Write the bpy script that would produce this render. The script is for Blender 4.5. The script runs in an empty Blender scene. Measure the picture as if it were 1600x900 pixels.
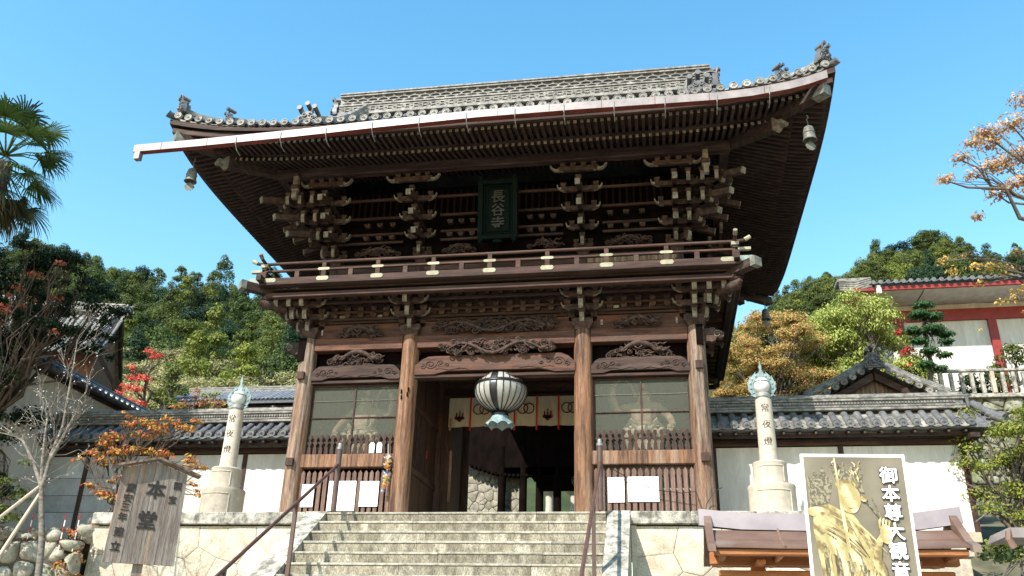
import bpy, bmesh, math, random
import numpy as np
from mathutils import Vector, Matrix
PI = math.pi
R = math.radians
random.seed(7)
rng = np.random.default_rng(11)
sc = bpy.context.scene
COL = sc.collection

# ------------------------------------------------------------------ camera
CX, CY, CZ = 3.718, -19.274, -3.123
YAW, PITCH, ROLL, FPX = 0.1726, 0.4220, 0.0281, 1359.4
cam_d = bpy.data.cameras.new('camera'); cam_d.sensor_width = 36.0; cam_d.lens = 36.0 * FPX / 1600.0
cam_d.clip_start = 0.1; cam_d.clip_end = 2000
cam = bpy.data.objects.new('camera', cam_d); COL.objects.link(cam)
_f0 = Vector((-math.sin(YAW), math.cos(YAW), 0)); _r0 = Vector((math.cos(YAW), math.sin(YAW), 0)); _u0 = Vector((0, 0, 1))
_f = _f0 * math.cos(PITCH) + _u0 * math.sin(PITCH); _u = _u0 * math.cos(PITCH) - _f0 * math.sin(PITCH)
_r = _r0 * math.cos(ROLL) + _u * math.sin(ROLL); _u2 = _u * math.cos(ROLL) - _r0 * math.sin(ROLL)
cam.matrix_world = Matrix(((_r.x, _u2.x, -_f.x, CX), (_r.y, _u2.y, -_f.y, CY), (_r.z, _u2.z, -_f.z, CZ), (0, 0, 0, 1)))
sc.camera = cam

# ------------------------------------------------------------------ sky and sun
SUN_EL, SUN_AZ = R(44), R(29)          # height; how far left of straight-ahead-from-the-facade
sun_dir = Vector((-math.sin(SUN_AZ) * math.cos(SUN_EL), -math.cos(SUN_AZ) * math.cos(SUN_EL), math.sin(SUN_EL)))
world = bpy.data.worlds.new('World'); sc.world = world; world.use_nodes = True
wn = world.node_tree.nodes; wl = world.node_tree.links
sky = wn.new('ShaderNodeTexSky'); sky.sky_type = 'NISHITA'; sky.sun_disc = False
sky.sun_elevation = SUN_EL; sky.sun_rotation = math.atan2(sun_dir.x, sun_dir.y)
sky.air_density = 1.7; sky.dust_density = 0.3; sky.ozone_density = 0.8; sky.altitude = 100
hs_ = wn.new('ShaderNodeHueSaturation'); hs_.inputs['Saturation'].default_value = 1.40; hs_.inputs['Hue'].default_value = 0.49
wl.new(sky.outputs[0], hs_.inputs['Color']); wl.new(hs_.outputs[0], wn['Background'].inputs[0]); wn['Background'].inputs[1].default_value = 0.15
sd = bpy.data.lights.new('sun', 'SUN'); sd.energy = 4.4; sd.angle = R(0.5); sd.color = (1.0, 0.95, 0.88)
sun = bpy.data.objects.new('sun', sd); COL.objects.link(sun)
sun.rotation_euler = sun_dir.to_track_quat('Z', 'Y').to_euler()
sc.view_settings.view_transform = 'Standard'; sc.view_settings.look = 'None'
sc.view_settings.exposure = 0.95; sc.view_settings.gamma = 1.0
sc.cycles.max_bounces = 5; sc.cycles.transparent_max_bounces = 16

# ------------------------------------------------------------------ materials
def mat(name, c1, c2=None, c3=None, scale=4.0, stretch=(1, 1, 1), rough=0.75, bump=0.15, detail=6, metal=0.0, fine=0.0, contrast=(0.35, 0.65), streak=None, spec=0.35, ov=0.14):
    m = bpy.data.materials.new(name); m.use_nodes = True
    n = m.node_tree.nodes; l = m.node_tree.links; b = n['Principled BSDF']
    b.inputs['Roughness'].default_value = rough; b.inputs['Metallic'].default_value = metal
    b.inputs['Specular IOR Level'].default_value = spec
    tc = n.new('ShaderNodeTexCoord'); mp = n.new('ShaderNodeMapping'); oi = n.new('ShaderNodeObjectInfo')
    mp.inputs['Scale'].default_value = stretch
    vm = n.new('ShaderNodeVectorMath'); vm.operation = 'ADD'
    mu = n.new('ShaderNodeMath'); mu.operation = 'MULTIPLY'; mu.inputs[1].default_value = 37.0
    l.new(oi.outputs['Random'], mu.inputs[0]); l.new(tc.outputs['Object'], mp.inputs[0])
    l.new(mp.outputs[0], vm.inputs[0]); l.new(mu.outputs[0], vm.inputs[1])
    nz = n.new('ShaderNodeTexNoise'); nz.inputs['Scale'].default_value = scale; nz.inputs['Detail'].default_value = detail; nz.inputs['Roughness'].default_value = 0.62
    l.new(vm.outputs[0], nz.inputs['Vector'])
    cr = n.new('ShaderNodeValToRGB'); l.new(nz.outputs['Fac'], cr.inputs[0])
    c2 = c2 or tuple(x * 0.7 for x in c1)
    cr.color_ramp.elements[0].position = contrast[0]; cr.color_ramp.elements[0].color = (*c2, 1)
    cr.color_ramp.elements[1].position = contrast[1]; cr.color_ramp.elements[1].color = (*c1, 1)
    out = cr.outputs[0]
    if c3:
        n2 = n.new('ShaderNodeTexNoise'); n2.inputs['Scale'].default_value = scale * 0.35; n2.inputs['Detail'].default_value = 8; n2.inputs['Roughness'].default_value = 0.7
        l.new(vm.outputs[0], n2.inputs['Vector'])
        r2 = n.new('ShaderNodeValToRGB'); r2.color_ramp.elements[0].position = 0.5; r2.color_ramp.elements[1].position = 0.66
        l.new(n2.outputs['Fac'], r2.inputs[0])
        mx = n.new('ShaderNodeMix'); mx.data_type = 'RGBA'; l.new(r2.outputs[0], mx.inputs[0]); l.new(out, mx.inputs[6]); mx.inputs[7].default_value = (*c3, 1)
        out = mx.outputs[2]
    if fine:
        n3 = n.new('ShaderNodeTexNoise'); n3.inputs['Scale'].default_value = scale * 9; n3.inputs['Detail'].default_value = 3
        l.new(vm.outputs[0], n3.inputs['Vector'])
        r3 = n.new('ShaderNodeMapRange'); r3.inputs[1].default_value = 0.3; r3.inputs[2].default_value = 0.7; r3.inputs[3].default_value = 1 - fine; r3.inputs[4].default_value = 1 + fine
        l.new(n3.outputs['Fac'], r3.inputs[0])
        hs = n.new('ShaderNodeHueSaturation'); l.new(out, hs.inputs['Color']); l.new(r3.outputs[0], hs.inputs['Value']); out = hs.outputs[0]
    # each object a little lighter or darker
    r4 = n.new('ShaderNodeMapRange'); r4.inputs[3].default_value = 1 - ov; r4.inputs[4].default_value = 1 + ov; l.new(oi.outputs['Random'], r4.inputs[0])
    h2 = n.new('ShaderNodeHueSaturation'); l.new(out, h2.inputs['Color']); l.new(r4.outputs[0], h2.inputs['Value']); out = h2.outputs[0]
    l.new(out, b.inputs['Base Color'])
    if bump:
        bp = n.new('ShaderNodeBump'); bp.inputs['Strength'].default_value = bump; bp.inputs['Distance'].default_value = 0.03
        l.new(nz.outputs['Fac'], bp.inputs['Height']); l.new(bp.outputs[0], b.inputs['Normal'])
    return m

def leafmat(name, cols, rough=0.6, trans=0.25, vary=0.25, objw=0.45):
    m = bpy.data.materials.new(name); m.use_nodes = True
    n = m.node_tree.nodes; l = m.node_tree.links; b = n['Principled BSDF']
    b.inputs['Roughness'].default_value = rough; b.inputs['Specular IOR Level'].default_value = 0.2
    g = n.new('ShaderNodeNewGeometry'); cr = n.new('ShaderNodeValToRGB')
    el = cr.color_ramp.elements
    k = len(cols)
    el[0].position = 0; el[0].color = (*cols[0], 1); el[1].position = 1; el[1].color = (*cols[-1], 1)
    for i in range(1, k - 1):
        e = el.new(i / (k - 1)); e.color = (*cols[i], 1)
    oi = n.new('ShaderNodeObjectInfo')
    ad = n.new('ShaderNodeMath'); ad.operation = 'MULTIPLY_ADD'; ad.inputs[1].default_value = 1 - objw
    sb = n.new('ShaderNodeMath'); sb.operation = 'MULTIPLY'; sb.inputs[1].default_value = objw
    l.new(oi.outputs['Random'], sb.inputs[0]); l.new(g.outputs['Random Per Island'], ad.inputs[0]); l.new(sb.outputs[0], ad.inputs[2])
    l.new(ad.outputs[0], cr.inputs[0])
    mr = n.new('ShaderNodeMapRange'); mr.inputs[3].default_value = 1 - vary; mr.inputs[4].default_value = 1 + vary; l.new(oi.outputs['Random'], mr.inputs[0])
    hs = n.new('ShaderNodeHueSaturation'); l.new(cr.outputs[0], hs.inputs['Color']); l.new(mr.outputs[0], hs.inputs['Value'])
    l.new(hs.outputs[0], b.inputs['Base Color'])
    if trans:
        tr = n.new('ShaderNodeBsdfTranslucent'); l.new(hs.outputs[0], tr.inputs[0])
        mx = n.new('ShaderNodeMixShader'); mx.inputs[0].default_value = trans
        l.new(b.outputs[0], mx.inputs[1]); l.new(tr.outputs[0], mx.inputs[2]); l.new(mx.outputs[0], n['Material Output'].inputs[0])
    return m

DK = (0.085, 0.040, 0.024); DK2 = (0.035, 0.018, 0.012)
M = {}
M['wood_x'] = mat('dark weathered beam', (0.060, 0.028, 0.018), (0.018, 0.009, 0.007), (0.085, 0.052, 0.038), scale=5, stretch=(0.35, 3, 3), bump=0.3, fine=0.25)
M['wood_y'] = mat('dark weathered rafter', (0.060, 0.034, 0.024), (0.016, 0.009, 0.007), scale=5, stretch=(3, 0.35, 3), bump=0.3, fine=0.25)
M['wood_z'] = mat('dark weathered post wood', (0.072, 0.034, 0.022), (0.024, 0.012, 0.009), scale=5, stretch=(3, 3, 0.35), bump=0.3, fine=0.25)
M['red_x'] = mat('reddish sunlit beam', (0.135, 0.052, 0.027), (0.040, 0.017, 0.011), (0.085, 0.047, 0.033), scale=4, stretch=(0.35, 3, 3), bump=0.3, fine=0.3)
M['rail_x'] = mat('dark red brown balcony rail', (0.085, 0.038, 0.025), (0.028, 0.014, 0.010), (0.085, 0.052, 0.038), scale=4, stretch=(0.35, 3, 3), bump=0.3, fine=0.3)
M['pillar'] = mat('bleached pillar timber', (0.27, 0.135, 0.07), (0.06, 0.028, 0.017), (0.30, 0.20, 0.13), scale=3.6, stretch=(3.2, 3.2, 0.22), bump=0.6, fine=0.35, contrast=(0.36, 0.62))
M['pillar_grey'] = mat('grey bleached post timber', (0.27, 0.195, 0.14), (0.05, 0.03, 0.021), (0.20, 0.09, 0.045), scale=3.6, stretch=(3.2, 3.2, 0.22), bump=0.7, fine=0.4, contrast=(0.36, 0.62))
M['carved'] = mat('carved dusty wood', (0.085, 0.048, 0.033), (0.018, 0.010, 0.008), scale=9, bump=0.4, fine=0.3)
M['gofun'] = mat('chalk whitened end grain', (0.25, 0.215, 0.16), (0.10, 0.082, 0.06), scale=9, bump=0.1, fine=0.25)
M['black_in'] = mat('shade black boards', (0.010, 0.006, 0.005), (0.004, 0.003, 0.0025), scale=4, stretch=(1, 1, .5), spec=0.03, rough=0.95)  # deep shade of recesses and interiors is put into this near black
M['black_slat'] = mat('near black slats', (0.022, 0.013, 0.010), (0.009, 0.006, 0.005), scale=5, stretch=(3, 3, .4), spec=0.1)  # near black base colour for the upper slats
M['fitting'] = mat('pale patinated fitting', (0.36, 0.33, 0.22), (0.24, 0.22, 0.14), scale=8, rough=0.5, bump=0.05)
M['tile'] = mat('grey roof tile', (0.135, 0.135, 0.138), (0.08, 0.08, 0.082), (0.17, 0.165, 0.155), scale=5, rough=0.5, bump=0.08, fine=0.25)
M['tile_pale'] = mat('lichened pale roof tile', (0.235, 0.22, 0.19), (0.085, 0.08, 0.07), (0.34, 0.32, 0.28), scale=7, rough=0.6, bump=0.3, fine=0.35)
M['tile_blue'] = mat('smoked blue grey tile', (0.12, 0.128, 0.145), (0.06, 0.064, 0.073), (0.17, 0.168, 0.165), scale=6, rough=0.34, bump=0.15, fine=0.2, spec=0.6)
M['gutter'] = mat('copper gutter', (0.29, 0.245, 0.225), (0.17, 0.135, 0.125), scale=2.5, rough=0.42, bump=0.04, metal=0.0, spec=0.7)
M['gutter_red'] = mat('brown copper gutter underside', (0.20, 0.045, 0.03), (0.11, 0.03, 0.022), scale=3, rough=0.4, bump=0.04)
M['iron'] = mat('dull iron', (0.33, 0.32, 0.30), (0.2, 0.19, 0.17), scale=14, rough=0.5, metal=0.3)
M['verdi'] = mat('verdigris bronze', (0.24, 0.33, 0.29), (0.12, 0.17, 0.15), (0.34, 0.36, 0.30), scale=8, rough=0.6, bump=0.1)
M['bell'] = mat('pale bronze bell', (0.20, 0.195, 0.155), (0.08, 0.08, 0.065), scale=8, rough=0.55, bump=0.1)
M['teal'] = mat('pale teal copper', (0.25, 0.33, 0.32), (0.12, 0.17, 0.175), scale=9, rough=0.5, bump=0.08)
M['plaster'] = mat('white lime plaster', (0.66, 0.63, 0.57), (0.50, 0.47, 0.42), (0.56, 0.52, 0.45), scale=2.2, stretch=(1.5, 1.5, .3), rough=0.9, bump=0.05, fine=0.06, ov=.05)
M['plaster_l'] = mat('shade grey plaster', (0.46, 0.45, 0.43), (0.32, 0.31, 0.295), scale=1.4, rough=0.9, bump=0.05, fine=0.08)  # copy of the wall plaster with shade put into its grey
M['granite'] = mat('warm granite', (0.56, 0.48, 0.36), (0.38, 0.31, 0.22), (0.42, 0.40, 0.34), ov=0.3, scale=3.2, rough=0.85, bump=0.35, fine=0.22)
M['granite_l'] = mat('pale lantern granite', (0.50, 0.43, 0.34), (0.39, 0.335, 0.26), scale=7, rough=0.8, bump=0.12, fine=0.14)
M['cap'] = mat('lichened granite kerb', (0.38, 0.35, 0.29), (0.12, 0.11, 0.09), (0.48, 0.45, 0.39), scale=6.0, rough=0.9, bump=0.5, fine=0.35, contrast=(0.38, 0.6))
M['step'] = mat('lichened stair granite', (0.27, 0.235, 0.17), (0.12, 0.102, 0.072), (0.40, 0.36, 0.28), scale=5.5, stretch=(1.3, 1, .6), rough=0.9, bump=0.5, fine=0.5, contrast=(0.36, 0.66))
M['step_edge'] = mat('worn sun bright nosing', (0.42, 0.39, 0.31), (0.22, 0.20, 0.155), scale=9, rough=0.9, bump=0.4, fine=0.3)  # worn pale edge, with caught sunlight also put into its colour
M['mossy'] = mat('mossy boulders', (0.33, 0.32, 0.24), (0.10, 0.10, 0.06), (0.14, 0.17, 0.07), scale=4, rough=0.95, bump=0.5, fine=0.35)
M['rubble'] = mat('dry stone', (0.44, 0.40, 0.32), (0.17, 0.15, 0.11), (0.27, 0.28, 0.20), scale=4.5, rough=0.9, bump=0.4, fine=0.25)
M['joint'] = mat('dark joint earth', (0.10, 0.085, 0.065), (0.05, 0.042, 0.033), scale=5, rough=1)
M['rail_metal'] = mat('brown painted handrail', (0.105, 0.055, 0.044), (0.07, 0.038, 0.032), scale=8, rough=0.35, bump=0.03, spec=0.6)
M['board'] = mat('weathered notice board', (0.27, 0.225, 0.19), (0.14, 0.108, 0.088), (0.27, 0.165, 0.10), scale=4, stretch=(5, 5, .35), bump=0.5, fine=0.3, rough=0.85)
M['ink'] = mat('faded ink', (0.022, 0.018, 0.016), (0.05, 0.042, 0.037), scale=18, rough=0.9, bump=0)
M['white'] = mat('white paper', (0.90, 0.89, 0.86), (0.84, 0.83, 0.8), scale=3, rough=0.8, bump=0)
M['copper_roof'] = mat('brown copper sheet', (0.17, 0.10, 0.07), (0.115, 0.066, 0.048), (0.20, 0.15, 0.12), scale=2, rough=0.55, bump=0.03, spec=0.3)
M['copper_ridge'] = mat('grey highlight copper ridge', (0.27, 0.22, 0.21), (0.19, 0.15, 0.145), scale=2, rough=0.32, bump=0.03, spec=0.8)  # metallic highlight along the ridge is put into this lighter grey
M['cedar'] = mat('orange cedar timber', (0.38, 0.15, 0.05), (0.26, 0.095, 0.034), scale=4, stretch=(.5, 3, 3), rough=0.6, bump=0.12, fine=0.15)
M['bark'] = mat('grey bark', (0.15, 0.125, 0.10), (0.055, 0.046, 0.038), scale=7, stretch=(1, 1, .5), rough=0.95, bump=0.7, fine=0.3)
M['bark_pale'] = mat('pale cherry bark', (0.25, 0.215, 0.175), (0.09, 0.075, 0.06), scale=9, stretch=(1, 1, 2), rough=0.9, bump=0.4, fine=0.3)
M['twig'] = mat('brown twig', (0.11, 0.08, 0.06), (0.055, 0.04, 0.03), scale=9, rough=0.95, bump=0.2)
M['redpaint'] = mat('crimson painted timber', (0.26, 0.03, 0.026), (0.18, 0.022, 0.02), scale=4, rough=0.5, bump=0.06)
M['cloth'] = mat('unbleached cotton', (0.50, 0.45, 0.32), (0.42, 0.37, 0.26), scale=5, stretch=(4, 1, .4), rough=0.95, bump=0.25)
M['redcloth'] = mat('red cloth band', (0.55, 0.02, 0.02), (0.4, 0.015, 0.015), scale=9, rough=0.8, bump=0.05)
M['crest'] = mat('brown dyed crest', (0.12, 0.035, 0.028), (0.09, 0.03, 0.025), scale=9, rough=0.95, bump=0)
M['earth'] = mat('leafy ground', (0.16, 0.14, 0.09), (0.07, 0.07, 0.04), scale=1.3, rough=1, bump=0.4)
M['paving'] = mat('gravel forecourt', (0.30, 0.27, 0.22), (0.2, 0.18, 0.145), scale=6, rough=0.95, bump=0.3)
M['plaque'] = mat('dark green plaque', (0.003, 0.010, 0.007), (0.002, 0.005, 0.004), scale=7, spec=0.12, rough=0.8, bump=0.15)
M['gold_dull'] = mat('tarnished gilt lettering', (0.045, 0.041, 0.028), (0.025, 0.022, 0.016), scale=12, rough=0.6, bump=0)
M['statue'] = mat('painted guardian wood', (0.62, 0.53, 0.37), (0.36, 0.28, 0.18), scale=4, rough=0.7, bump=0.1)
M['statue_dark'] = mat('aged guardian body', (0.42, 0.30, 0.20), (0.20, 0.13, 0.08), scale=4, rough=0.6, bump=0.1)
M['forest_floor'] = mat('wooded slope', (0.05, 0.065, 0.02), (0.02, 0.028, 0.01), scale=0.3, rough=1, bump=0.3)
M['bamboo'] = mat('pale support pole', (0.50, 0.42, 0.32), (0.36, 0.29, 0.22), scale=7, stretch=(3, 3, .3), rough=0.7, bump=0.1)

def simple(name, c, rough=0.5, metal=0.0):
    m = bpy.data.materials.new(name); m.use_nodes = True; b = m.node_tree.nodes['Principled BSDF']
    b.inputs['Base Color'].default_value = (*c, 1); b.inputs['Roughness'].default_value = rough; b.inputs['Metallic'].default_value = metal
    return m
M['paper_lit'] = mat('lantern paper', (0.34, 0.325, 0.29), (0.25, 0.24, 0.21), scale=3, rough=0.45, bump=0.03, spec=0.6)
M['black'] = simple('black lacquer', (0.012, 0.012, 0.014), 0.35)
M['globe'] = simple('opal glass globe', (0.62, 0.60, 0.56), 0.15)
M['red'] = simple('red plastic', (0.75, 0.02, 0.02), 0.4)
def netmat():
    m = bpy.data.materials.new('fine guard netting'); m.use_nodes = True; n = m.node_tree.nodes; l = m.node_tree.links
    b = n['Principled BSDF']; b.inputs['Base Color'].default_value = (0.125, 0.13, 0.095, 1); b.inputs['Roughness'].default_value = 0.8
    tc = n.new('ShaderNodeTexCoord'); nz = n.new('ShaderNodeTexNoise'); nz.inputs['Scale'].default_value = 60; nz.inputs['Detail'].default_value = 2
    l.new(tc.outputs['Object'], nz.inputs['Vector'])
    mr = n.new('ShaderNodeMapRange'); mr.inputs[1].default_value = 0.3; mr.inputs[2].default_value = 0.7; mr.inputs[3].default_value = 0.36; mr.inputs[4].default_value = 0.56
    l.new(nz.outputs['Fac'], mr.inputs[0])
    t = n.new('ShaderNodeBsdfTransparent'); mx = n.new('ShaderNodeMixShader')
    l.new(mr.outputs[0], mx.inputs[0]); l.new(t.outputs[0], mx.inputs[1]); l.new(b.outputs[0], mx.inputs[2]); l.new(mx.outputs[0], n['Material Output'].inputs[0])
    return m
M['net'] = netmat()

# ------------------------------------------------------------------ mesh helpers
class MB:
    def __init__(s): s.v = []; s.f = []; s.m = []
    def add(s, vs, fs, mi=0):
        o = len(s.v); s.v.extend([tuple(p) for p in vs])
        for i, f in enumerate(fs):
            s.f.append([o + k for k in f]); s.m.append(mi if isinstance(mi, int) else mi[i])
        return s
    def box(s, x0, x1, y0, y1, z0, z1, mi=0, mt=None):
        vs = [(x, y, z) for z in (z0, z1) for y in (y0, y1) for x in (x0, x1)]
        if mt is not None: vs = [mt @ Vector(p) for p in vs]
        return s.add(vs, [(0, 2, 3, 1), (4, 5, 7, 6), (0, 1, 5, 4), (2, 6, 7, 3), (0, 4, 6, 2), (1, 3, 7, 5)], mi)
    def cbox(s, x0, x1, y0, y1, z0, z1, c=0.015, mi=0, mt=None, jit=0.0):
        # box with all edges chamfered along z-rings (worn block)
        vs = []
        for (z, i) in ((z0, c), (z0 + c, 0), (z1 - c, 0), (z1, c)):
            for (x, y) in ((x0 + i, y0 + i), (x1 - i, y0 + i), (x1 - i, y1 - i), (x0 + i, y1 - i)):
                vs.append((x + random.uniform(-jit, jit), y + random.uniform(-jit, jit), z + random.uniform(-jit, jit)))
        fs = [(3, 2, 1, 0), (12, 13, 14, 15)]
        for r in range(3):
            for k in range(4): fs.append((r * 4 + k, r * 4 + (k + 1) % 4, r * 4 + 4 + (k + 1) % 4, r * 4 + 4 + k))
        if mt is not None: vs = [mt @ Vector(p) for p in vs]
        return s.add(vs, fs, mi)
    def prism(s, poly, fn, a0, a1, mi=0, side=None):
        # poly: 2-D outline, fn(u, v, a) -> point; side: material per outline edge
        n = len(poly)
        vs = [fn(u, v, a0) for u, v in poly] + [fn(u, v, a1) for u, v in poly]
        fs = [tuple(range(n - 1, -1, -1)), tuple(range(n, 2 * n))]; ms = [mi, mi]
        for k in range(n):
            fs.append((k, (k + 1) % n, n + (k + 1) % n, n + k)); ms.append(side[k] if side else mi)
        return s.add(vs, fs, ms)
    def tube(s, pts, r, n=8, mi=0, cap=True):
        pts = [Vector(p) for p in pts]; k = len(pts)
        rs = r if isinstance(r, (list, tuple)) else [r] * k
        vs = []; up = None
        for i in range(k):
            t = (pts[min(i + 1, k - 1)] - pts[max(i - 1, 0)])
            if t.length < 1e-9: t = Vector((0, 0, 1))
            t.normalize()
            if up is None:
                up = Vector((0, 0, 1)) if abs(t.z) < 0.9 else Vector((1, 0, 0))
            a = t.cross(up); 
            if a.length < 1e-6: a = t.cross(Vector((0.3, 1, 0.2)))
            a.normalize(); b = a.cross(t); up = b
            for j in range(n):
                q = 2 * PI * j / n; vs.append(pts[i] + (a * math.cos(q) + b * math.sin(q)) * rs[i])
        fs = [(i * n + j, i * n + (j + 1) % n, (i + 1) * n + (j + 1) % n, (i + 1) * n + j) for i in range(k - 1) for j in range(n)]
        if cap: fs += [tuple(range(n - 1, -1, -1)), tuple(range((k - 1) * n, k * n))]
        return s.add(vs, fs, mi)
    def lathe(s, prof, n=20, c=(0, 0, 0), mi=0, mt=None):
        vs = []; k = len(prof)
        for (r, z) in prof:
            for j in range(n):
                q = 2 * PI * j / n; vs.append(Vector((c[0] + r * math.cos(q), c[1] + r * math.sin(q), c[2] + z)))
        if mt is not None: vs = [mt @ p for p in vs]
        fs = [(i * n + j, i * n + (j + 1) % n, (i + 1) * n + (j + 1) % n, (i + 1) * n + j) for i in range(k - 1) for j in range(n)]
        if prof[0][0] > 1e-4: fs.append(tuple(range(n - 1, -1, -1)))
        if prof[-1][0] > 1e-4: fs.append(tuple(range((k - 1) * n, k * n)))
        return s.add(vs, fs, mi)
    def ell(s, c, r, n=10, k=6, mi=0, mt=None):
        prof = [(math.sin(PI * i / k), -math.cos(PI * i / k)) for i in range(k + 1)]
        vs = []
        for (rr, z) in prof:
            for j in range(n):
                q = 2 * PI * j / n; vs.append(Vector((r[0] * rr * math.cos(q), r[1] * rr * math.sin(q), r[2] * z)))
        if mt is not None: vs = [mt @ p for p in vs]
        vs = [p + Vector(c) for p in vs]
        fs = [(i * n + j, i * n + (j + 1) % n, (i + 1) * n + (j + 1) % n, (i + 1) * n + j) for i in range(k) for j in range(n)]
        return s.add(vs, fs, mi)
    def grid(s, pts, mi=0):
        a = len(pts); b = len(pts[0]); vs = [p for row in pts for p in row]
        fs = [(i * b + j, i * b + j + 1, (i + 1) * b + j + 1, (i + 1) * b + j) for i in range(a - 1) for j in range(b - 1)]
        return s.add(vs, fs, mi)
    def mesh(s, name, mats, smooth=None):
        me = bpy.data.meshes.new(name); me.from_pydata(s.v, [], s.f)
        for m in (mats if isinstance(mats, (list, tuple)) else [mats]): me.materials.append(m)
        if any(s.m): me.polygons.foreach_set('material_index', s.m)
        if smooth:
            me.polygons.foreach_set('use_smooth', [True] * len(s.f)); me.update()
            try: me.set_sharp_from_angle(angle=R(smooth))
            except Exception: pass
        me.update(); return me
    def build(s, name, mats, parent=None, smooth=None, label=None, kind=None):
        return put(name, s.mesh(name, mats, smooth), parent, label=label, kind=kind)

def put(name, me, parent=None, mt=None, label=None, kind=None):
    o = bpy.data.objects.new(name, me); COL.objects.link(o)
    if parent is not None: o.parent = parent
    if mt is not None: o.matrix_basis = mt
    if label: o['label'] = label
    if kind: o['kind'] = kind
    return o
def thing(name, label, cat, loc=(0, 0, 0), rz=0, group=None):
    o = bpy.data.objects.new(name, None); COL.objects.link(o); o.empty_display_size = 0.2
    o.location = loc; o.rotation_euler = (0, 0, rz); o['label'] = label; o['category'] = cat
    if group: o['group'] = group
    return o
def tag(o, label, cat, group=None):
    o['label'] = label; o['category'] = cat
    if group: o['group'] = group
    return o
def dup(root, loc, rz, label, sx=None):
    r = root.copy(); COL.objects.link(r); r.location = loc; r.rotation_euler = (0, 0, rz); r['label'] = label
    for ch in list(root.children):
        c = ch.copy(); COL.objects.link(c); c.parent = r
        for g in ch.children:
            d = g.copy(); COL.objects.link(d); d.parent = c
    return r
def T(x, y, z): return Matrix.Translation((x, y, z))
def RX(a): return Matrix.Rotation(a, 4, 'X')
def RY(a): return Matrix.Rotation(a, 4, 'Y')
def RZ(a): return Matrix.Rotation(a, 4, 'Z')
def S(x, y, z): return Matrix.Diagonal((x, y, z, 1))

def text_mesh(txt, size, ext=0.004, bold=0.0):
    c = bpy.data.curves.new('lettering', 'FONT'); c.body = txt; c.size = size; c.extrude = ext; c.offset = bold
    c.align_x = 'CENTER'; c.align_y = 'CENTER'; c.resolution_u = 3
    o = bpy.data.objects.new('lettering', c); COL.objects.link(o)
    dg = bpy.context.evaluated_depsgraph_get(); me = bpy.data.meshes.new_from_object(o.evaluated_get(dg))
    bpy.data.objects.remove(o)
    # centre on its bounds
    xs = [v.co.x for v in me.vertices]; ys = [v.co.y for v in me.vertices]
    if xs:
        me.transform(Matrix.Translation((-(min(xs) + max(xs)) / 2, -(min(ys) + max(ys)) / 2, 0)))
    return me
def text_bold(txt, size, ext, sh, n=4):
    me = text_mesh(txt, size, ext); bm = bmesh.new()
    for k in range(n):
        m2 = me.copy(); m2.transform(T(sh * math.cos(2 * PI * k / n), sh * math.sin(2 * PI * k / n), ext * .12 * k)); bm.from_mesh(m2); bpy.data.meshes.remove(m2)
    out = bpy.data.meshes.new('lettering'); bm.to_mesh(out); bm.free(); return out
UPR = RX(R(90))   # text plane XY -> facing -Y, upright
# ================================================================== THE GATE
gate = thing('temple_gate', 'large two storey dark timber temple gate with balcony and sweeping grey tiled roof', 'temple gate')
G = gate
YM = 3.14                       # middle of the depth
RW, RF, RB = 7.95, -2.72, 9.0   # roof half width, front edge, rear edge
HD = (RB - RF) / 2

def liftx(x, a=0.55): return a * min(1.1, abs(x) / RW) ** 5
def lifty(y, a=0.55): return a * min(1.1, abs(y - YM) / HD) ** 5
def rise(d): return 0.44 * d + 0.054 * d * d

# ---- pillars
def pillar_mesh(name, r, h, m, seed, hole=False):
    rr = random.Random(seed); mb = MB(); n = 20; k = 14; rows = []
    for i in range(k + 1):
        z = h * i / k; row = []
        ra = r * (1.04 - 0.06 * i / k + 0.012 * math.sin(i * 1.7 + seed))
        if z > h - 0.14: ra *= 0.93
        for j in range(n + 1):
            q = 2 * PI * (j % n) / n
            d = 1 + 0.02 * math.sin(3 * q + seed + i * .3) + 0.012 * math.sin(7 * q + seed * 2)
            row.append((ra * d * math.cos(q), ra * d * math.sin(q), z))
        rows.append(row)
    mb.grid(rows); mb.add([(0, 0, h)] + [rows[-1][j] for j in range(n)], [(0, 1 + j, 1 + (j + 1) % n) for j in range(n)])
    return mb.mesh(name, m, 50)
PX = (-4.71, -2.1, 2.1, 4.71); PY = (0, 3.1, 6.2)
base_me = MB().lathe([(0.40, -0.35), (0.40, 0.02), (0.34, 0.08), (0.28, 0.1)], 20).mesh('pillar_base', M['granite'], 40)
for i, x in enumerate(PX):
    for j, y in enumerate(PY):
        me = pillar_mesh('pillar', 0.215, 4.45, M['pillar_grey'] if (j == 0 and i in (0, 3)) else (M['pillar'] if j == 0 else M['wood_z']), i * 3 + j)
        p = put('pillar', me, G, T(x, y, 0))
        put('stone_base', base_me, p, T(0, 0, 0))
        if j == 0 and i in (0, 3):
            s = 1 if i == 3 else -1
            for z in (3.46, 1.35): MB().box(-.085 + s * .03, .085 + s * .03, -.29, .05, z - .09, z + .09).build('tenon', M['wood_z'], p)
            # black strips stand in for shadow on the corner pillar tops
            if i == 3: MB().box(-.0, .16, -.235, -.1, 3.95, 4.45).build('shade_strip', M['black_in'], p)
            else: MB().box(-.2, -.02, -.225, -.1, 3.85, 4.45).build('shade_strip', M['black_in'], p)
        if i == 1 and j == 0:
            b = MB()
            for z, dx in ((3.0, -.09), (2.93, .06), (2.86, -.08), (3.05, .08)): b.box(dx - .012, dx + .012, -.235, -.2, z - .05, z + .05)
            b.build('nail_mark', M['black_in'], p)

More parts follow.
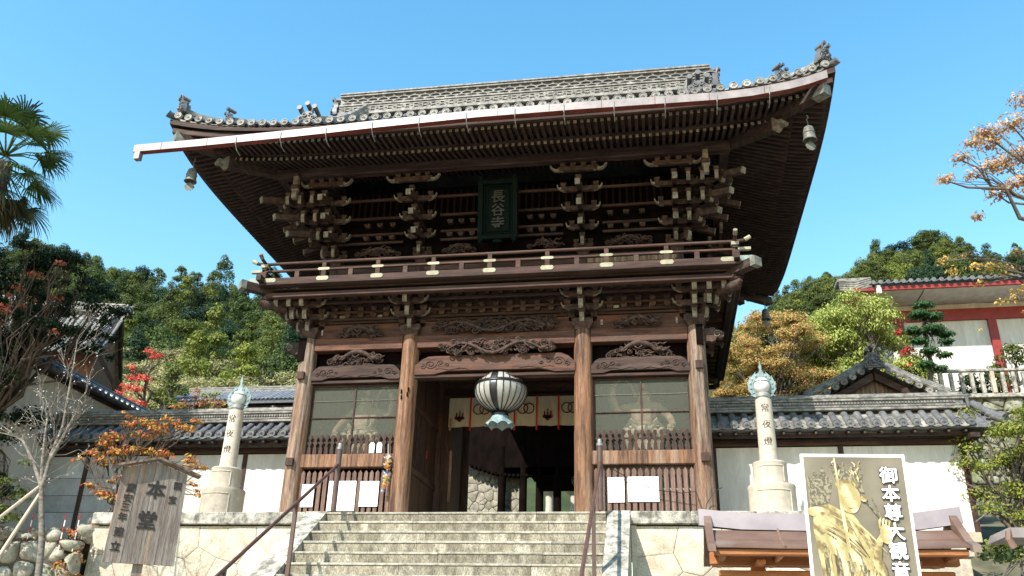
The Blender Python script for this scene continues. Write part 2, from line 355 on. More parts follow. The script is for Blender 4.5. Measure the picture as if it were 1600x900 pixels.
# ---- main horizontal members
def beam(name, x0, x1, y0, y1, z0, z1, m='wood_x', par=None, label=None, c=.012):
    cx, cy, cz = (x0 + x1) / 2, (y0 + y1) / 2, (z0 + z1) / 2
    mb = MB().cbox(x0 - cx, x1 - cx, y0 - cy, y1 - cy, z0 - cz, z1 - cz, c)
    return put(name, mb.mesh(name, M[m]), par or G, T(cx, cy, cz), label)
bays = ((-4.52, -2.29), (-1.91, 1.91), (2.29, 4.52))
for k, (a, b) in enumerate(bays):
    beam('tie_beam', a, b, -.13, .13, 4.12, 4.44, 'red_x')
    for yy in (3.1, 6.2): beam('tie_beam', a, b, yy - .1, yy + .1, 4.12, 4.44)
for x in (-4.71, 4.71):
    for a, b in ((.2, 2.9), (3.3, 6.0)):
        beam('tie_beam', x - .1, x + .1, a, b, 4.12, 4.44, 'wood_y')
        beam('wall_board', x - .04, x + .04, a, b, 1.6, 4.1, 'wood_z')
        beam('wall_beam', x - .09, x + .09, a, b, 1.24, 1.55, 'wood_y')
        beam('wall_board', x - .05, x + .03, a, b, 0.0, 1.2, 'wood_z')
# rainbow beams: shouldered outline with carved scrolls
def rainbow(a, b, z0, z1, y0, y1, m):
    L = b - a; h = z1 - z0; pts = []
    for i in range(25):
        t = i / 24; s = min(t, 1 - t)
        pts.append((a + L * t, z1 - h * 0.5 * max(0, 1 - s / .11) ** 2.2))
    for i in range(25):
        t = 1 - i / 24; s = min(t, 1 - t)
        lift = 0 if s < .14 else min(1, (s - .14) / .05)
        pts.append((a + L * t, z0 + h * 0.17 * lift))
    mb = MB().prism(pts, lambda u, v, w: (u, w, v), y0, y1)
    # a lower moulding line
    o = mb.build('rainbow_beam', M[m], G)
    s = MB(); amp = h / .4
    for sd in (-1, 1):
        cx = (a + .34 * amp) if sd < 0 else (b - .34 * amp)
        for (ox, oz, r0, turns) in ((0, .02, .125, 1.6), (.21, .05, .08, 1.3), (-.17, -.03, .07, 1.2), (.36, .0, .05, 1.1)):
            pp = []
            for i in range(22):
                t = i / 21; q = sd * (t * turns * 2 * PI + ox * 9); r = r0 * amp * (1 - .8 * t)
                pp.append((cx - sd * ox * amp + r * math.cos(q), y0 - .006, (z0 + z1) / 2 + (oz + .0) * amp + r * .8 * math.sin(q)))
            s.tube(pp, [.013] * 21 + [.004], 5)
        pp = [(cx - sd * (.1 + .09 * i) * amp, y0 - .004, z0 + h * .26 + .02 * math.sin(i * 1.3)) for i in range(9)]
        s.tube(pp, .01, 5)
    s.build('scroll_relief', M['carved'], o, 60)
    # lower fillet
    beam('fillet', a, b, y0 + .04, y1 - .04, z0 - .075, z0 - .004, 'wood_x', c=.008)
rainbow(-4.53, -2.29, 3.36, 3.72, -.13, .12, 'wood_x')
rainbow(2.29, 4.53, 3.36, 3.72, -.13, .12, 'wood_x')
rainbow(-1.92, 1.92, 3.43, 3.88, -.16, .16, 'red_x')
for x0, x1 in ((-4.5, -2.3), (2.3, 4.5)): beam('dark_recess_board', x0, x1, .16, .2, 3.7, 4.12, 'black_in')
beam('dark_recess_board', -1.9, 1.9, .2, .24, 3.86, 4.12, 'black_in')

# ---- carvings in deep relief
def carving(name, cx, cy, cz, w, h, seed, style, label):
    rr = random.Random(seed); mb = MB()
    def swirl(x, z, r, sg, y, th):
        pp = []
        for i in range(14):
            t = i / 13; q = sg * (t * 1.35 * 2 * PI) + rr.random() * .02; rad = r * (1 - .82 * t)
            pp.append((x + rad * math.cos(q), y - .05 * t, z + rad * math.sin(q)))
        mb.tube(pp, [th * (1 - .4 * i / 13) for i in range(14)], 6)
    n = int(w * (30 if style == 'wide' else 26))
    for i in range(n):
        u = rr.uniform(-.5, .5); env = (1 - (2 * abs(u)) ** 2.2) if style != 'wide' else (1 - (2 * abs(u)) ** 7)
        v = rr.uniform(-.5, .5) * (.3 + .7 * max(0, env))
        if style in ('cloud', 'frog'): v = -.5 + (v + .5) * (.35 + .65 * max(0, env))
        swirl(cx + u * w, cz + v * h, rr.uniform(.045, .10) * (h / .35) ** .5, rr.choice((-1, 1)), cy + rr.uniform(-.05, .03), rr.uniform(.014, .026))
        mb.ell((cx + u * w + rr.uniform(-.03, .03), cy + .02, cz + v * h), (rr.uniform(.03, .085), .05, rr.uniform(.025, .05)), 7, 4)
    for i in range(int(w * 12)):   # flowing leaves
        u = rr.uniform(-.45, .35); env = (1 - (2 * abs(u)) ** 3); v = rr.uniform(-.45, .35) * (.4 + .6 * max(0, env)); L = rr.uniform(.12, .3); sl = rr.uniform(-.12, .12)
        pp = [(cx + u * w + L * t / 7, cy - .05, cz + v * h + .03 * math.sin(t * 1.1 + i) + sl * t / 7) for t in range(8)]
        mb.tube(pp, [.007 + .02 * math.sin(PI * (t + .3) / 7.6) for t in range(8)], 6)
    # body: an animal back arching through the cloud
    A = .17 * h / .35
    pp = []; k = 16; bw = w * (.30 if style != 'wide' else .42)
    for i in range(k):
        t = i / (k - 1)
        pp.append((cx - bw + 2 * bw * t, cy - .075, cz - .02 + (A * math.sin(PI * t) if style != 'wide' else A * .8 * math.sin(t * 3.2 * PI)) - .03))
    mb.tube(pp, [(.015 + (.05 if style != 'wide' else .03) * math.sin(PI * (i + .6) / (k + .2))) * (h / .35) ** .7 for i in range(k)], 9)
    hd = Vector(pp[-1]); mb.ell(hd + Vector((.02, -.02, .02)), (.085, .06, .06), 9, 6)
    mb.ell(hd + Vector((.10, -.03, -.01)), (.055, .04, .035), 8, 5)
    for sx in (-1, 1): mb.tube([hd + Vector((-.01, -.02 + sx * .02, .05)), hd + Vector((-.06, -.02 + sx * .03, .13)), hd + Vector((-.12, -.02, .15))], [.016, .011, .004], 5)
    for (t, s2) in ((.2, -1), (.35, 1), (.65, -1), (.8, 1)):
        p = Vector(pp[int(t * (k - 1))]); mb.tube([p, p + Vector((s2 * .05, -.02, -.09)), p + Vector((s2 * .12, -.03, -.13))], [.03, .022, .012], 6)
    if style == 'cloud':   # base board outline
        mb.tube([(cx - w * .5, cy, cz - h * .48), (cx - w * .2, cy, cz - h * .42), (cx, cy, cz - h * .46), (cx + w * .2, cy, cz - h * .42), (cx + w * .5, cy, cz - h * .48)], [.02, .035, .03, .035, .02], 6)
    return mb.build(name, M['carved'], G, 60, label)
carving('carved_panel', -3.42, -.02, 3.93, 1.45, .40, 1, 'cloud', 'carved clouds and beast above the left bay')
carving('carved_panel', 3.42, -.02, 3.93, 1.45, .42, 2, 'cloud', 'carved clouds and beast above the right bay')
carving('carved_panel', 0.05, -.22, 4.06, 2.7, .34, 3, 'wide', 'long carved dragon over the middle opening')
carving('carved_panel', -3.4, -.16, 4.60, 1.1, .27, 4, 'frog', 'small carved flower panel over the left tie beam')
carving('carved_panel', 3.4, -.16, 4.60, 1.1, .27, 5, 'frog', 'small carved flower panel over the right tie beam')
carving('carved_panel', 0.0, -.17, 4.64, 3.1, .32, 6, 'wide', 'long carved cloud band over the middle tie beam')
# boards behind the lower brackets
for k, (a, b) in enumerate(bays):
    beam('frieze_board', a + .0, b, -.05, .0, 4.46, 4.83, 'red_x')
beam('frieze_board', -4.7, 4.7, -.03, .02, 4.86, 5.4, 'wood_x')
for z, y in ((4.95, -.06), (5.12, -.10), (5.27, -.42)): beam('tie_rail', -4.9, 4.9, y - .05, y + .03, z - .035, z + .035, 'wood_x')
for yy in (-.78,): beam('balcony_purlin', -5.75, 5.75, yy - .06, yy + .06, 5.30, 5.40, 'wood_x')
# little paper votive labels pasted on the boards
for (x, z, w, h) in ((-3.9, 5.02, .16, .09), (-2.95, 5.0, .12, .1), (2.9, 5.02, .14, .09), (3.75, 5.03, .14, .08), (-2.8, 5.2, .13, .09), (.35, 5.05, .12, .08), (-4.4, 4.62, .05, .14), (4.3, 4.62, .05, .16), (2.55, 4.64, .05, .13)):
    MB().box(x - w / 2, x + w / 2, -.075, -.07, z - h / 2, z + h / 2).build('votive_label', M['cap'], G)

# nosings that stick out past the corner pillars
def nose_scroll(x, sg, z, par=G):
    pts = []
    for (u, v) in ((0, .16), (.12, .16), (.18, .19), (.26, .17), (.32, .10), (.40, .10), (.46, .04), (.44, -.05), (.36, -.08), (.28, -.06), (.24, -.14), (.16, -.17), (.08, -.14), (0, -.16)):
        pts.append((x + sg * u, z + v))
    mb = MB().prism(pts, lambda u, v, w: (u, w, v), -.09, .09)
    o = mb.build('beam_nosing', M['carved'], par)
    s = MB(); pp = []
    for i in range(18):
        q = i / 17 * 3 * PI; r = .1 * (1 - .8 * i / 17); pp.append((x + sg * (.3 + r * math.cos(q)), -.095, z + .02 + r * math.sin(q)))
    s.tube(pp, .01, 5).build('scroll_relief', M['gofun'], o)
nose_scroll(-4.9, -1, 4.22); nose_scroll(4.9, 1, 4.22)

# ---- bracket sets
def arm_poly(L, h=.15):
    c = .13; pts = [(-L, h), (-L, h * .55)]
    for i in range(1, 5):
        q = i / 4 * PI / 2; pts.append((-L + c * (1 - math.cos(q)), h * .55 * (1 - math.sin(q))))
    pts2 = [(-u, v) for u, v in reversed(pts)]
    allp = pts + pts2; n = len(allp)
    side = [0] * n
    for k in range(0, 5): side[k] = 1
    for k in range(n - 6, n - 1): side[k] = 1
    side[n // 2 - 1] = 0
    return allp, side
_am = {}
def arm_mesh(L, th=.11, h=.15):
    k = (L, th, h)
    if k not in _am:
        p, s = arm_poly(L, h); mb = MB().prism(p, lambda u, v, w: (u, w, v), -th / 2, th / 2, 0, s)
        _am[k] = mb.mesh('bracket_arm', [M['carved'], M['gofun']])
    return _am[k]
_nm = {}
def nose_mesh(L, th=.12, h=.17, curl=.07):
    k = (L, th, h, curl)
    if k not in _nm:
        pts = [(0, h), (L, h), (L, h * .3), (L - .03, -curl * .6), (L - .07, -curl), (L - .10, -curl * .4), (L - .15, .0), (0, 0)]
        mb = MB().prism(pts, lambda u, v, w: (w, -u, v), -th / 2, th / 2, 0, [0, 1, 1, 1, 1, 0, 0, 0])
        _nm[k] = mb.mesh('bracket_nose', [M['carved'], M['gofun']])
    return _nm[k]
def block_mesh(w=.17, h=.12, pale=True):
    a = w / 2; b = w * .34
    mb = MB(); vs = []
    for (r, z) in ((b, 0), (b * 1.08, h * .18), (a, h * .5), (a, h)):
        vs += [(-r, -r, z), (r, -r, z), (r, r, z), (-r, r, z)]
    fs = [(3, 2, 1, 0), (12, 13, 14, 15)]; ms = [0, 0]
    for r in range(3):
        for k in range(4): fs.append((r * 4 + k, r * 4 + (k + 1) % 4, r * 4 + 4 + (k + 1) % 4, r * 4 + 4 + k)); ms.append(1 if (r == 1 and pale) else 0)
    mb.add(vs, fs, ms); return mb.mesh('bearing_block', [M['carved'], M['gofun']])
BLK = block_mesh(pale=False); BIG = block_mesh(.5, .24, False); BLKs = block_mesh(.15, .1, False)
def tail_mesh(L=.55):
    # slanting tail rafter with a pale end face
    mb = MB(); mb.prism([(0, 0), (L, -.16), (L + .035, -.02), (0, .16)], lambda u, v, w: (w, -u, v), -.06, .06, 0, [0, 1, 0, 0])
    mb.prism([(L + .004, -.158), (L + .03, -.165), (L + .062, -.018), (L + .036, -.016)], lambda u, v, w: (w, -u, v), -.062, .062, 1)
    return mb.mesh('tail_rafter', [M['carved'], M['gofun']])
TAIL = tail_mesh()
def bset(x, y, z0, rot, tiers, dz, step, corner=0, tail=False, lab=None, big=True, w0=.34, wide=.5):
    e = bpy.data.objects.new('bracket_set', None); COL.objects.link(e); e.parent = G; e.matrix_basis = T(x, y, z0) @ RZ(rot)
    if lab: e['label'] = lab
    if big: put('bearing_block', BIG if not tail else BIGs, e)
    zz = .22
    dirs = [0.0]
    if corner: dirs += [corner * PI / 2]
    th = .085 if tail else .10; nth = .09 if tail else .11; B_ = BLKt if tail else BLK; ah = .13 if tail else .13; bh = B_['h']; B_ = B_['me']
    for k in range(tiers):
        z = zz + k * dz; out = step * (k + 1)
        for d in dirs:
            m = RZ(d)
            put('bracket_nose', nose_mesh(round(out + .07, 3), th=nth, h=ah + .01), e, m @ T(0, 0, z))
            L = round((.25 + .075 * k) if tail else (w0 + (.07 if k else 0)), 3)
            yy = -step * k
            put('bracket_arm', arm_mesh(L, th, ah), e, m @ T(0, yy, z))
            for bx in (-L + .07, 0, L - .07): put('bearing_block', B_, e, m @ T(bx, yy, z + ah + (.004 if bx else .014)))
            if k and not tail: # long arm in the wall plane
                put('bracket_arm', arm_mesh(round(L + .18, 3), th, ah), e, m @ T(0, 0, z))
                for bx in (-L - .11, L + .11): put('bearing_block', B_, e, m @ T(bx, 0, z + ah))
            if k: # cloud curl rising from the arm end
                for s_ in (-1, 1): put('arm_tip', CURL, e, m @ T(s_ * (L - .015), yy, z + ah * .5) @ S(s_, 1, 1))
            put('bearing_block', B_, e, m @ T(0, -out, z + ah + .014))
            if tail and k >= 1: put('tail_rafter', TAIL, e, m @ T(0, -out + .28, z + .0))
        if corner:
            m = RZ(corner * PI / 4)
            put('bracket_nose', nose_mesh(round(out * 1.2 + .08, 3), .12), e, m @ T(0, 0, z))
            put('bearing_block', B_, e, m @ T(0, -out * 1.2, z + .16))
            if tail and k >= 1: put('tail_rafter', TAIL, e, m @ T(0, -out * 1.2 - .02, z + .04) @ S(1.1, 1.1, 1.0))
            for q in range(1, k + 1):
                put('bracket_nose', nose_mesh(round(out + .07, 3), th=nth, h=ah + .01), e, T(corner * .33 * q, 0, z))
                put('bracket_nose', nose_mesh(round(out + .07, 3), th=nth, h=ah + .01), e, RZ(corner * PI / 2) @ T(-corner * .33 * q, 0, z))
                put('bearing_block', B_, e, T(corner * .33 * q, -out, z + ah + .014))
    if tail:
        z = zz + tiers * dz + .02; put('bracket_arm', arm_mesh(.50, .085, .13), e, T(0, -step * tiers, z))
        for bx in (-.38, -.13, .13, .38): put('bearing_block', BLKt['me'], e, T(bx, -step * tiers, z + .13))
        for s_ in (-1, 1): put('arm_tip', CURLb, e, T(s_ * .47, -step * tiers, z + .02) @ S(s_, 1, 1))
    return e
def curl_mesh(w, h):
    pts = [(0, -.02), (w * .5, .0), (w * .85, h * .45), (w, h), (w * .8, h * 1.02), (w * .62, h * .55), (w * .35, h * .3), (0, .06)]
    return MB().prism(pts, lambda u, v, a: (u, a, v), -.043, .043).mesh('arm_tip', M['gofun'])
CURL = curl_mesh(.11, .13); CURLb = curl_mesh(.24, .15)
BLK_ = BLK; BLK = {'me': BLK_, 'h': .12}; BLKt = {'me': block_mesh(.135, .10, False), 'h': .10}; BIGs = block_mesh(.36, .2, False)
LZ = 4.45
bset(-2.1, 0, LZ, 0, 3, .23, .27, lab='bracket set on the left middle pillar')
bset(2.1, 0, LZ, 0, 3, .23, .27, lab='bracket set on the right middle pillar')
bset(-4.71, 0, LZ, 0, 3, .23, .27, corner=-1, lab='corner bracket cluster under the balcony at left')
bset(4.71, 0, LZ, 0, 3, .23, .27, corner=1, lab='corner bracket cluster under the balcony at right')
for y in (3.1, 6.2):
    bset(4.71, y, LZ, PI / 2, 3, .23, .27); bset(-4.71, y, LZ, -PI / 2, 3, .23, .27)
UZ, UY, UX = 6.62, .35, 4.4
for x, l in ((-2.1, 'left'), (2.1, 'right')):
    bset(x, UY, UZ, 0, 4, .36, .33, tail=True, lab='bracket set under the eaves, ' + l + ' of the plaque')
bset(-UX, UY, UZ, 0, 4, .36, .33, corner=-1, tail=True, lab='corner bracket cluster under the eaves at left')
bset(UX, UY, UZ, 0, 4, .36, .33, corner=1, tail=True, lab='corner bracket cluster under the eaves at right')
for y in (3.1, 5.9):
    bset(UX, y, UZ, PI / 2, 4, .36, .33, tail=True); bset(-UX, y, UZ, -PI / 2, 4, .36, .33, tail=True)
# hanging pale struts beside the corner sets
for x in (-5.15, 5.15):
    mb = MB(); mb.box(-.09, .09, -.07, .07, -.08, 0); mb.box(-.065, .065, -.06, .06, -.34, -.08, 1); mb.box(-.1, .1, -.08, .08, -.46, -.34)
    mb.prism([(-.1, -.46), (.1, -.46), (.06, -.52), (.06, -.72), (-.06, -.72), (-.06, -.52)], lambda u, v, w: (u, w, v), -.06, .06, 1)
    put('hanging_strut', mb.mesh('hanging_strut', [M['carved'], M['gofun']]), G, T(x, -1.15, 8.62))
# rows of small blocks on the wall between the sets
for z in (4.98, 5.15):
    for a, b in ((-4.1, -2.75), (-1.35, 1.35), (2.75, 4.1)):
        n = int((b - a) / .33) + 1
        for i in range(n): put('bearing_block', BLKs, G, T(a + (b - a) * i / max(1, n - 1), -.1, z))
for z in (7.28, 7.66):
    for a, b in ((-3.6, -2.9), (-1.35, -.75), (.75, 1.35), (2.8, 3.6)):
        n = int((b - a) / .3) + 1
        for i in range(n): put('bearing_block', BLKs, G, T(a + (b - a) * i / max(1, n - 1), UY - .16, z))
for k, (z, y) in enumerate(((7.22, UY - .12), (7.46, UY - .14), (7.84, UY - .33), (8.2, UY - .66))):
    for a, b in ((-5.2, -2.6), (-1.6, 1.6), (2.6, 5.2)):
        beam('tie_rail', a, b, y - .035, y + .035, z - .035, z + .035, 'wood_x')
# carved low panels on the upper wall
for x in (-3.25, 3.25, -1.1, 1.1):
    carving('carved_panel', x, UY - .12, 6.95, 1.1 if abs(x) > 2 else .8, .24, int(x * 7) + 40, 'frog', None)

# ---- balcony
BY = -1.08
def ring(name, half, y0, z0, z1, th, m, side='front'):
    beam(name, -half, half, y0 - th / 2, y0 + th / 2, z0, z1, m)
    yb = 2 * YM - y0
    beam(name, -half, half, yb - th / 2, yb + th / 2, z0, z1, m)
    for s in (-1, 1): beam(name, s * half - th / 2, s * half + th / 2, y0 + th / 2 + .003, yb - th / 2 - .003, z0 + .003, z1 - .003, 'wood_y')
ring('balcony_beam', 5.60, -.93, 5.22, 5.34, .17, 'rail_x')
ring('floor_edge', 5.72, -1.08, 5.47, 5.535, .26, 'wood_x')
ring('rail_sill', 5.66, BY, 5.545, 5.69, .12, 'rail_x')
ring('middle_rail', 5.66, BY, 5.86, 5.915, .08, 'rail_x')
fl = MB(); fl.box(-5.6, 5.6, -.96, UY, 5.43, 5.466); fl.box(-5.6, -4.4, UY, 6, 5.43, 5.466); fl.box(4.4, 5.6, UY, 6, 5.43, 5.466); fl.box(-5.6, 5.6, 6, 7.2, 5.43, 5.466)
fl.build('balcony_floor', M['wood_x'], G)
nf = 46
for i in range(nf):   # floor joists seen from below
    x = -5.5 + 11.0 * i / (nf - 1); MB()
jme = MB().box(-.05, .05, -.75, -.02, -.045, .045).mesh('joist', M['wood_y'])
for i in range(34): put('joist', jme, G, T(-5.45 + 10.9 * i / 33, 0, 5.385))
jme2 = MB().box(.02, .75, -.05, .05, -.045, .045).mesh('joist', M['wood_x'])
for i in range(18):
    for s in (-1, 1): put('joist', jme2, G, T(s * 4.75, .3 + i * .34, 5.385) @ (RZ(PI) if s < 0 else Matrix()))
# top handrail: round, sweeping up where it passes the corners
for s in (1,):
    pts = [(-6.0, BY, 6.19), (-5.85, BY, 6.115), (-5.66, BY, 6.09)] + [(x, BY, 6.09) for x in (-4, -2, 0, 2, 4)] + [(5.66, BY, 6.09), (5.85, BY, 6.115), (6.0, BY, 6.19)]
    hr = MB().tube(pts, .042, 8).build('handrail', M['rail_x'], G, 50)
    for s2 in (-1, 1):
        MB().tube([(s2 * 5.88, BY, 6.127), (s2 * 6.01, BY, 6.20)], [.05, .05], 8).build('rail_cap', M['fitting'], hr)
        MB().box(*( (5.72, 6.0) if s2 > 0 else (-6.0, -5.72)), BY - .045, BY + .045, 5.86, 5.925).build('rail_end', M['fitting'], G)
        MB().box(*((5.735, 6.02) if s2 > 0 else (-6.02, -5.735)), BY - .07, BY + .07, 5.54, 5.70).build('rail_end', M['verdi'], G)
yb = 2 * YM - BY
for s2 in (-1, 1):
    pts = [(s2 * 5.66, BY - .36, 6.2), (s2 * 5.66, BY - .2, 6.125), (s2 * 5.66, BY, 6.10), (s2 * 5.66, 3, 6.10), (s2 * 5.66, yb, 6.10)]
    hr = MB().tube(pts, .042, 8).build('handrail', M['rail_x'], G, 50)
    MB().tube([(s2 * 5.66, BY - .25, 6.147), (s2 * 5.66, BY - .37, 6.207)], .05, 8).build('rail_cap', M['gofun'], hr)
    MB().box(s2 * 5.66 - .06, s2 * 5.66 + .06, BY - .3, BY - .07, 5.55, 5.69).build('rail_end', M['wood_y'], G)
    # corner post and hip beam end
    b = MB(); b.box(-.075, .075, -.075, .075, 5.69, 5.86, 0); b.box(-.085, .085, -.085, .085, 5.98, 6.06, 1); b.box(-.06, .06, -.06, .06, 5.92, 5.98)
    put('corner_post', b.mesh('corner_post', [M['wood_z'], M['fitting']]), G, T(s2 * 5.66, BY, 0))
    b = MB(); b.box(-.11, .11, -.5, .6, -.1, .1, 0); b.box(-.118, .118, -.53, -.4, -.108, .108, 1)
    put('corner_beam_end', b.mesh('corner_beam_end', [M['wood_y'], M['bell']]), G, T(s2 * 5.72, BY + .06, 5.43) @ RZ(s2 * PI / 4))
    # carved beast head holding up the corner
    b = MB(); b.tube([(0, .4, -.05), (0, .1, -.02), (0, -.16, -.06), (0, -.3, .02)], [.09, .13, .12, .05], 9); b.ell((0, -.12, .09), (.12, .13, .07)); b.box(-.13, .13, -.2, .1, .1, .17)
    put('beast_head', b.mesh('beast_head', M['carved'], 60), G, T(s2 * 5.52, BY + .27, 5.14) @ RZ(s2 * PI / 4))
pxs = [-4.12, -2.75, -1.37, 0, 1.37, 2.75, 4.12]
fit = MB(); w = .16
poly = [(-w, 0), (-w + .03, -.05), (-w + .06, -.055), (w - .06, -.055), (w - .03, -.05), (w, 0), (w - .03, .05), (w - .06, .055), (-w + .06, .055), (-w + .03, .05)]
fit.prism(poly, lambda u, v, a: (u, a, v), -.012, 0); fitme = fit.mesh('metal_fitting', M['fitting'])
fit2 = MB().prism([(u * 1.0, v * .62) for u, v in poly], lambda u, v, a: (u, a, v), -.012, 0).mesh('metal_fitting', M['fitting'])
rp = MB().box(-.055, .055, -.045, .045, 5.69, 5.86).mesh('rail_post', M['rail_x'])
rp2 = MB().cbox(-.05, .05, -.045, .045, 5.915, 6.065).mesh('rail_post', M['rail_x'])
for x in pxs:
    put('rail_post', rp, G, T(x, BY, 0)); put('rail_post', rp2, G, T(x, BY, 0))
    put('metal_fitting', fitme, G, T(x, BY - .061, 5.625)); put('metal_fitting', fit2, G, T(x, BY - .041, 5.888))
for x in (-4.8, -3.43, -2.06, -.68, .68, 2.06, 3.43, 4.8): put('rail_post', rp, G, T(x, BY, 0))
for s2 in (-1, 1):
    put('metal_fitting', fitme, G, T(s2 * 5.47, BY - .061, 5.625))
    for y in (.1, 1.5, 2.9, 4.3, 5.7, 6.6): put('rail_post', rp, G, T(s2 * 5.66, y, 0) @ RZ(PI / 2))

# ---- upper storey body
for (x0, x1, y0, y1) in ((-4.4, 4.4, UY, UY + .06), (-4.4, 4.4, 5.93, 5.99)):
    beam('wall_board', x0, x1, y0 + .02, y1 + .02, 5.47, 8.9, 'black_in')
for s2 in (-1, 1): beam('wall_board', s2 * 4.4 - .03, s2 * 4.4 + .03, UY + .1, 5.9, 5.47, 8.9, 'black_in')
for x in (-4.4, -2.1, 2.1, 4.4):
    for y in (UY, 5.9):
        put('upper_pillar', pillar_mesh('upper_pillar', .17, 1.16, M['wood_z'], 60), G, T(x, y, 5.47))
        if y == UY:
            MB().lathe([(.23, 5.47), (.25, 5.5), (.22, 5.62), (.17, 5.66)], 14, (x, y - .02, 0)).build('lit_pillar_foot', M['gofun'], G, 50)  # pale tone stands in for the lit spots between the rails
beam('sill_beam', -4.5, 4.5, UY - .12, UY + .02, 6.36, 6.62, 'wood_x')
beam('sill_beam', 2.2, 4.4, UY - .17, UY - .125, 6.34, 6.50, 'pillar_grey', label='pale replaced board on the right half of the upper wall')
# lattice of thin uprights along the foot of the upper wall
lt = MB().box(-.022, .022, -.02, .02, 5.48, 6.2).mesh('lattice_bar', M['wood_z'])
for i in range(74):
    x = -4.2 + 8.4 * i / 73
    if min(abs(abs(x) - 2.1), 9) > .22: put('lattice_bar', lt, G, T(x, UY - .07, 0))
beam('lattice_rail', -4.3, 4.3, UY - .09, UY - .045, 6.2, 6.27, 'wood_x')
# uprights behind the top tier
lt2 = MB().box(-.03, .03, -.02, .02, 7.95, 8.75).mesh('upper_slat', M['black_slat'])
for i in range(48): put('upper_slat', lt2, G, T(-4.1 + 8.2 * i / 47, UY - .04, 0))

# ---- purlins under the rafters
GY = -1.0
beam('eave_purlin', -5.75, 5.75, GY - .11, GY + .11, 8.56, 8.83, 'wood_x')
beam('eave_purlin', -5.75, 5.75, 2 * YM - GY - .11, 2 * YM - GY + .11, 8.56, 8.83, 'wood_x')
for s2 in (-1, 1): beam('eave_purlin', s2 * 5.62 - .11, s2 * 5.62 + .11, GY + .12, 2 * YM - GY - .12, 8.563, 8.827, 'wood_y')

# ---- rafters
_rm = {}
def rafter_mesh(L, slope, m, w=.072, h=.085):
    k = (round(L, 1), round(slope, 3), m)
    if k not in _rm:
        L = k[0]; mb = MB(); hw = w / 2
        vs = []
        for (y, z) in ((0, 0), (L, slope * L)):
            vs += [(-hw, y, z - h / 2), (hw, y, z - h / 2), (hw, y, z + h / 2), (-hw, y, z + h / 2)]
        mb.add(vs, [(0, 1, 2, 3), (7, 6, 5, 4), (0, 4, 5, 1), (1, 5, 6, 2), (2, 6, 7, 3), (3, 7, 4, 0)], [1, 0, 0, 0, 0, 0])
        _rm[k] = mb.mesh('rafter', [M[m], M['gofun']])
    return _rm[k]
def hipy(x):   # where the hip line is (front): along y for given |x|
    return GY + (5.62 - abs(x)) * ((RF - GY) / (5.62 - RW)) * -1 if False else GY - (abs(x) - 5.62) * ((GY - RF) / (RW - 5.62))
for i in range(99):
    x = -7.6 + 15.2 * i / 98
    lf = liftx(x, .42)
    inner = min(UY + .1, hipy(x)) if abs(x) > 4.6 else UY + .1
    # upper tier
    y0 = -2.58; L = min(.95, max(.1, inner - y0))
    put('rafter', rafter_mesh(L, .15, 'wood_y'), G, T(x, y0, 8.63 + lf))
    if abs(x) < 6.72:
        y0 = -1.92; L = max(.1, inner - y0)
        put('rafter', rafter_mesh(L, .31, 'wood_y'), G, T(x, y0, 8.56 + lf))
n = 74
left_stuff = MB()
def side_raft(s2, y, stuffmb=None):
    lf = lifty(y, .42); d = abs(y - YM); dd = HD
    out0 = 7.81; out1 = 7.12
    lim = 4.6
    if d > (YM - GY): lim = 5.62 + (d - (YM - GY)) * ((RW - 5.62) / (dd - (YM - GY)))
    for (o, sl, z, mx) in ((out0, .15, 8.63, .95), (out1, .31, 8.56, 9)):
        L = min(mx, o - lim)
        if L < .12: continue
        mt = T(s2 * o, y, z + lf) @ RZ(PI / 2 if s2 > 0 else -PI / 2)
        if stuffmb is None: put('rafter', rafter_mesh(L, sl, 'wood_y'), G, mt)
        else:
            me = rafter_mesh(L, sl, 'wood_y')
            stuffmb.add([mt @ v.co for v in me.vertices], [tuple(p.vertices) for p in me.polygons], [p.material_index for p in me.polygons])
for i in range(n):
    y = RF + .14 + (RB - RF - .28) * i / (n - 1)
    if y < 4.5: side_raft(1, y)
    else: side_raft(1, y, left_stuff)
    side_raft(-1, y, left_stuff)
# rear rafters
for i in range(99):
    x = -7.6 + 15.2 * i / 98; lf = liftx(x, .42); inner = min(UY + .1, hipy(x)) if abs(x) > 4.6 else UY + .1
    mt = T(0, 2 * YM, 0) @ S(1, -1, 1) @ T(x, -2.58, 8.63 + lf); me = rafter_mesh(min(.95, max(.1, inner + 2.58)), .15, 'wood_y')
    left_stuff.add([mt @ v.co for v in me.vertices], [tuple(reversed(p.vertices)) for p in me.polygons], [p.material_index for p in me.polygons])
left_stuff.build('rafter_rows', [M['wood_y'], M['gofun']], G, kind='stuff')
# boards above the rafters, strips between tiers, fascia
def eave_sweep(name, prof, m, stuff=False, a=.42, smooth=None, ends=None):
    """sweep an (out, z) section round all four sides with the corner lift; out measured inward from the tile edge"""
    for side in ('front', 'rear', 'right', 'left'):
        mb = MB(); rows = []
        N = 36
        for i in range(N + 1):
            t = -1 + 2 * i / N
            row = []
            for (o, z) in prof:
                if side in ('front', 'rear'):
                    hw = RW - o; x = t * hw; y = RF + o if side == 'front' else RB - o; row.append((x, y, z + liftx(x / hw * RW, a)))
                else:
                    hd = HD - o; y = YM + t * hd; x = (RW - o) * (1 if side == 'right' else -1); row.append((x, y, z + lifty(YM + t * HD, a)))
            row.append(row[0]); rows.append(row)
        mb.grid(rows); mb.build(name, M[m], G, smooth)
eave_sweep('eave_board', [(.05, 8.685), (.98, 8.835), (.98, 8.85), (.05, 8.70)], 'wood_x')
eave_sweep('eave_board', [(.9, 8.645), (3.2, 9.36), (3.2, 9.38), (.9, 8.665)], 'wood_x')
eave_sweep('flying_strip', [(.84, 8.62), (.98, 8.62), (.98, 8.72), (.84, 8.72)], 'wood_x')
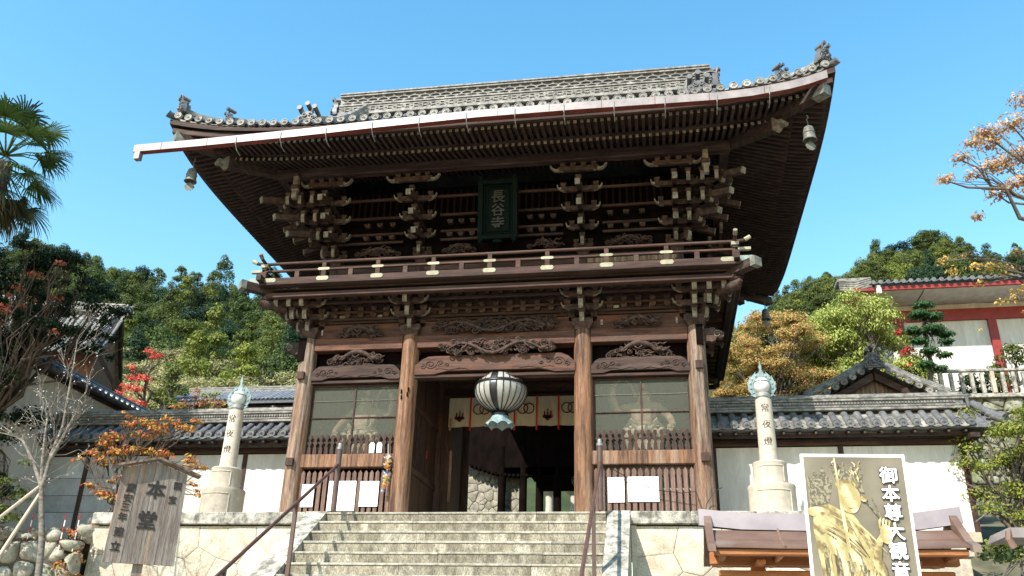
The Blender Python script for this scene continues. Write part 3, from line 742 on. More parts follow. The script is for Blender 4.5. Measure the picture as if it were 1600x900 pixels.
eave_sweep('fascia', [(.04, 8.70), (.20, 8.70), (.20, 8.83), (.04, 8.83)], 'wood_x')
eave_sweep('tile_batten', [(-.03, 8.835), (.25, 8.835), (.25, 8.97), (-.03, 8.97)], 'wood_x', a=.5)

# ---- hip rafters
for s2 in (-1, 1):
    for fr in (1, -1):
        def P(x, y, z): return (s2 * x, y if fr > 0 else 2 * YM - y, z)
        mb = MB()
        a = Vector((4.6, .3, 9.15)); b = Vector((6.72, -1.95, 8.58)); c = Vector((7.72, -2.78, 8.86))
        for (p, q, hw, h) in ((a, b, .11, .15), (Vector((6.2, -1.5, 8.80)), c, .12, .13)):
            t = (q - p); nrm = Vector((-t.y, t.x, 0)).normalized() * hw; up = Vector((0, 0, h))
            vs = [p - nrm - up, p + nrm - up, p + nrm + up, p - nrm + up, q - nrm - up, q + nrm - up, q + nrm + up, q - nrm + up]
            mb.add([P(*v) for v in vs], [(0, 1, 2, 3), (7, 6, 5, 4), (0, 4, 5, 1), (1, 5, 6, 2), (2, 6, 7, 3), (3, 7, 4, 0)], 0)
        hp = mb.build('hip_rafter', M['wood_y'], G)
        # pale wavy end of the lower hip, pale cap on the upper
        if fr > 0:
            t = (b - a).normalized(); nn = Vector((-t.y, t.x, 0)).normalized()
            m2 = MB(); pts = [(0, .17), (.10, .11), (.16, .04), (.25, .05), (.30, .0), (.25, -.07), (.14, -.06), (.06, -.14), (0, -.17)]
            m2.prism(pts, lambda u, v, w: P(*(b + t * (u - .03) + Vector((0, 0, v)) + nn * w)), -.115, .115)
            m2.build('hip_end', M['gofun'], hp)
            m3 = MB(); t = (c - Vector((6.2, -1.5, 8.80))).normalized()
            m3.prism([(-.30, -.135), (.02, -.135), (.02, .135), (-.02, .135)], lambda u, v, w: P(*(c + t * u + Vector((0, 0, v)) + nn * w)), -.128, .128)
            m3.build('hip_cap', M['bell'], hp)
# ---- roof surface
EZ = 8.99; LIFT = .56; GX = 5.75      # eave height, corner lift, gable plane
def roof_z_front(x, d): 
    return EZ + rise(d) + liftx(x * RW / max(.1, (RW - min(d, RW - GX) )), LIFT) * max(0, 1 - d / 3.6)
def roof_z_side(y, d): return EZ + rise(d) + lifty(YM + (y - YM) * HD / (HD - d), LIFT) * max(0, 1 - d / 3.6)
DM = RW - GX
mb = MB()
for fr in (1, -1):
    rows = []
    for i in range(27):
        d = min(HD, (HD) * i / 26); hw = (RW - d) if d < DM else GX
        rows.append([(hw * t / 20, RF + d if fr > 0 else RB - d, roof_z_front(hw * t / 20, d)) for t in range(-20, 21)])
    mb.grid(rows)
for s2 in (-1, 1):
    rows = []
    for i in range(12):
        d = DM * i / 11; hd = HD - d
        rows.append([(s2 * (RW - d), YM + hd * t / 20, roof_z_side(YM + hd * t / 20, d)) for t in range(-20, 21)])
    mb.grid(rows)
    hd = HD - DM    # gable triangle
    zt = [(s2 * GX, YM + hd * t / 10, 0) for t in range(-10, 11)]
    low = [(p[0], p[1], EZ + rise(DM)) for p in zt]; top = [(p[0], p[1], EZ + rise(HD - abs(p[1] - YM))) for p in zt]
    mb.grid([low, top], 1)
mb.build('roof_bed', [M['tile'], M['wood_z']], G)
# tile rows
SP = .288; NT = int(2 * RW / SP)
def half_tube(mb, pts, r, side, n=6, mi=0):
    k = len(pts); vs = []
    for p in pts:
        for j in range(n + 1):
            q = PI * j / n; vs.append(Vector(p) + side * (r * math.cos(q)) + Vector((0, 0, r * math.sin(q))))
    fs = [(i * (n + 1) + j, i * (n + 1) + j + 1, (i + 1) * (n + 1) + j + 1, (i + 1) * (n + 1) + j) for i in range(k - 1) for j in range(n)]
    mb.add(vs, fs, mi)
def eave_tile_mesh(r, m, name='eave_tile'):
    # round antefix: raised rim, boss; faces -y; centred
    mb = MB(); mt = RX(R(90))
    mb.lathe([(r, -.05), (r, .0), (r * .96, .012), (r * .80, .012), (r * .76, .002), (r * .62, .002)], 16, mt=mt)
    mb.lathe([(r * .62, .002), (r * .5, .004), (r * .3, .004), (r * .22, .012), (0, .014)], 16, mt=mt)
    for k in range(3):
        q = k * 2 * PI / 3 + .4; mb.tube([(r * (.1 + .4 * j / 4) * math.cos(q + j * .35), -.012, r * (.1 + .4 * j / 4) * math.sin(q + j * .35)) for j in range(5)], [r * .14, r * .12, r * .09, r * .06, r * .03], 5)
    return mb.mesh(name, m, 35)
ET = eave_tile_mesh(.098, M['tile_pale'])
stuff = MB(); pan = MB()
for fr in (1, -1):
    for i in range(NT):
        x = (i - (NT - 1) / 2) * SP
        dmax = HD - .25 if abs(x) < GX else RW - abs(x)
        if dmax < .05: continue
        ns = 18 if abs(x) < GX else 6; pts = []
        for k in range(ns + 1):
            d = dmax * k / ns
            pts.append((x, RF + d if fr > 0 else RB - d, roof_z_front(x, d) + .035))
        pts[0] = (x, RF - .04 if fr > 0 else RB + .04, pts[0][2])
        half_tube(stuff, pts, .085, Vector((1, 0, 0)))
        if fr > 0:
            put('eave_tile', ET, G, T(x, RF - .055, pts[0][2] + .025) @ RX(-.08))
        # drooping pan tile lip between the round tiles
        if i < NT - 1:
            y = RF - .03 if fr > 0 else RB + .03; vs = []
            for k in range(7):
                u = k / 6; xx = x + SP * u; z = roof_z_front(xx, 0) + .02 - .055 * math.sin(PI * u)
                vs += [(xx, y, z - .045), (xx, y, z), (xx, y + .15 * fr, z + .03)]
            pan.add(vs, [(3 * k + j, 3 * k + 3 + j, 3 * k + 4 + j, 3 * k + 1 + j) for k in range(6) for j in range(2)])
NS = int(2 * HD / SP)
for s2 in (-1, 1):
    for i in range(NS):
        y = YM + (i - (NS - 1) / 2) * SP; dmax = min(DM, HD - abs(y - YM))
        if dmax < .05: continue
        pts = [(s2 * (RW - dmax * k / 6), y, roof_z_side(y, dmax * k / 6) + .035) for k in range(7)]
        pts[0] = (s2 * (RW + .04), y, pts[0][2])
        half_tube(stuff, pts, .085, Vector((0, 1, 0)))
        stuff.lathe([(.098, 0), (.098, .03), (.07, .035), (0, .03)], 10, mt=T(s2 * (RW + .03), y, pts[0][2] + .025) @ RY(s2 * PI / 2))
stuff.build('tile_rows', M['tile'], G, 60, kind='stuff')
pan.build('pan_tile_lips', M['tile_pale'], G, kind='stuff')

# ---- ridges
def ridge_run(mb, pts, w, h, layers=3, disc=True):
    """stack of noshi tile courses along a path with a round cap"""
    pts = [Vector(p) for p in pts]
    for k in range(len(pts) - 1):
        a, b = pts[k], pts[k + 1]; t = (b - a); t2 = Vector((t.x, t.y, 0)).normalized(); nn = Vector((-t2.y, t2.x, 0))
        for l in range(layers):
            z0 = h * l / layers; z1 = h * (l + .75) / layers; hw = w * (1 - .10 * l) + (.02 if l % 2 else 0)
            vs = [p + nn * s * hw + Vector((0, 0, z)) for p in (a, b) for (s, z) in ((-1, z0), (1, z0), (1, z1), (-1, z1))]
            mb.add(vs, [(3, 2, 1, 0), (4, 5, 6, 7), (0, 1, 5, 4), (1, 2, 6, 5), (2, 3, 7, 6), (3, 0, 4, 7)])
            vs = [p + nn * s * hw * .85 + Vector((0, 0, z)) for p in (a, b) for (s, z) in ((-1, z1), (1, z1), (1, z1 + h * .25 / layers), (-1, z1 + h * .25 / layers))]
            mb.add(vs, [(0, 1, 5, 4), (1, 2, 6, 5), (2, 3, 7, 6), (3, 0, 4, 7)])
    mb.tube([p + Vector((0, 0, h + w * .15)) for p in pts], w * .62, 8)
def onigawara(name, loc, rz, s, parent=G, tubes=3, label=None):
    s = s * .86
    """ridge end ornament: horned mask slab with round tubes above"""
    mb = MB(); rr = random.Random(int(s * 100 + loc[0] * 3))
    pts = [(-.36, -.32), (-.40, -.1), (-.30, .05), (-.33, .2), (-.2, .28), (-.1, .36), (0, .40), (.1, .36), (.2, .28), (.33, .2), (.30, .05), (.40, -.1), (.36, -.32)]
    mb.prism([(u * s, v * s) for u, v in pts], lambda u, v, w: (u, w, v), -.07 * s, .10 * s)
    for sg in (-1, 1):
        for (cx, cz, r) in ((.24, -.12, .13), (.2, .1, .10), (.1, .24, .08), (.34, -.26, .09)):
            pp = []
            for i in range(12):
                q = sg * i / 11 * 2.6 * PI; q2 = r * (1 - .75 * i / 11); pp.append((sg * cx * s + q2 * s * math.cos(q), -.09 * s - .02 * i / 11, cz * s + q2 * s * math.sin(q)))
            mb.tube(pp, .026 * s, 5)
        mb.tube([(sg * .13 * s, -.05 * s, .3 * s), (sg * .2 * s, -.1 * s, .46 * s), (sg * .17 * s, -.13 * s, .58 * s)], [.05 * s, .04 * s, .012 * s], 6)
        mb.ell((sg * .1 * s, -.11 * s, .03 * s), (.06 * s, .05 * s, .045 * s), 8, 5)
    mb.ell((0, -.13 * s, -.08 * s), (.09 * s, .08 * s, .08 * s), 8, 5); mb.ell((0, -.1 * s, -.22 * s), (.18 * s, .05 * s, .06 * s), 9, 5)
    for k in range(tubes):
        x = (k - (tubes - 1) / 2) * .26 * s; z = (.46 + (.14 if tubes == 3 and k == 1 else 0)) * s
        mb.tube([(x, .25 * s, z - .06 * s), (x, -.17 * s, z + .02 * s)], .075 * s, 10)
        mb.tube([(x, -.17 * s, z + .02 * s), (x, -.19 * s, z + .021 * s)], .088 * s, 10)
    for k in range(4): mb.box(-.3 * s + .03 * k, .3 * s - .03 * k, .1 * s, .3 * s, (-.3 + .13 * k) * s, (-.21 + .13 * k) * s)
    return put(name, mb.mesh(name, M['tile'], 50), parent, T(*loc) @ RZ(rz), label)
# main ridge
ZR = EZ + rise(HD) - .12
mr = MB()
for l, (z0, z1, hw) in enumerate(((0, .10, .36), (.30, .36, .30), (.37, .42, .33), (.76, .82, .30), (.83, .88, .33))):
    mr.box(-6.0, 5.8, YM - hw, YM + hw, ZR + z0, ZR + z1)
mr.box(-6.0, 5.8, YM - .22, YM + .22, ZR + .1, ZR + .76, 1)
ridge = mr.build('main_ridge', [M['tile_pale'], M['tile']], G)
mr = MB(); mr.tube([(-6.05, YM, ZR + .90), (5.85, YM, ZR + .90)], .12, 10); mr.build('ridge_cap', M['tile_pale'], ridge, 50)
ET2 = eave_tile_mesh(.10, M['tile_pale'], 'ridge_disc')
for i in range(41): put('ridge_disc', ET2, ridge, T(-5.85 + .288 * i, YM - .33, ZR + .20))
br = MB().box(-.09, .09, -.02, .02, -.028, .028).mesh('ridge_brick', M['tile_pale'])
for i in range(40): put('ridge_brick', br, ridge, T(-5.706 + .288 * i, YM - .31, ZR + .2))
# interlocking wave tiles: arcs in two staggered rows
arc = MB().tube([(.2 * math.cos(PI * k / 8), 0, .12 * math.sin(PI * k / 8)) for k in range(9)], .021, 5).mesh('wave_tile', M['tile_pale'], 60)
arcd = MB().tube([(.2 * math.cos(PI * k / 8), 0, -.12 * math.sin(PI * k / 8)) for k in range(9)], .021, 5).mesh('wave_tile', M['tile_pale'], 60)
for rw in range(3):
    for i in range(34):
        x = -5.75 + .345 * i + (.17 if rw % 2 else 0)
        put('wave_tile', arc if rw != 2 else arcd, ridge, T(x, YM - .25, ZR + .43 + .11 * rw + (.11 if rw == 2 else 0)))
nub = MB().box(-.03, .03, -.05, .05, 0, .05).mesh('cap_joint', M['tile_pale'])
for i in range(34): put('cap_joint', nub, ridge, T(-5.8 + .345 * i, YM, ZR + 1.0))
onigawara('ridge_end', (-6.15, YM, ZR + .38), -PI / 2, 1.05, tubes=2, label='mask tile on the left end of the main ridge')
onigawara('ridge_end', (5.95, YM, ZR + .38), PI / 2, 1.05, tubes=2, label='mask tile on the right end of the main ridge')
for s2 in (-1, 1):
    # descending ridge down the slope near the gable, and verge tiles beside it
    xd = s2 * 5.12
    pts = [(xd, RF + d, roof_z_front(xd, d) + .02) for d in (1.75, 2.5, 3.4, 4.4, HD - .25)]
    d_ = MB(); ridge_run(d_, pts, .17, .42, 3); d_.build('descending_ridge', M['tile_pale'], G)
    onigawara('ridge_end', (xd, RF + 1.62, roof_z_front(xd, 1.6) + .34), 0, .95, label='mask tile with three round tubes at the foot of the %s descending ridge' % ('left' if s2 < 0 else 'right'))
    v = MB(); 
    for k in range(11):
        d = 2.3 + (HD - 2.5) * k / 10; z = roof_z_front(GX, d)
        v.tube([(s2 * 5.45, RF + d, z + .1), (s2 * 5.98, RF + d, z + .04)], .085, 8); v.tube([(s2 * 5.45, RB - d, z + .1), (s2 * 5.98, RB - d, z + .04)], .085, 8)
    v.build('verge_tiles', M['tile'], G, 50)
    # corner ridges: a long one with mask, and a shorter one right at the tip
    for fr in (1, -1):
        def cp(q, dz):   # q = distance in from corner
            x = RW - q; y = RF + q * 1.0; 
            z = EZ + rise(q) + LIFT * (1 - min(1, q / 7)) ** 5 * max(0, 1 - q / 3.6) ** .5
            return (s2 * x, y if fr > 0 else 2 * YM - y, z + dz)
        m1 = MB(); ridge_run(m1, [cp(q, .03) for q in (1.0, 1.4, 1.9, 2.3)], .15, .30, 3)
        m1.build('corner_ridge', M['tile_pale'], G)
        m1 = MB(); ridge_run(m1, [cp(q, .03 + (.05 if q < .3 else 0)) for q in (.18, .4, .7, 1.0)], .13, .20, 2)
        m1.build('corner_ridge', M['tile_pale'], G)
        if fr > 0:
            onigawara('ridge_end', Vector(cp(.95, .34)), s2 * PI / 4, .62, label='small mask tile on the %s corner ridge' % ('left' if s2 < 0 else 'right'))
            onigawara('ridge_end', Vector(cp(.12, .34)), s2 * PI / 4, .70, tubes=2, label='mask tile at the %s front tip of the roof' % ('left' if s2 < 0 else 'right'))
            b = MB(); p = Vector(cp(0, .02)); b.tube([p + Vector((-s2 * .25, .25, 0)), p + Vector((s2 * .04, -.04, .01)), p + Vector((s2 * .09, -.09, .04))], [.07, .085, .10], 12)
            b.build('corner_tile', M['tile'], G, 50)

# ---- copper gutter along the front
gp = [(-8.63, 8.60), (-7.0, 8.625), (-4.39, 8.70), (-2.33, 8.79), (0, 8.862), (2.22, 8.872), (4.2, 8.855), (5.4, 8.85), (6.1, 8.885), (6.9, 8.99), (7.3, 9.08), (7.74, 9.22)]
g = MB(); GYF, GYB = -2.99, -2.83; H = .20
for i, (x, z) in enumerate(gp):
    g.v += [(x, GYF, z), (x, GYF, z - H), (x, GYB, z - H), (x, GYB, z), (x, GYB - .01, z), (x, GYB - .01, z - H + .02), (x, GYF + .01, z - H + .02), (x, GYF + .01, z)]
for i in range(len(gp) - 1):
    for j in range(8):
        a = i * 8 + j; b = i * 8 + (j + 1) % 8; g.f.append([b, a, a + 8, b + 8]); g.m.append(1 if j in (1,) else 0)
g.f.append([0, 1, 2, 3]); g.m.append(0); k = (len(gp) - 1) * 8; g.f.append([k + 3, k + 2, k + 1, k]); g.m.append(0)
gut = g.build('gutter', [M['gutter'], M['gutter_red']], G)
b = MB().box(-8.58, -8.44, -2.99, -2.85, 8.20, 8.40); b.build('downspout', M['gutter'], gut)
def gz(x):
    for (a, b) in zip(gp, gp[1:]):
        if a[0] <= x <= b[0]: return a[1] + (b[1] - a[1]) * (x - a[0]) / (b[0] - a[0])
sm = MB().box(-.006, .006, -.004, 0, -.2, .004).mesh('gutter_seam', M['gutter_red'])
for i in range(13):
    x = -7.9 + 1.19 * i; put('gutter_seam', sm, gut, T(x, GYF, gz(x)))
hm = MB().tube([(0, GYF - .008, -.02), (0, GYF - .008, -.22), (0, GYF + .12, -.34), (0, GYF + .3, -.36)], .011, 5).mesh('gutter_hanger', M['iron'])
for i in range(12):
    x = -5.95 + 1.13 * i; put('gutter_hanger', hm, gut, T(x, 0, gz(x) - .03))

# ---- wind bells at the front corners
def bell(loc, label, s=1.0):
    t = thing('wind_bell', label, 'bell', loc, 0); t.scale = (.88, .88, .9)
    mb = MB(); mb.lathe([(0, 0), (.06, -.01), (.11, -.05), (.135, -.13), (.14, -.26), (.15, -.35), (.175, -.42), (.165, -.43), (.13, -.36), (.12, -.2), (.0, -.06)], 18)
    mb.lathe([(.147, -.20), (.152, -.205), (.152, -.225), (.147, -.23)], 18); b = mb.build('bell_body', M['bell'], t, 40)
    MB().tube([(0, 0, .32), (.03, 0, .25), (-.02, 0, .2), (0, 0, .12), (0, 0, -.02)], .012, 6).build('hook', M['bell'], t)
    MB().tube([(0, 0, -.1), (0, 0, -.52)], .008, 5).build('clapper_rod', M['iron'], t)
    pts = []
    for i in range(13):
        q = -PI * i / 12; pts.append((.13 * math.cos(q) * (1 + .12 * (i % 2)), -.55 + .14 * math.sin(q) * (1 + .12 * (i % 2))))
    pts += [(-.05, -.46), (.05, -.46)]
    mb = MB().prism(pts, lambda u, v, w: (u * .95, w + u * .3, v), -.006, .006); mb.build('wind_plate', M['bell'], t)
    return t
bell((-7.33, -2.38, 8.20), 'bronze wind bell hanging under the left front corner of the big roof')
bell((7.32, -2.38, 8.20), 'bronze wind bell hanging under the right front corner of the big roof')
bell((7.45, 8.3, 8.28), 'dark wind bell under the far right rear corner of the big roof')

# ---- name plaque
pq = thing('name_plaque', 'dark green framed plaque with three characters hung under the upper eaves', 'plaque', (.03, -.46, 7.62))
pq.rotation_euler = (R(8), 0, 0)
mb = MB()
mb.box(-.5, .5, .0, .06, -.8, .8); mb.build('plaque_board', M['plaque'], pq)
for k, (w, h, d) in enumerate(((.50, .80, .12), (.36, .66, .06), (.29, .59, .035))):
    f = MB(); th = .12 if k == 0 else .03
    f.cbox(-w, -w + th, -d, 0, -h, h); f.cbox(w - th, w, -d, 0, -h, h); f.cbox(-w + th, w - th, -d - .004, 0, h - th, h); f.cbox(-w + th, w - th, -d - .004, 0, -h, -h + th)
    f.build('plaque_frame', M['plaque'], pq)
o = put('lettering', text_mesh('\u9577\n\u8c37\n\u5bfa', .36, .012, .004), pq, T(0, -.03, 0) @ UPR); o.data.materials.append(M['gold_dull'])
f = MB(); [f.tube([(sx * .4, -.1, sz * .8), (sx * .46, -.15, sz * .88), (sx * .38, -.12, sz * .93)], [.06, .045, .01], 6) for sx in (-1, 1) for sz in (-1, 1)]
f.ell((0, -.1, -.86), (.12, .04, .05)); f.build('corner_ornament', M['plaque'], pq)

# ---- side bays: netted windows, baluster rows, grilles
def baluster():
    mb = MB(); pr = [(0, .045), (.06, .045), (.16, .038), (.2, .022), (.23, .022), (.26, .045), (.30, .045), (.33, .022), (.36, .022), (.39, .042), (.44, .042), (.465, .034), (.475, .012)]
    pts = [(w, z) for z, w in pr] + [(-w, z) for z, w in reversed(pr)]
    return mb.prism(pts, lambda u, v, w: (u, w, v), -.018, .018).mesh('baluster', M['wood_z'])
BAL = baluster()
PICK = MB().prism([(-.045, 0), (.045, 0), (.045, 1.0), (0, 1.06), (-.045, 1.0)], lambda u, v, w: (u, w, v), -.02, .02).mesh('picket', mat('sun greyed pickets', (.20, .12, .09), (.09, .05, .036), scale=6, stretch=(3, 3, .3), bump=.3, fine=.3))
for (a, b) in (bays[0], bays[2]):
    z0, z1 = 1.56, 3.27
    for (x0, x1, zz0, zz1) in ((a, a + .06, z0, z1), (b - .06, b, z0, z1), ((a + b) / 2 - .018, (a + b) / 2 + .018, z0, z1 - .05)):
        beam('window_frame', x0, x1, .02, .08, zz0, zz1, 'wood_z')
    beam('window_frame', a + .06, b - .06, .02, .08, 3.22, 3.275, 'wood_x')
    beam('window_frame', a + .06, b - .06, .015, .07, 2.44, 2.475, 'wood_x')
    for (x0, x1) in ((a + .06, (a + b) / 2 - .018), ((a + b) / 2 + .018, b - .06)):
        for (zz0, zz1) in ((z0, 2.44), (2.475, 3.22)):
            nt = MB(); nt.add([(x0, .045, zz0), (x1, .045, zz0), (x1, .045, zz1), (x0, .045, zz1)], [(0, 1, 2, 3)])
            nt.build('net_panel', M['net'], G)
    MB().tube([(a + .06, .03, 2.87), (b - .06, .03, 2.88)], .006, 4).build('wire', M['iron'], G)
    beam('dado_beam', a, b, -.12, .12, 1.24, 1.55, 'pillar', c=.015)
    n = 15
    for i in range(n): put('baluster', BAL, G, T(a + .13 + (b - a - .26) * i / (n - 1), -.02, 1.555))
    beam('baluster_rail', a + .02, b - .02, -.0, .022, 1.83, 1.87, 'wood_x')
    n = 16
    for i in range(n): put('picket', PICK, G, T(a + .08 + (b - a - .16) * i / (n - 1), -.04, .12))
    for z in (.22, .62, 1.0): beam('grille_rail', a, b, -.015, .02, z - .03, z + .03, 'wood_x')
    beam('grille_sill', a, b, -.1, .1, .02, .12, 'wood_x')
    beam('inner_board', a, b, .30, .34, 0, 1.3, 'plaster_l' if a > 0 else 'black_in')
# white notices on the grilles
for (x0, x1, z0, z1, l) in ((-4.42, -4.12, .34, .86, 'narrow white notice at the left edge of the left grille'), (-3.78, -3.12, .25, .93, 'large white notice on the left grille'), (-3.02, -2.58, .35, .92, 'white notice on the left grille beside the paper cranes')):
    tag(MB().box(x0, x1, -.085, -.075, z0, z1).build('paper_notice', M['white']), l, 'notice', 'white notices on the lower grilles')
for (x0, x1, z0, z1, l) in ((2.62, 2.98, .42, .96, 'smaller white notice on the right grille by the handrail'), (3.05, 3.72, .43, .97, 'larger white notice on the right grille')):
    tag(MB().box(x0, x1, -.085, -.075, z0, z1).build('paper_notice', M['white']), l, 'notice', 'white notices on the lower grilles')
for (x0, l) in ((-2.84, 'left of the two small white papers hung on the left baluster row'), (-2.66, 'right of the two small white papers hung on the left baluster row')):
    tag(MB().prism([(-.06, -.12), (.06, -.12), (.065, .08), (.03, .13), (-.03, .13), (-.065, .08)], lambda u, v, w: (x0 + u, w, 1.70 + v), -.06, -.05).build('hanging_paper', M['white']), l, 'paper')
# string of folded paper cranes
pc = thing('paper_crane_string', 'colourful bunch of folded paper cranes hanging by the left middle pillar', 'paper cranes', (-2.38, -.22, 1.5))
cols = [(.8, .8, .78), (.75, .55, .08), (.8, .35, .05), (.10, .2, .55), (.8, .8, .8), (.12, .12, .4)]
cm = [simple('crane paper %s' % w, c, .7) for w, c in zip(('white', 'yellow', 'orange', 'blue', 'cream', 'indigo'), cols)]
rr = random.Random(5)
for k in range(60):
    z = -.02 - .85 * k / 60; w = .05 * math.sin(PI * min(1, (k + 8) / 50)) + .02
    m = cm[[0, 4, 1, 0, 2, 3][(k // 5 + rr.randint(0, 1)) % 6] if k > 6 else 0]
    b = MB(); c = Vector((rr.uniform(-w, w) - .04 * k / 60, rr.uniform(-w, w), z)); s = .03
    d = Vector((rr.uniform(-1, 1), rr.uniform(-1, 1), 0)).normalized() * s * 1.5
    b.add([c + d, c - d, c + Vector((0, 0, -s)), c + Vector((d.y, -d.x, s * .8)), c + Vector((-d.y, d.x, s * .8))], [(0, 2, 3), (1, 3, 2), (0, 4, 2), (1, 2, 4)])
    b.build('paper_crane', m, pc)
MB().tube([(-.02, 0, .25), (0, 0, 0), (0, 0, -.3)], .004, 4).build('string', M['white'], pc)
tag(MB().tube([(2.75, -.16, 1.12), (3.1, -.2, .9), (3.6, -.22, .66), (4.2, -.24, .58), (4.5, -.3, .6), (4.62, -.3, .1)], .009, 5).build('loose_cable', M['black']), 'thin dark cable sagging across the right grille', 'cable')
tag(MB().tube([(4.62, -.28, .02), (4.7, -.3, .35), (4.9, -.28, .62), (5.05, -.1, .72)], .009, 5).build('loose_cable', M['black']), 'thin dark cable curving up beside the right corner pillar', 'cable')

# ---- guardian statues behind the netting
def skin_body(name, joints, edges, m, parent, sub=2):
    me = bpy.data.meshes.new(name); me.from_pydata([j[0] for j in joints], edges, [])
    o = bpy.data.objects.new(name, me); COL.objects.link(o)
    sk = o.modifiers.new('s', 'SKIN'); ss = o.modifiers.new('u', 'SUBSURF'); ss.levels = sub; ss.render_levels = sub
    for i, j in enumerate(joints):
        r = j[1]; me.skin_vertices[0].data[i].radius = r if isinstance(r, tuple) else (r, r)
    me.skin_vertices[0].data[0].use_root = True
    dg = bpy.context.evaluated_depsgraph_get(); me2 = bpy.data.meshes.new_from_object(o.evaluated_get(dg))
    bpy.data.objects.remove(o); me2.materials.clear(); me2.materials.append(m)
    me2.polygons.foreach_set('use_smooth', [True] * len(me2.polygons))
    return put(name, me2, parent)
def guardian(x, sg, label):
    t = thing('guardian_statue', label, 'statue', (x, .62, 1.02))
    J = [((0, 0, 1.02), (.24, .18)), ((0, 0, 1.3), (.23, .17)), ((0, -.02, 1.62), (.30, .19)), ((0, 0, 1.82), (.13, .11)), ((0, -.04, 1.98), (.15, .16)), ((0, -.04, 2.12), (.11, .12)),
         ((sg * .34, 0, 1.72), (.12, .12)), ((sg * .62, -.05, 1.62), (.10, .1)), ((sg * .72, -.16, 1.95), (.08, .08)), ((sg * .66, -.26, 2.15), (.06, .06)),
         ((-sg * .34, 0, 1.72), (.12, .12)), ((-sg * .6, .0, 1.45), (.10, .1)), ((-sg * .66, -.25, 1.2), (.075, .075)), ((-sg * .6, -.42, 1.14), (.055, .055)),
         ((.2, 0, .9), (.17, .16)), ((.32, -.1, .5), (.13, .13)), ((.34, -.02, .1), (.085, .09)), ((.36, -.2, .05), (.07, .05)),
         ((-.2, 0, .9), (.17, .16)), ((-.34, -.06, .5), (.13, .13)), ((-.36, .02, .1), (.085, .09)), ((-.38, -.18, .05), (.07, .05))]
    E = [(0, 1), (1, 2), (2, 3), (3, 4), (4, 5), (2, 6), (6, 7), (7, 8), (8, 9), (2, 10), (10, 11), (11, 12), (12, 13), (0, 14), (14, 15), (15, 16), (16, 17), (0, 18), (18, 19), (19, 20), (20, 21)]
    body = skin_body('body', J, E, M['statue_dark'], t)
    for (hx, hy, hz, s) in ((sg * .64, -.29, 2.22, 1), (-sg * .57, -.48, 1.12, -1)):
        h = MB(); h.ell((hx, hy, hz), (.065, .05, .07), 8, 5)
        for k in range(4): h.tube([(hx - .05 + .033 * k, hy - .02, hz + .05 * s), (hx - .052 + .035 * k, hy - .05, hz + .11 * s), (hx - .05 + .033 * k, hy - .085, hz + (.13 - .01 * abs(k - 1)) * s)], [.019, .017, .012], 5)
        h.tube([(hx + .05, hy - .01, hz - .01), (hx + .1, hy - .05, hz + .03 * s)], [.02, .014], 5); h.build('hand', M['statue_dark'], body, 60)
    h = MB(); h.ell((0, -.2, 1.98), (.03, .05, .03), 6, 4)
    for q in (-1, 1): h.ell((q * .06, -.19, 2.02), (.03, .02, .018), 6, 4); h.ell((q * .16, -.04, 1.99), (.02, .04, .05), 6, 4)
    h.ell((0, -.19, 1.91), (.05, .025, .018), 6, 4); h.ell((0, 0, 2.24), (.06, .06, .07), 8, 5); h.build('face', M['statue'], body, 60)
    # billowing skirt with folds and a knotted sash
    sk = MB(); rows = []; n = 40
    for (r, z) in ((.26, 1.12), (.33, .98), (.44, .72), (.52, .48), (.58, .34)):
        rows.append([((r + .035 * math.sin(q * 2 * PI / n * 9) * (1.2 - z)) * math.cos(q * 2 * PI / n), (r * .75 + .03 * math.sin(q * 2 * PI / n * 9)) * math.sin(q * 2 * PI / n), z + .03 * math.sin(q * 2 * PI / n * 5)) for q in range(n + 1)])
    sk.grid(rows); sk.build('skirt', M['statue'], t, 60)
    kn = MB(); kn.ell((0, -.3, 1.12), (.2, .12, .12)); kn.tube([(-.35, -.14, 1.2), (0, -.27, 1.1), (.35, -.14, 1.2)], [.05, .08, .05], 8)
    for q in (-1, 1): kn.tube([(q * .1, -.3, 1.1), (q * .3, -.36, 1.3), (q * .42, -.3, 1.14), (q * .26, -.36, .98)], [.05, .08, .07, .03], 8); kn.tube([(q * .34, -.2, .6), (q * .36, -.3, .95), (q * .2, -.33, 1.1)], [.06, .13, .06], 8)
    kn.build('sash', M['statue'], t, 60)
    sc_ = MB(); pts = [(sg * .5 + .3 * math.cos(q / 16 * PI * 1.3), .1, 2.0 + .42 * math.sin(q / 16 * PI * 1.3)) for q in range(17)]
    sc_.tube(pts, .035, 6); sc_.build('scarf', M['statue'], t, 60)
    MB().cbox(-.6, .6, -.3, .45, -1.02, 0, .04).build('plinth', M['wood_x'], t)
    return t
guardian(-3.30, 1, 'pale skirted guardian statue behind the netting of the left bay')
guardian(3.45, -1, 'pale skirted guardian statue behind the netting of the right bay')

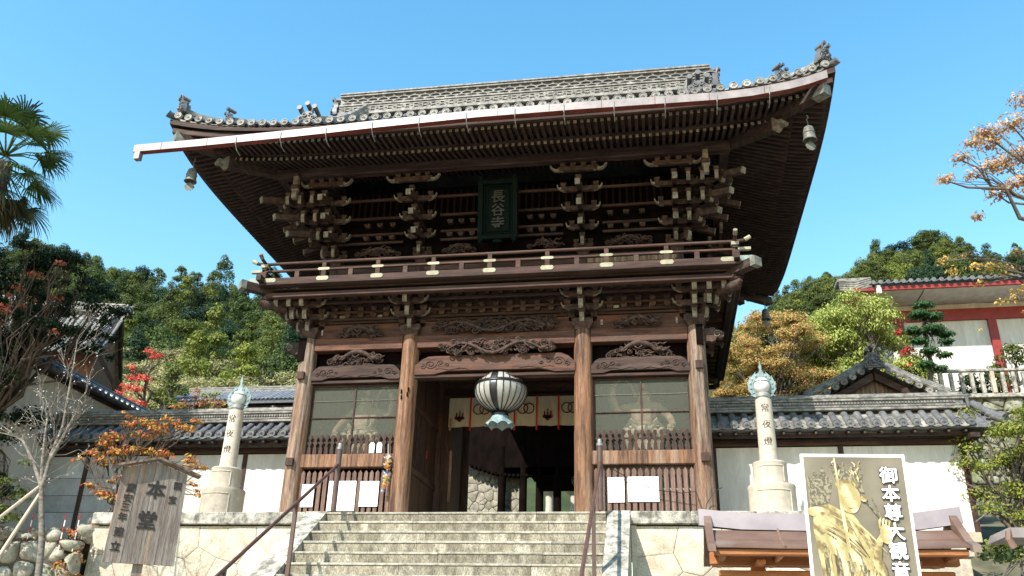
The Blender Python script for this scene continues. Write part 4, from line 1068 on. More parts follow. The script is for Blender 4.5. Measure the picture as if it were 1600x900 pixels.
# ---- inside the passage
for s2 in (-1, 1):
    for i, (y0, y1) in enumerate(((.22, 1.5), (1.56, 2.9), (3.3, 4.6), (4.66, 6.0))):
        beam('partition_board', s2 * 2.1 - .03, s2 * 2.1 + .03, y0, y1, 0, 4.1, 'wood_z')
    for z in (1.35, 2.9): beam('partition_rail', s2 * 2.1 - .07, s2 * 2.1 + .07, .22, 2.9, z - .08, z + .08, 'wood_y')
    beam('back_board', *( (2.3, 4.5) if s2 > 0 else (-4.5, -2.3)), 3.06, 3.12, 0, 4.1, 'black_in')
for i in range(10):   # small lattice on the left partition
    beam('lattice_bar', -2.06, -2.03, .5 + .16 * i, .53 + .16 * i, 1.45, 2.8, 'wood_z')
for i in range(16): beam('ceiling_board', -2.06, 2.06, .2 + .36 * i, .54 + .36 * i, 4.22 + .004 * (i % 3), 4.26, 'wood_x')
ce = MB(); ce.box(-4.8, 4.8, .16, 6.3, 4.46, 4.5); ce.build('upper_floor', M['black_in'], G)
for y in (1.5, 3.1, 4.7): beam('cross_beam', -1.95, 1.95, y - .12, y + .12, 3.86, 4.2, 'wood_x')
beam('lintel', -1.9, 1.9, 2.9, 3.28, 3.78, 3.86, 'wood_x')
beam('door_post', -1.93, -1.70, 2.95, 3.25, 0, 3.78, 'wood_z'); beam('door_post', 1.70, 1.93, 2.95, 3.25, 0, 3.78, 'wood_z')
beam('lit_door_strip', -1.70, -1.64, 2.93, 2.97, 1.0, 2.35, 'pillar'); beam('lit_door_strip', -1.68, -1.63, 2.6, 2.64, 2.8, 3.15, 'pillar')  # thin lit strips at the jamb, put in as paler timber
beam('lit_side_strip', 1.86, 1.9, .2, .5, .1, 2.1, 'pillar')  # lit edge of the right jamb, put in as a paler strip
MB().box(-2.07, -2.05, 1.9, 2.05, 1.9, 2.1).build('red_tag', M['red'], G)
MB().add([(-4.9, -.4, -.03), (4.9, -.4, -.03), (4.9, 6.6, -.03), (-4.9, 6.6, -.03)], [(0, 1, 2, 3)]).build('stone_floor', M['granite'], G)

# ---- hanging lantern
ln = thing('hanging_lantern', 'large round white paper lantern with black ribs hanging in the gateway', 'lantern', (.1, .35, 3.12))
LR, LH = .62, .52
for k in range(24):
    q0 = 2 * PI * k / 24; mb = MB(); rows = []
    for i in range(13):
        ph = -PI / 2 * .88 + PI * .88 * i / 12; rows.append([(LR * math.cos(ph) * math.cos(q0 + 2 * PI / 24 * j / 2), LR * math.cos(ph) * math.sin(q0 + 2 * PI / 24 * j / 2), LH * math.sin(ph)) for j in range(3)])
    mb.grid([[p for p in r][::-1] for r in rows]); mb.build('paper_gore', M['black'] if k in (17, 5) else M['paper_lit'], ln, 80)
    rb = [(1.01 * LR * math.cos(-PI / 2 * .88 + PI * .88 * i / 12) * math.cos(q0), 1.01 * LR * math.cos(-PI / 2 * .88 + PI * .88 * i / 12) * math.sin(q0), 1.01 * LH * math.sin(-PI / 2 * .88 + PI * .88 * i / 12)) for i in range(13)]
    MB().tube(rb, .013, 5).build('lantern_rib', M['black'], ln)
MB().lathe([(LR * 1.0, .10), (LR * 1.02, .12), (LR * 1.0, .16), (LR * .98, .17)], 40).build('lantern_band', M['black'], ln, 40)
MB().lathe([(.20, -.64), (.2, -.56), (.12, -.5)], 20).build('lantern_collar', M['black'], ln, 40)
mb = MB(); rows = []; n = 48
for (r, z) in ((.19, -.60), (.21, -.64), (.24, -.70), (.34, -.80)):
    rows.append([((r + (.02 * abs(math.sin(q * 2 * PI / n * 4)) if r > .3 else 0)) * math.cos(q * 2 * PI / n), (r) * math.sin(q * 2 * PI / n), z - (.07 * (1 - abs(math.sin(q * 2 * PI / n * 4))) if r > .3 else 0)) for q in range(n + 1)])
mb.grid(rows); mb.build('copper_skirt', M['teal'], ln, 60)
MB().tube([(0, 0, .58), (0, 0, 1.2)], .02, 6).build('chain', M['black'], ln); MB().lathe([(.3, .52), (.3, .6), (.1, .68)], 20).build('lantern_lid', M['black'], ln, 40)

# ---- curtain
nr = thing('gate_curtain', 'short cream curtain with brown ring and paulownia crests and red bands', 'curtain', (0, 2.86, 0))
xs = [-1.76, -1.165, -.57, .03, .62, 1.20, 1.80]
def ring_mark(cx, cz, r, w):
    mb = MB(); n = 28; vs = []
    for i in range(n):
        q = 2 * PI * i / n
        for rad in (r, r - w):
            for y in (-.028, -.022): vs.append((cx + rad * math.cos(q), y, cz + rad * math.sin(q)))
    fs = []
    for i in range(n):
        a = 4 * i; b = 4 * ((i + 1) % n); fs += [(a, b, b + 2, a + 2), (a, a + 1, b + 1, b), (a + 2, b + 2, b + 3, a + 3), (a + 1, a + 3, b + 3, b + 1)]
    return mb.add(vs, fs)
for k in range(6):
    mb = MB(); rows = []
    for i in range(6):
        z = 3.76 - .80 * i / 5; rows.append([(xs[k] + (xs[k + 1] - xs[k]) * j / 12, .012 * math.sin(j * 1.3 + k) * i / 5, z - (.01 * math.sin(j * .5 + k) if i == 5 else 0)) for j in range(13)])
    mb.grid(rows); p = mb.build('curtain_panel', M['cloth'], nr, 80)
    cx = (xs[k] + xs[k + 1]) / 2
    if k in (0, 2, 4):
        c = MB()
        for (u, v, r) in ((-.085, .0, .055), (.085, 0, .055), (0, -.05, .065), (-.03, .0, .05), (.03, 0, .05), (-.05, -.02, .04), (.05, -.02, .04)):
            c.prism([(cx + u + r * math.cos(q * PI / 5), 3.20 + v + r * math.sin(q * PI / 5) * .9) for q in range(10)], lambda a, b, w: (a, w, b), -.03, -.022)
        for u, hh in ((-.085, .10), (0, .16), (.085, .10)):
            for j in range(4): r = .027 - .003 * j; c.prism([(cx + u + r * math.cos(q * PI / 4), 3.24 + hh * j / 3.2 + r * math.sin(q * PI / 4)) for q in range(8)], lambda a, b, w: (a, w, b), -.031 - .001 * j, -.022)
        c.build('paulownia_crest', M['crest'], p)
    else:
        for u in (-.085, .085): ring_mark(cx + u, 3.43, .15, .03).build('ring_crest', M['crest'], p)
for k in range(1, 6):
    MB().box(xs[k] - .022, xs[k] + .022, -.045, -.03, 2.84, 3.77).build('red_band', M['redcloth'], nr)
# ================================================================== GROUND, PLATFORM, STEPS
def struct(name, mb, m, smooth=None):
    o = mb.build(name, m, None, smooth); o['kind'] = 'structure'; return o
g = MB(); g.add([(-400, -120, -4.75), (400, -120, -4.75), (400, 400, -4.75), (-400, 400, -4.75)], [(0, 1, 2, 3)]); struct('ground', g, M['paving'])

def voronoi(w, h, n, seed, relax=2, sx=1.0):
    rr = random.Random(seed); pts = [(rr.uniform(0, w), rr.uniform(0, h)) for _ in range(n)]
    for it in range(relax + 1):
        cells = []
        for i, (px, py) in enumerate(pts):
            poly = [(0, 0), (w, 0), (w, h), (0, h)]
            for j, (qx, qy) in enumerate(pts):
                if i == j or not poly: continue
                mx, my = (px + qx) / 2, (py + qy) / 2; dx, dy = (qx - px), (qy - py) * sx
                dy = (qy - py)
                out = []
                for k in range(len(poly)):
                    a, b = poly[k], poly[(k + 1) % len(poly)]
                    da = (a[0] - mx) * dx + (a[1] - my) * dy; db = (b[0] - mx) * dx + (b[1] - my) * dy
                    if da <= 0: out.append(a)
                    if da * db < 0:
                        t = da / (da - db); out.append((a[0] + (b[0] - a[0]) * t, a[1] + (b[1] - a[1]) * t))
                poly = out
            cells.append(poly)
        if it < relax:
            pts = [(sum(p[0] for p in c) / len(c), sum(p[1] for p in c) / len(c)) if c else pts[i] for i, c in enumerate(cells)]
    return [c for c in cells if len(c) >= 3]
def inset(poly, d):
    cx = sum(p[0] for p in poly) / len(poly); cy = sum(p[1] for p in poly) / len(poly)
    out = []
    for (x, y) in poly:
        L = math.hypot(x - cx, y - cy) or 1; k = max(0.3, (L - d * 1.25) / L); out.append((cx + (x - cx) * k, cy + (y - cy) * k))
    return out
def stone(mb, poly, fn, joint, depth, proud, bev, seed, round_=False):
    rr = random.Random(seed)
    # subdivide and wobble the outline
    p = inset(poly, joint); q = []
    for k in range(len(p)):
        a, b = p[k], p[(k + 1) % len(p)]; q.append(a)
        L = math.hypot(b[0] - a[0], b[1] - a[1])
        if L > bev * 4: q.append(((a[0] + b[0]) / 2 + rr.uniform(-1, 1) * joint * .6, (a[1] + b[1]) / 2 + rr.uniform(-1, 1) * joint * .6))
    if round_:
        q2 = []
        for k in range(len(q)):
            a, b = q[k], q[(k + 1) % len(q)]; q2 += [(a[0] * .75 + b[0] * .25, a[1] * .75 + b[1] * .25), (a[0] * .25 + b[0] * .75, a[1] * .25 + b[1] * .75)]
        q = q2
    n = len(q); i1 = inset(q, bev * .45); i2 = inset(q, bev * 1.4)
    vs = [fn(u, v, -depth) for u, v in q] + [fn(u, v, proud * .4) for u, v in q] + [fn(u, v, proud * .8) for u, v in i1] + [fn(u, v, proud + rr.uniform(-.01, .01) * (2 if round_ else .5)) for u, v in i2]
    cx = sum(a for a, b in q) / n; cy = sum(b for a, b in q) / n; vs.append(fn(cx, cy, proud * 1.1))
    fs = []
    for r in range(3):
        for k in range(n): fs.append((r * n + k, r * n + (k + 1) % n, r * n + n + (k + 1) % n, r * n + n + k))
    for k in range(n): fs.append((3 * n + k, 3 * n + (k + 1) % n, 4 * n))
    mb.add(vs, fs)
def masonry(parent, w, h, n, seed, fn, m, joint=.008, depth=.2, proud=.03, bev=.03, round_=False, name='stone', relax=2):
    for i, c in enumerate(voronoi(w, h, n, seed, relax)):
        rr = random.Random(seed * 1000 + i); mb = MB()
        stone(mb, c, fn, joint, depth, proud * rr.uniform(.6, 1.5), bev, i, round_)
        mb.build(name, M[m], parent, 60 if round_ else 28)
PF = -1.36
def platform(name, label, x0, x1):
    t = thing(name, label, 'stone platform', ((x0 + x1) / 2, PF, 0)); ox = -(x0 + x1) / 2
    core = MB(); core.box(x0 + ox + .05, x1 + ox - .05, .10, 8.5, -4.9, -.26); core.build('core', M['joint'], t)
    masonry(t, x1 - x0, 4.5, int((x1 - x0) * 4.5 / .62), int(x0 * 7) + 90, lambda u, v, w: (x0 + ox + u, .05 - w, -4.78 + v), 'granite', .0042, .15, .018, .028, relax=1)
    x = x0 - .03; rr = random.Random(int(x0 * 10))
    while x < x1 - .1:
        L = min(x1 + .03 - x, rr.uniform(1.2, 1.9)); 
        if x1 - (x + L) < .5: L = x1 + .03 - x
        mb = MB().cbox(x + ox, x + ox + L - .006, -.06, .55, -.255, .0, .018, jit=.004); mb.build('capstone', M['cap'], t); x += L
    # paving behind the kerb
    pv = MB(); pv.box(x0 + ox, x1 + ox, .556, 8.5, -.2, -.01); pv.build('paving', M['granite'], t)
    # side face
    e = MB(); e.box(x0 + ox, x0 + ox + .1, .03, 8.4, -4.8, -.262); e.box(x1 + ox - .1, x1 + ox, .03, 8.4, -4.8, -.262); e.build('side_facing', M['granite'], t)
    return t
platform('stone_platform', 'masonry platform left of the stairs under the left stone lantern', -8.62, -3.74)
platform('stone_platform', 'masonry platform right of the stairs, half hidden by the copper roofed board', 3.14, 7.55)
# the stretch in the far right, set back and lower
t = thing('stone_platform', 'stepped masonry base below the right white wall, behind the big poster', 'stone platform', (8.7, 0, 0))
b = MB(); b.box(-1.15, 1.0, -.3, 6, -4.8, -.72); b.box(-1.15, 1.6, 1.2, 6, -4.8, -.22); b.build('core', M['granite'], t)
for (x0, x1) in ((-1.13, -.1), (-.094, 1.07)): MB().cbox(x0, x1, -.36, 1.1, -.72, -.55, .015).build('capstone', M['granite'], t)
for (x0, x1) in ((-1.13, .3), (.306, 1.75)): MB().cbox(x0, x1, 1.1, 1.7, -.24, -.02, .015).build('capstone', M['granite'], t)
masonry(t, 2.15, 4.0, 9, 33, lambda u, v, w: (-1.15 + u, -.31 - w, -4.75 + v), 'granite', .006, .08, .02, .025)

# stairs
SX0, SX1, RISE, RUN, NSTEP = -3.26, 2.67, .247, .362, 19
st = thing('stone_staircase', 'broad mossy granite staircase climbing to the gate between stone side ramps', 'staircase', (-.3, PF, 0))
rr = random.Random(3)
for i in range(NSTEP):
    y = -RUN * i; z = -RISE * i
    x = SX0 + .3
    while x < SX1 + .3 - .05:
        L = rr.uniform(1.7, 3.0)
        if SX1 + .3 - (x + L) < .7: L = SX1 + .3 - x
        dz = rr.uniform(-.004, .004); dy = rr.uniform(-.008, .008)
        zt_ = z + dz - .001 * (i == 0)
        mb = MB().cbox(x, x + L - .007, y + dy + .014, y + RUN + .12, z - RISE + .01, zt_ - .046, .006, jit=.002)
        mb.cbox(x, x + L - .007, y + dy - .004, y + RUN + .12, zt_ - .045, zt_, .010, 1, jit=.0025)
        mb.build('step_slab', [M['step'], M['step_edge']], st); x += L
co = MB(); co.prism([(0, -.3), (-RUN * NSTEP, -RISE * NSTEP - .3), (1, -RISE * NSTEP - .3), (1, -.3)], lambda u, v, w: (w, u + .1, v), SX0 + .31, SX1 + .29); co.build('stair_core', M['joint'], st)
SL = RISE / RUN
for (x0, x1, lab) in ((-3.74, -3.27, 'sloping stone ramp at the left of the stairs'), (2.68, 3.13, 'sloping stone ramp at the right of the stairs')):
    yy = 0; k = 0
    while yy > -RUN * NSTEP:
        L = 1.9 if k else 1.5
        mb = MB(); a, b2 = yy, yy - L + .008
        za, zb = .03 + (0 if k else 0) + a * SL, .03 + b2 * SL
        mb.prism([(a, za), (a, za - 1.2), (b2, zb - 1.2), (b2, zb)], lambda u, v, w: (w, u + .05, v), x0 + .3, x1 + .3)
        mb.build('ramp_slab', M['cap'] if x0 < 0 or k else M['cap'], st, label=lab if k == 0 else None); yy -= L; k += 1

# handrails
def handrail(x, label, posts):
    t = thing('handrail', label, 'handrail', (x, -1.62, 0))
    b = MB(); b.lathe([(.058, -.02), (.058, 1.28)], 14); b.build('end_post', M['rail_metal'], t, 40)
    b = MB(); b.lathe([(.066, 1.28), (.066, 1.33), (.045, 1.335), (.045, 1.40), (.035, 1.42), (0, 1.42)], 14); b.build('post_cap', M['iron'], t, 40)
    s = .60
    b = MB(); b.tube([(0, -.02, .96), (0, -.25, .80)] + [(0, -1.0 - 1.0 * k, .80 - s * (.75 + k)) for k in range(8)], .034, 10); b.build('rail', M['rail_metal'], t, 60)
    for y in posts:
        z1 = .80 - s * (-y - .25) ; z0 = -RISE * math.floor((-y + .26) / RUN + 1)
        b = MB(); b.cbox(-.035, .035, y - .03, y + .03, z0, z1, .006); b.build('post', M['rail_metal'], t)
    return t
handrail(-3.02, 'brown metal handrail on the left side of the stairs', (-1.95, -4.4, -6.6))
handrail(2.56, 'brown metal handrail on the right side of the stairs', (-1.95, -4.4, -6.6))

# ================================================================== STONE LANTERN COLUMNS
def lantern_column(x, y, label):
    t = thing('lantern_column', label, 'stone lantern', (x, y, 0))
    b = MB(); b.lathe([(.50, -.02), (.50, .03), (.475, .05), (.475, .56), (.485, .60), (.475, .645), (.43, .655)], 36); b.build('base_drum', M['granite_l'], t, 30)
    b = MB(); b.lathe([(.355, .64), (.35, .66), (.345, 1.06), (.355, 1.10), (.33, 1.13), (.3, 1.14)], 36); b.build('upper_drum', M['granite_l'], t, 30)
    b = MB(); b.lathe([(.195, 1.13), (.19, 1.15), (.172, 2.46), (.168, 2.50), (.16, 2.505)], 32); sh = b.build('shaft', M['granite_l'], t, 30)
    b = MB(); b.lathe([(.13, 2.50), (.13, 2.54), (.15, 2.56), (.15, 2.63), (.12, 2.65)], 24); b.build('collar', M['iron'], t, 40)
    b = MB(); b.ell((0, 0, 2.82), (.17, .17, .19), 24, 14); gl = b.build('glass_globe', M['globe'], t, 80)
    b = MB(); b.lathe([(.168, 2.885), (.172, 2.895), (.166, 2.905)], 28); b.build('globe_band', M['iron'], gl)
    # raised rims on the drums
    for (r, z0, z1, hw) in ((.478, .06, .50, .75), (.348, .70, 1.02, .75)):
        b = MB()
        for s2 in (-1, 1):
            pp = [(r * math.sin(s2 * q / 10 * hw), -r * math.cos(s2 * q / 10 * hw), z1) for q in range(11)] + [(r * math.sin(s2 * hw), -r * math.cos(s2 * hw), z0)]
            b.tube(pp, .012, 5)
        b.build('panel_rim', M['granite_l'], t, 50)
    # flame mandorla of pierced copper plates
    for s2 in (-1, 1):
        b = MB(); prev = None
        for k in range(6):
            q = -1.15 + k * .46; r = .185; px, pz = s2 * r * math.cos(q), 2.82 + r * 1.05 * math.sin(q)
            q2 = q + .55; ox, oz = s2 * (r + .13) * math.cos(q2), 2.82 + (r + .15) * 1.05 * math.sin(q2)
            q3 = q - .22; ix, iz = s2 * (r - .03) * math.cos(q3), 2.82 + (r - .02) * math.sin(q3)
            q4 = q + .32; jx, jz = s2 * (r - .03) * math.cos(q4), 2.82 + (r - .02) * math.sin(q4)
            mx, mz = s2 * (r + .11) * math.cos(q), 2.82 + (r + .11) * math.sin(q)
            nx, nz = s2 * (r + .05) * math.cos(q4), 2.82 + (r + .06) * math.sin(q4)
            poly = [(ix, iz), (mx, mz), (ox, oz), (nx, nz), (jx, jz)]
            if s2 < 0: poly = poly[::-1]
            b.prism(poly, lambda u, v, w: (u, w, v), .012 + .002 * k, .028 + .002 * k)
            b.ell(((px + mx) / 2, .02, (pz + mz) / 2 + .01), (.026, .02, .03), 8, 4)
        b.build('flame_plate', M['teal'], t, 30)
    b = MB(); b.prism([(-.05, 3.02), (.05, 3.02), (.055, 3.12), (.025, 3.20), (.03, 3.28), (-.005, 3.40), (-.03, 3.26), (-.02, 3.18), (-.055, 3.1)], lambda u, v, w: (u, w, v), .008, .03); b.build('flame_tip', M['teal'], t)
    b = MB(); b.tube([(math.cos(q / 12 * PI * 2) * .19, .02, 2.82 + .2 * math.sin(q / 12 * PI * 2)) for q in range(13)], .014, 5); b.build('flame_ring', M['teal'], t)
    # engraved characters
    for ch, z in (('\u5e38', 2.28), ('\u591c', 1.93), ('\u71c8', 1.55)):
        me = text_mesh(ch, .19, .003, 0); me.materials.append(M['ink'])
        for v in me.vertices:   # wrap on the shaft
            u, w, h = v.co.x, v.co.z, v.co.y; r = .172 + (2.46 - z) * .0137 + .002 + w; v.co = (r * math.sin(u / r), -r * math.cos(u / r), h + z)
        put('engraved_character', me, sh)
    return t
lc = lantern_column(-6.10, -.55, 'left stone lantern column with glass globe and copper flames')
lc2 = dup(lc, (6.02, -.55, 0), 0, 'right stone lantern column with glass globe and copper flames')
lc['group'] = lc2['group'] = 'stone lantern columns beside the gate'

# ================================================================== LOW ROOFED WALLS
def row_mesh(L, r, drop, m, curve=.04, nseg=4):
    mb = MB()
    for s_ in range(nseg):
        a0 = L * s_ / nseg; a1 = L * (s_ + 1) / nseg + .01
        pts = []
        for k in range(4):
            a = a0 + (a1 - a0) * k / 3; pts.append((0, -a, -drop * a / L - curve * math.sin(PI * a / L)))
        pts[-1] = (0, -a1, pts[-1][2] + .0); half_tube(mb, pts, r, Vector((1, 0, 0)), 8); None
        # end lip of each tile
    return mb.mesh('tile_row', m, 60)
def roofed_wall(name, label, x0, x1, y, left):
    t = thing(name, label, 'roofed wall', ((x0 + x1) / 2, y, 0)); ox = -(x0 + x1) / 2
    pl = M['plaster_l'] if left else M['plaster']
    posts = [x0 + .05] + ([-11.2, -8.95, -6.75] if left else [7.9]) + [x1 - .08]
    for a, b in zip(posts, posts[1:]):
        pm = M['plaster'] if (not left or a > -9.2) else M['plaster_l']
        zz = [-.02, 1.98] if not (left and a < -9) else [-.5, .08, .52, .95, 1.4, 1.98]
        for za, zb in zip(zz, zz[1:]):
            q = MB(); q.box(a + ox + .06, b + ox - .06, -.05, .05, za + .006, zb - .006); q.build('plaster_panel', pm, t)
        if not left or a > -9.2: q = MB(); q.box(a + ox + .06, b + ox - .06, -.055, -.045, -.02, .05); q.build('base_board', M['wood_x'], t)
    for x in posts: MB().cbox(x + ox - .06, x + ox + .06, -.075, .075, -.6 if left else -.03, 2.0, .01).build('wall_post', M['wood_z'], t)
    MB().box(x0 + ox - .1, x1 + ox + .1, -.1, .1, 2.0, 2.14).build('wall_plate', M['wood_x'], t)
    MB().box(x0 + ox - .1, x1 + ox + .25, -.42, -.34, 2.12, 2.19).build('eave_beam', M['wood_x'], t)
    rme = MB().box(-.035, .035, -.56, .0, -.03, .03).mesh('rafter_end', M['wood_y'])
    cap = MB().box(-.025, .025, -.565, -.561, -.02, .02).mesh('rafter_tip', M['gofun'])
    n = int((x1 - x0) / .34)
    for i in range(n):
        x = x0 + ox + .2 + (x1 - x0 - .3) * i / (n - 1); r_ = put('rafter_end', rme, t, T(x, 0, 2.22) @ RX(R(-4) * -1)); put('rafter_tip', cap, r_)
    bd = MB(); bd.prism([(-.62, 2.235), (-.62, 2.30), (0, 2.78), (.62, 2.30), (.62, 2.235)], lambda u, v, w: (w, u, v), x0 + ox - .15, x1 + ox + .35)
    bd.build('roof_bed', M['tile_blue'] if left else M['tile'], t)
    mt = M['tile_blue'] if left else M['tile']
    rm = row_mesh(.64, .08, .50, mt, curve=.02); n = int((x1 - x0 + .4) / .285)
    et = eave_tile_mesh(.098, M['tile'])
    for i in range(n):
        x = x0 + ox - .05 + .285 * i
        r_ = put('tile_row', rm, t, T(x, .0, 2.84)); put('eave_tile', et, r_, T(0, -.66, -.47))
        # pan tiles between: overlapping courses
    pm = MB()
    for k in range(5):
        a0 = .13 * k; z0 = 2.80 - .50 * a0 / .64; z1 = 2.80 - .50 * (a0 + .145) / .64
        vs = []
        for j in range(5):
            u = (j / 4 - .5) * .2; s_ = -.03 * (1 - (2 * j / 4 - 1) ** 2); vs += [(u, -a0, z0 + s_ + .012), (u, -a0 - .145, z1 + s_ + .025), (u, -a0 - .145, z1 + s_ - .005)]
        pm.add(vs, [(3 * j + q, 3 * j + 3 + q, 3 * j + 4 + q, 3 * j + 1 + q) for j in range(4) for q in range(2)])
    pme = pm.mesh('pan_tile', M['tile_pale'] if not left else M['tile'])
    for i in range(n - 1): put('pan_tile', pme, t, T(x0 + ox + .09 + .285 * i, 0, -.0))
    # back slope
    bk = MB()
    for i in range(n): half_tube(bk, [(x0 + ox - .05 + .285 * i, .1, 2.83), (x0 + ox - .05 + .285 * i, .84, 2.36)], .085, Vector((1, 0, 0)))
    bk.build('back_tile_rows', mt, t, 60, kind='stuff')
    # ridge: flat courses with a band of tiny round ends
    for (z0, z1, hw) in ((2.80, 2.86, .2), (2.87, 2.92, .185), (3.03, 3.08, .17), (3.09, 3.14, .16)):
        MB().cbox(x0 + ox - .1, x1 + ox + .12, -hw, hw, z0, z1, .01).build('ridge_course', M['tile_pale'], t)
    MB().box(x0 + ox - .1, x1 + ox + .1, -.13, .13, 2.92, 3.03).build('ridge_core', M['tile'], t)
    dd = MB(); k = int((x1 - x0) / .07)
    for i in range(k): dd.tube([(x0 + ox + .07 * i, -.12, 2.975), (x0 + ox + .07 * i, -.17, 2.975)], .028, 6)
    dd.build('ridge_dots', M['tile_pale'], t, kind='stuff')
    MB().tube([(x0 + ox - .12, 0, 3.15), (x1 + ox + .14, 0, 3.15)], .085, 10).build('ridge_cap', M['tile_pale'], t, 60)
    for i in range(int((x1 - x0) / 1.15)): MB().lathe([(.09, -.012), (.094, 0), (.09, .012)], 10, mt=T(x0 + ox + .4 + 1.15 * i, 0, 3.15) @ RY(PI / 2)).build('cap_joint', M['tile'], t)
    return t
wl_ = roofed_wall('roofed_wall', 'long white wall with blue grey tiled roof left of the gate, behind orange leaves', -13.2, -4.95, 1.6, True)
wr_ = roofed_wall('roofed_wall', 'white wall with grey tiled roof right of the gate', 4.98, 10.62, 1.6, False)
onigawara('ridge_end', (-6.35 + (13.2 + 4.95) / 2, .3, 3.2), 0, .34, wl_, 1)
# hip end of the right wall roof
ox = -(4.98 + 10.62) / 2
b = MB(); b.prism([(-.64, 2.24), (-.64, 2.31), (0, 2.79), (.64, 2.31), (.64, 2.24)], lambda u, v, w: (w, u, v), 10.97 + ox, 11.1 + ox)
b.tube([(10.95 + ox, 0, 2.95), (11.15 + ox, -.35, 2.62), (11.32 + ox, -.72, 2.40)], [.09, .09, .10], 9)
for k in range(4): b.tube([(11.0 + ox, -.1 - .22 * k, 2.83 - .13 * k), (11.25 + ox, -.12 - .22 * k, 2.72 - .13 * k)], .075, 8)
b.build('roof_end', M['tile'], wr_, 50)
onigawara('ridge_end', (10.82 + ox, 0, 2.98), PI / 2, .42, wr_, 1)
MB().box(10.55 + ox, 10.75 + ox, -.7, .7, 2.0, 2.1).build('wall_plate', M['wood_y'], wr_)
# ================================================================== BUILDINGS AROUND
def tile_slope(parent, fn, w, L, sp, r, m, both=False, name='tile_rows'):
    mb = MB(); n = int(w / sp)
    for i in range(n + 1):
        half_tube(mb, [fn(i * sp, L * k / 5) for k in range(6)], r, (Vector(fn(1, 0)) - Vector(fn(0, 0))).normalized(), 4)
    return mb.build(name, m, parent, 60, kind='stuff')
# receding wall with tiled coping on the left
t = thing('side_wall', 'plain white wall with dark tiled coping running away from the viewer at far left', 'wall', (-12.5, 4, 0))
MB().box(-.12, .12, -4.4, 6.0, 0, 4.02).build('plaster_face', M['plaster'], t)
MB().box(-.2, .2, -4.45, 6.05, 3.98, 4.08).build('coping_beam', M['wood_y'], t)
b = MB(); b.prism([(-.42, 4.08), (.42, 4.08), (.42, 4.14), (0, 4.36), (-.42, 4.14)], lambda u, v, w: (u, w, v), -4.5, 6.1); b.build('coping_bed', M['tile_blue'], t)
rm = MB(); half_tube(rm, [(0, 0, .30), (.22, 0, .20), (.44, 0, .08)], .07, Vector((0, 1, 0)), 6); rm.lathe([(.075, 0), (.075, .03), (0, .04)], 10, mt=T(.44, 0, .08) @ RY(PI / 2)); rme = rm.mesh('tile_row', M['tile_blue'], 50)
for i in range(38): put('tile_row', rme, t, T(0, -4.4 + .28 * i, 4.08))
MB().tube([(0, -4.5, 4.42), (0, 6.1, 4.42)], .1, 8).build('ridge_cap', M['tile'], t, 60)

# hall roof on the left (gable end toward the viewer's right)
t = thing('temple_hall', 'old hall with weathered pale tiled roof rising behind the dark tree at left', 'temple hall', (-24.2, 20, 0), .42)
# ridge runs back-left; a sagging slope faces us
def hs(u, a):   # u along ridge from the right end, a down the slope
    return (-u * .93, -a * .80 + u * .1, 14.05 - a * .78 + .022 * a * a + .03 * (4 - u) ** 2 * .15)
b = MB(); b.grid([[hs(8 * i / 10, 5.2 * j / 8) for j in range(9)] for i in range(11)]); b.grid([[(hs(8 * i / 10, 5.2 * j / 8)[0], -hs(8 * i / 10, 5.2 * j / 8)[1], hs(8 * i / 10, 5.2 * j / 8)[2]) for j in range(9)] for i in range(11)])
b.build('roof_bed', M['tile_pale'], t)
for i in range(27):
    m_ = MB(); half_tube(m_, [Vector(hs(.3 * i, 5.25 * k / 6)) + Vector((0, 0, .02)) for k in range(7)], .09, Vector((1, 0, 0)), 5); m_.build('tile_row', M['tile_pale'], t, 60)
em_ = eave_tile_mesh(.11, M['tile_pale'])
for i in range(27): put('eave_tile', em_, t, T(*hs(.3 * i, 5.27)))
m_ = MB(); ridge_run(m_, [hs(-.1, 0), hs(3, 0), hs(8, 0)], .22, .5, 3); m_.build('ridge', M['tile_pale'], t)
m_ = MB(); ridge_run(m_, [hs(.45, a) for a in (.3, 1.5, 3, 4.6)], .16, .28, 2); m_.build('descending_ridge', M['tile_pale'], t)
onigawara('ridge_end', (.25, 0, 14.3), PI / 2, .9, t, 1)
b = MB(); b.add([(-.35, -4.0, 10.9), (-.35, 4.0, 10.9), (-.35, 0, 14.0)], [(0, 1, 2)]); b.box(-7.5, -.35, -2.7, 2.7, 0, 11.3); b.build('walls', mat('brown board wall', (.22, .10, .06), (.11, .05, .03), scale=3, stretch=(3, 3, .3)), t)
for s2 in (-1, 1): b = MB(); b.tube([(-.12, 0, 13.95), (-.12, s2 * 2.0, 12.3), (-.12, s2 * 4.25, 10.75)], .12, 6); b.build('barge_board', M['wood_y'], t)

# long low roof behind the left wall
t = thing('long_building', 'long low building with pale grey tiled roof beyond the left wall', 'building', (-11, 10.5, 0))
W0, W1 = -2.9, 4.2
b = MB(); b.prism([(-1.7, 5.68), (0, 6.55), (1.7, 5.68), (1.7, 5.6), (-1.7, 5.6)], lambda u, v, w: (w, u, v), W0, W1); b.build('roof_bed', M['tile'], t)
rm = MB(); half_tube(rm, [(0, -.1, 6.56), (0, -1.72, 5.72)], .055, Vector((1, 0, 0)), 5); rme = rm.mesh('tile_row', mat('slate blue tile', (.25, .258, .27), (.14, .145, .155), scale=8, rough=.5), 50)
for i in range(int((W1 - W0) / .165)): put('tile_row', rme, t, T(W0 + .08 + .165 * i, 0, 0))
for (z0, z1, hw) in ((6.5, 6.58, .22), (6.6, 6.66, .19), (6.68, 6.74, .17)): MB().box(W0, W1, -hw, hw, z0, z1).build('ridge_course', M['tile_pale'], t)
MB().box(W0 + .2, W1, -1.1, 1.1, 3, 5.55).build('wall', M['wood_x'], t)
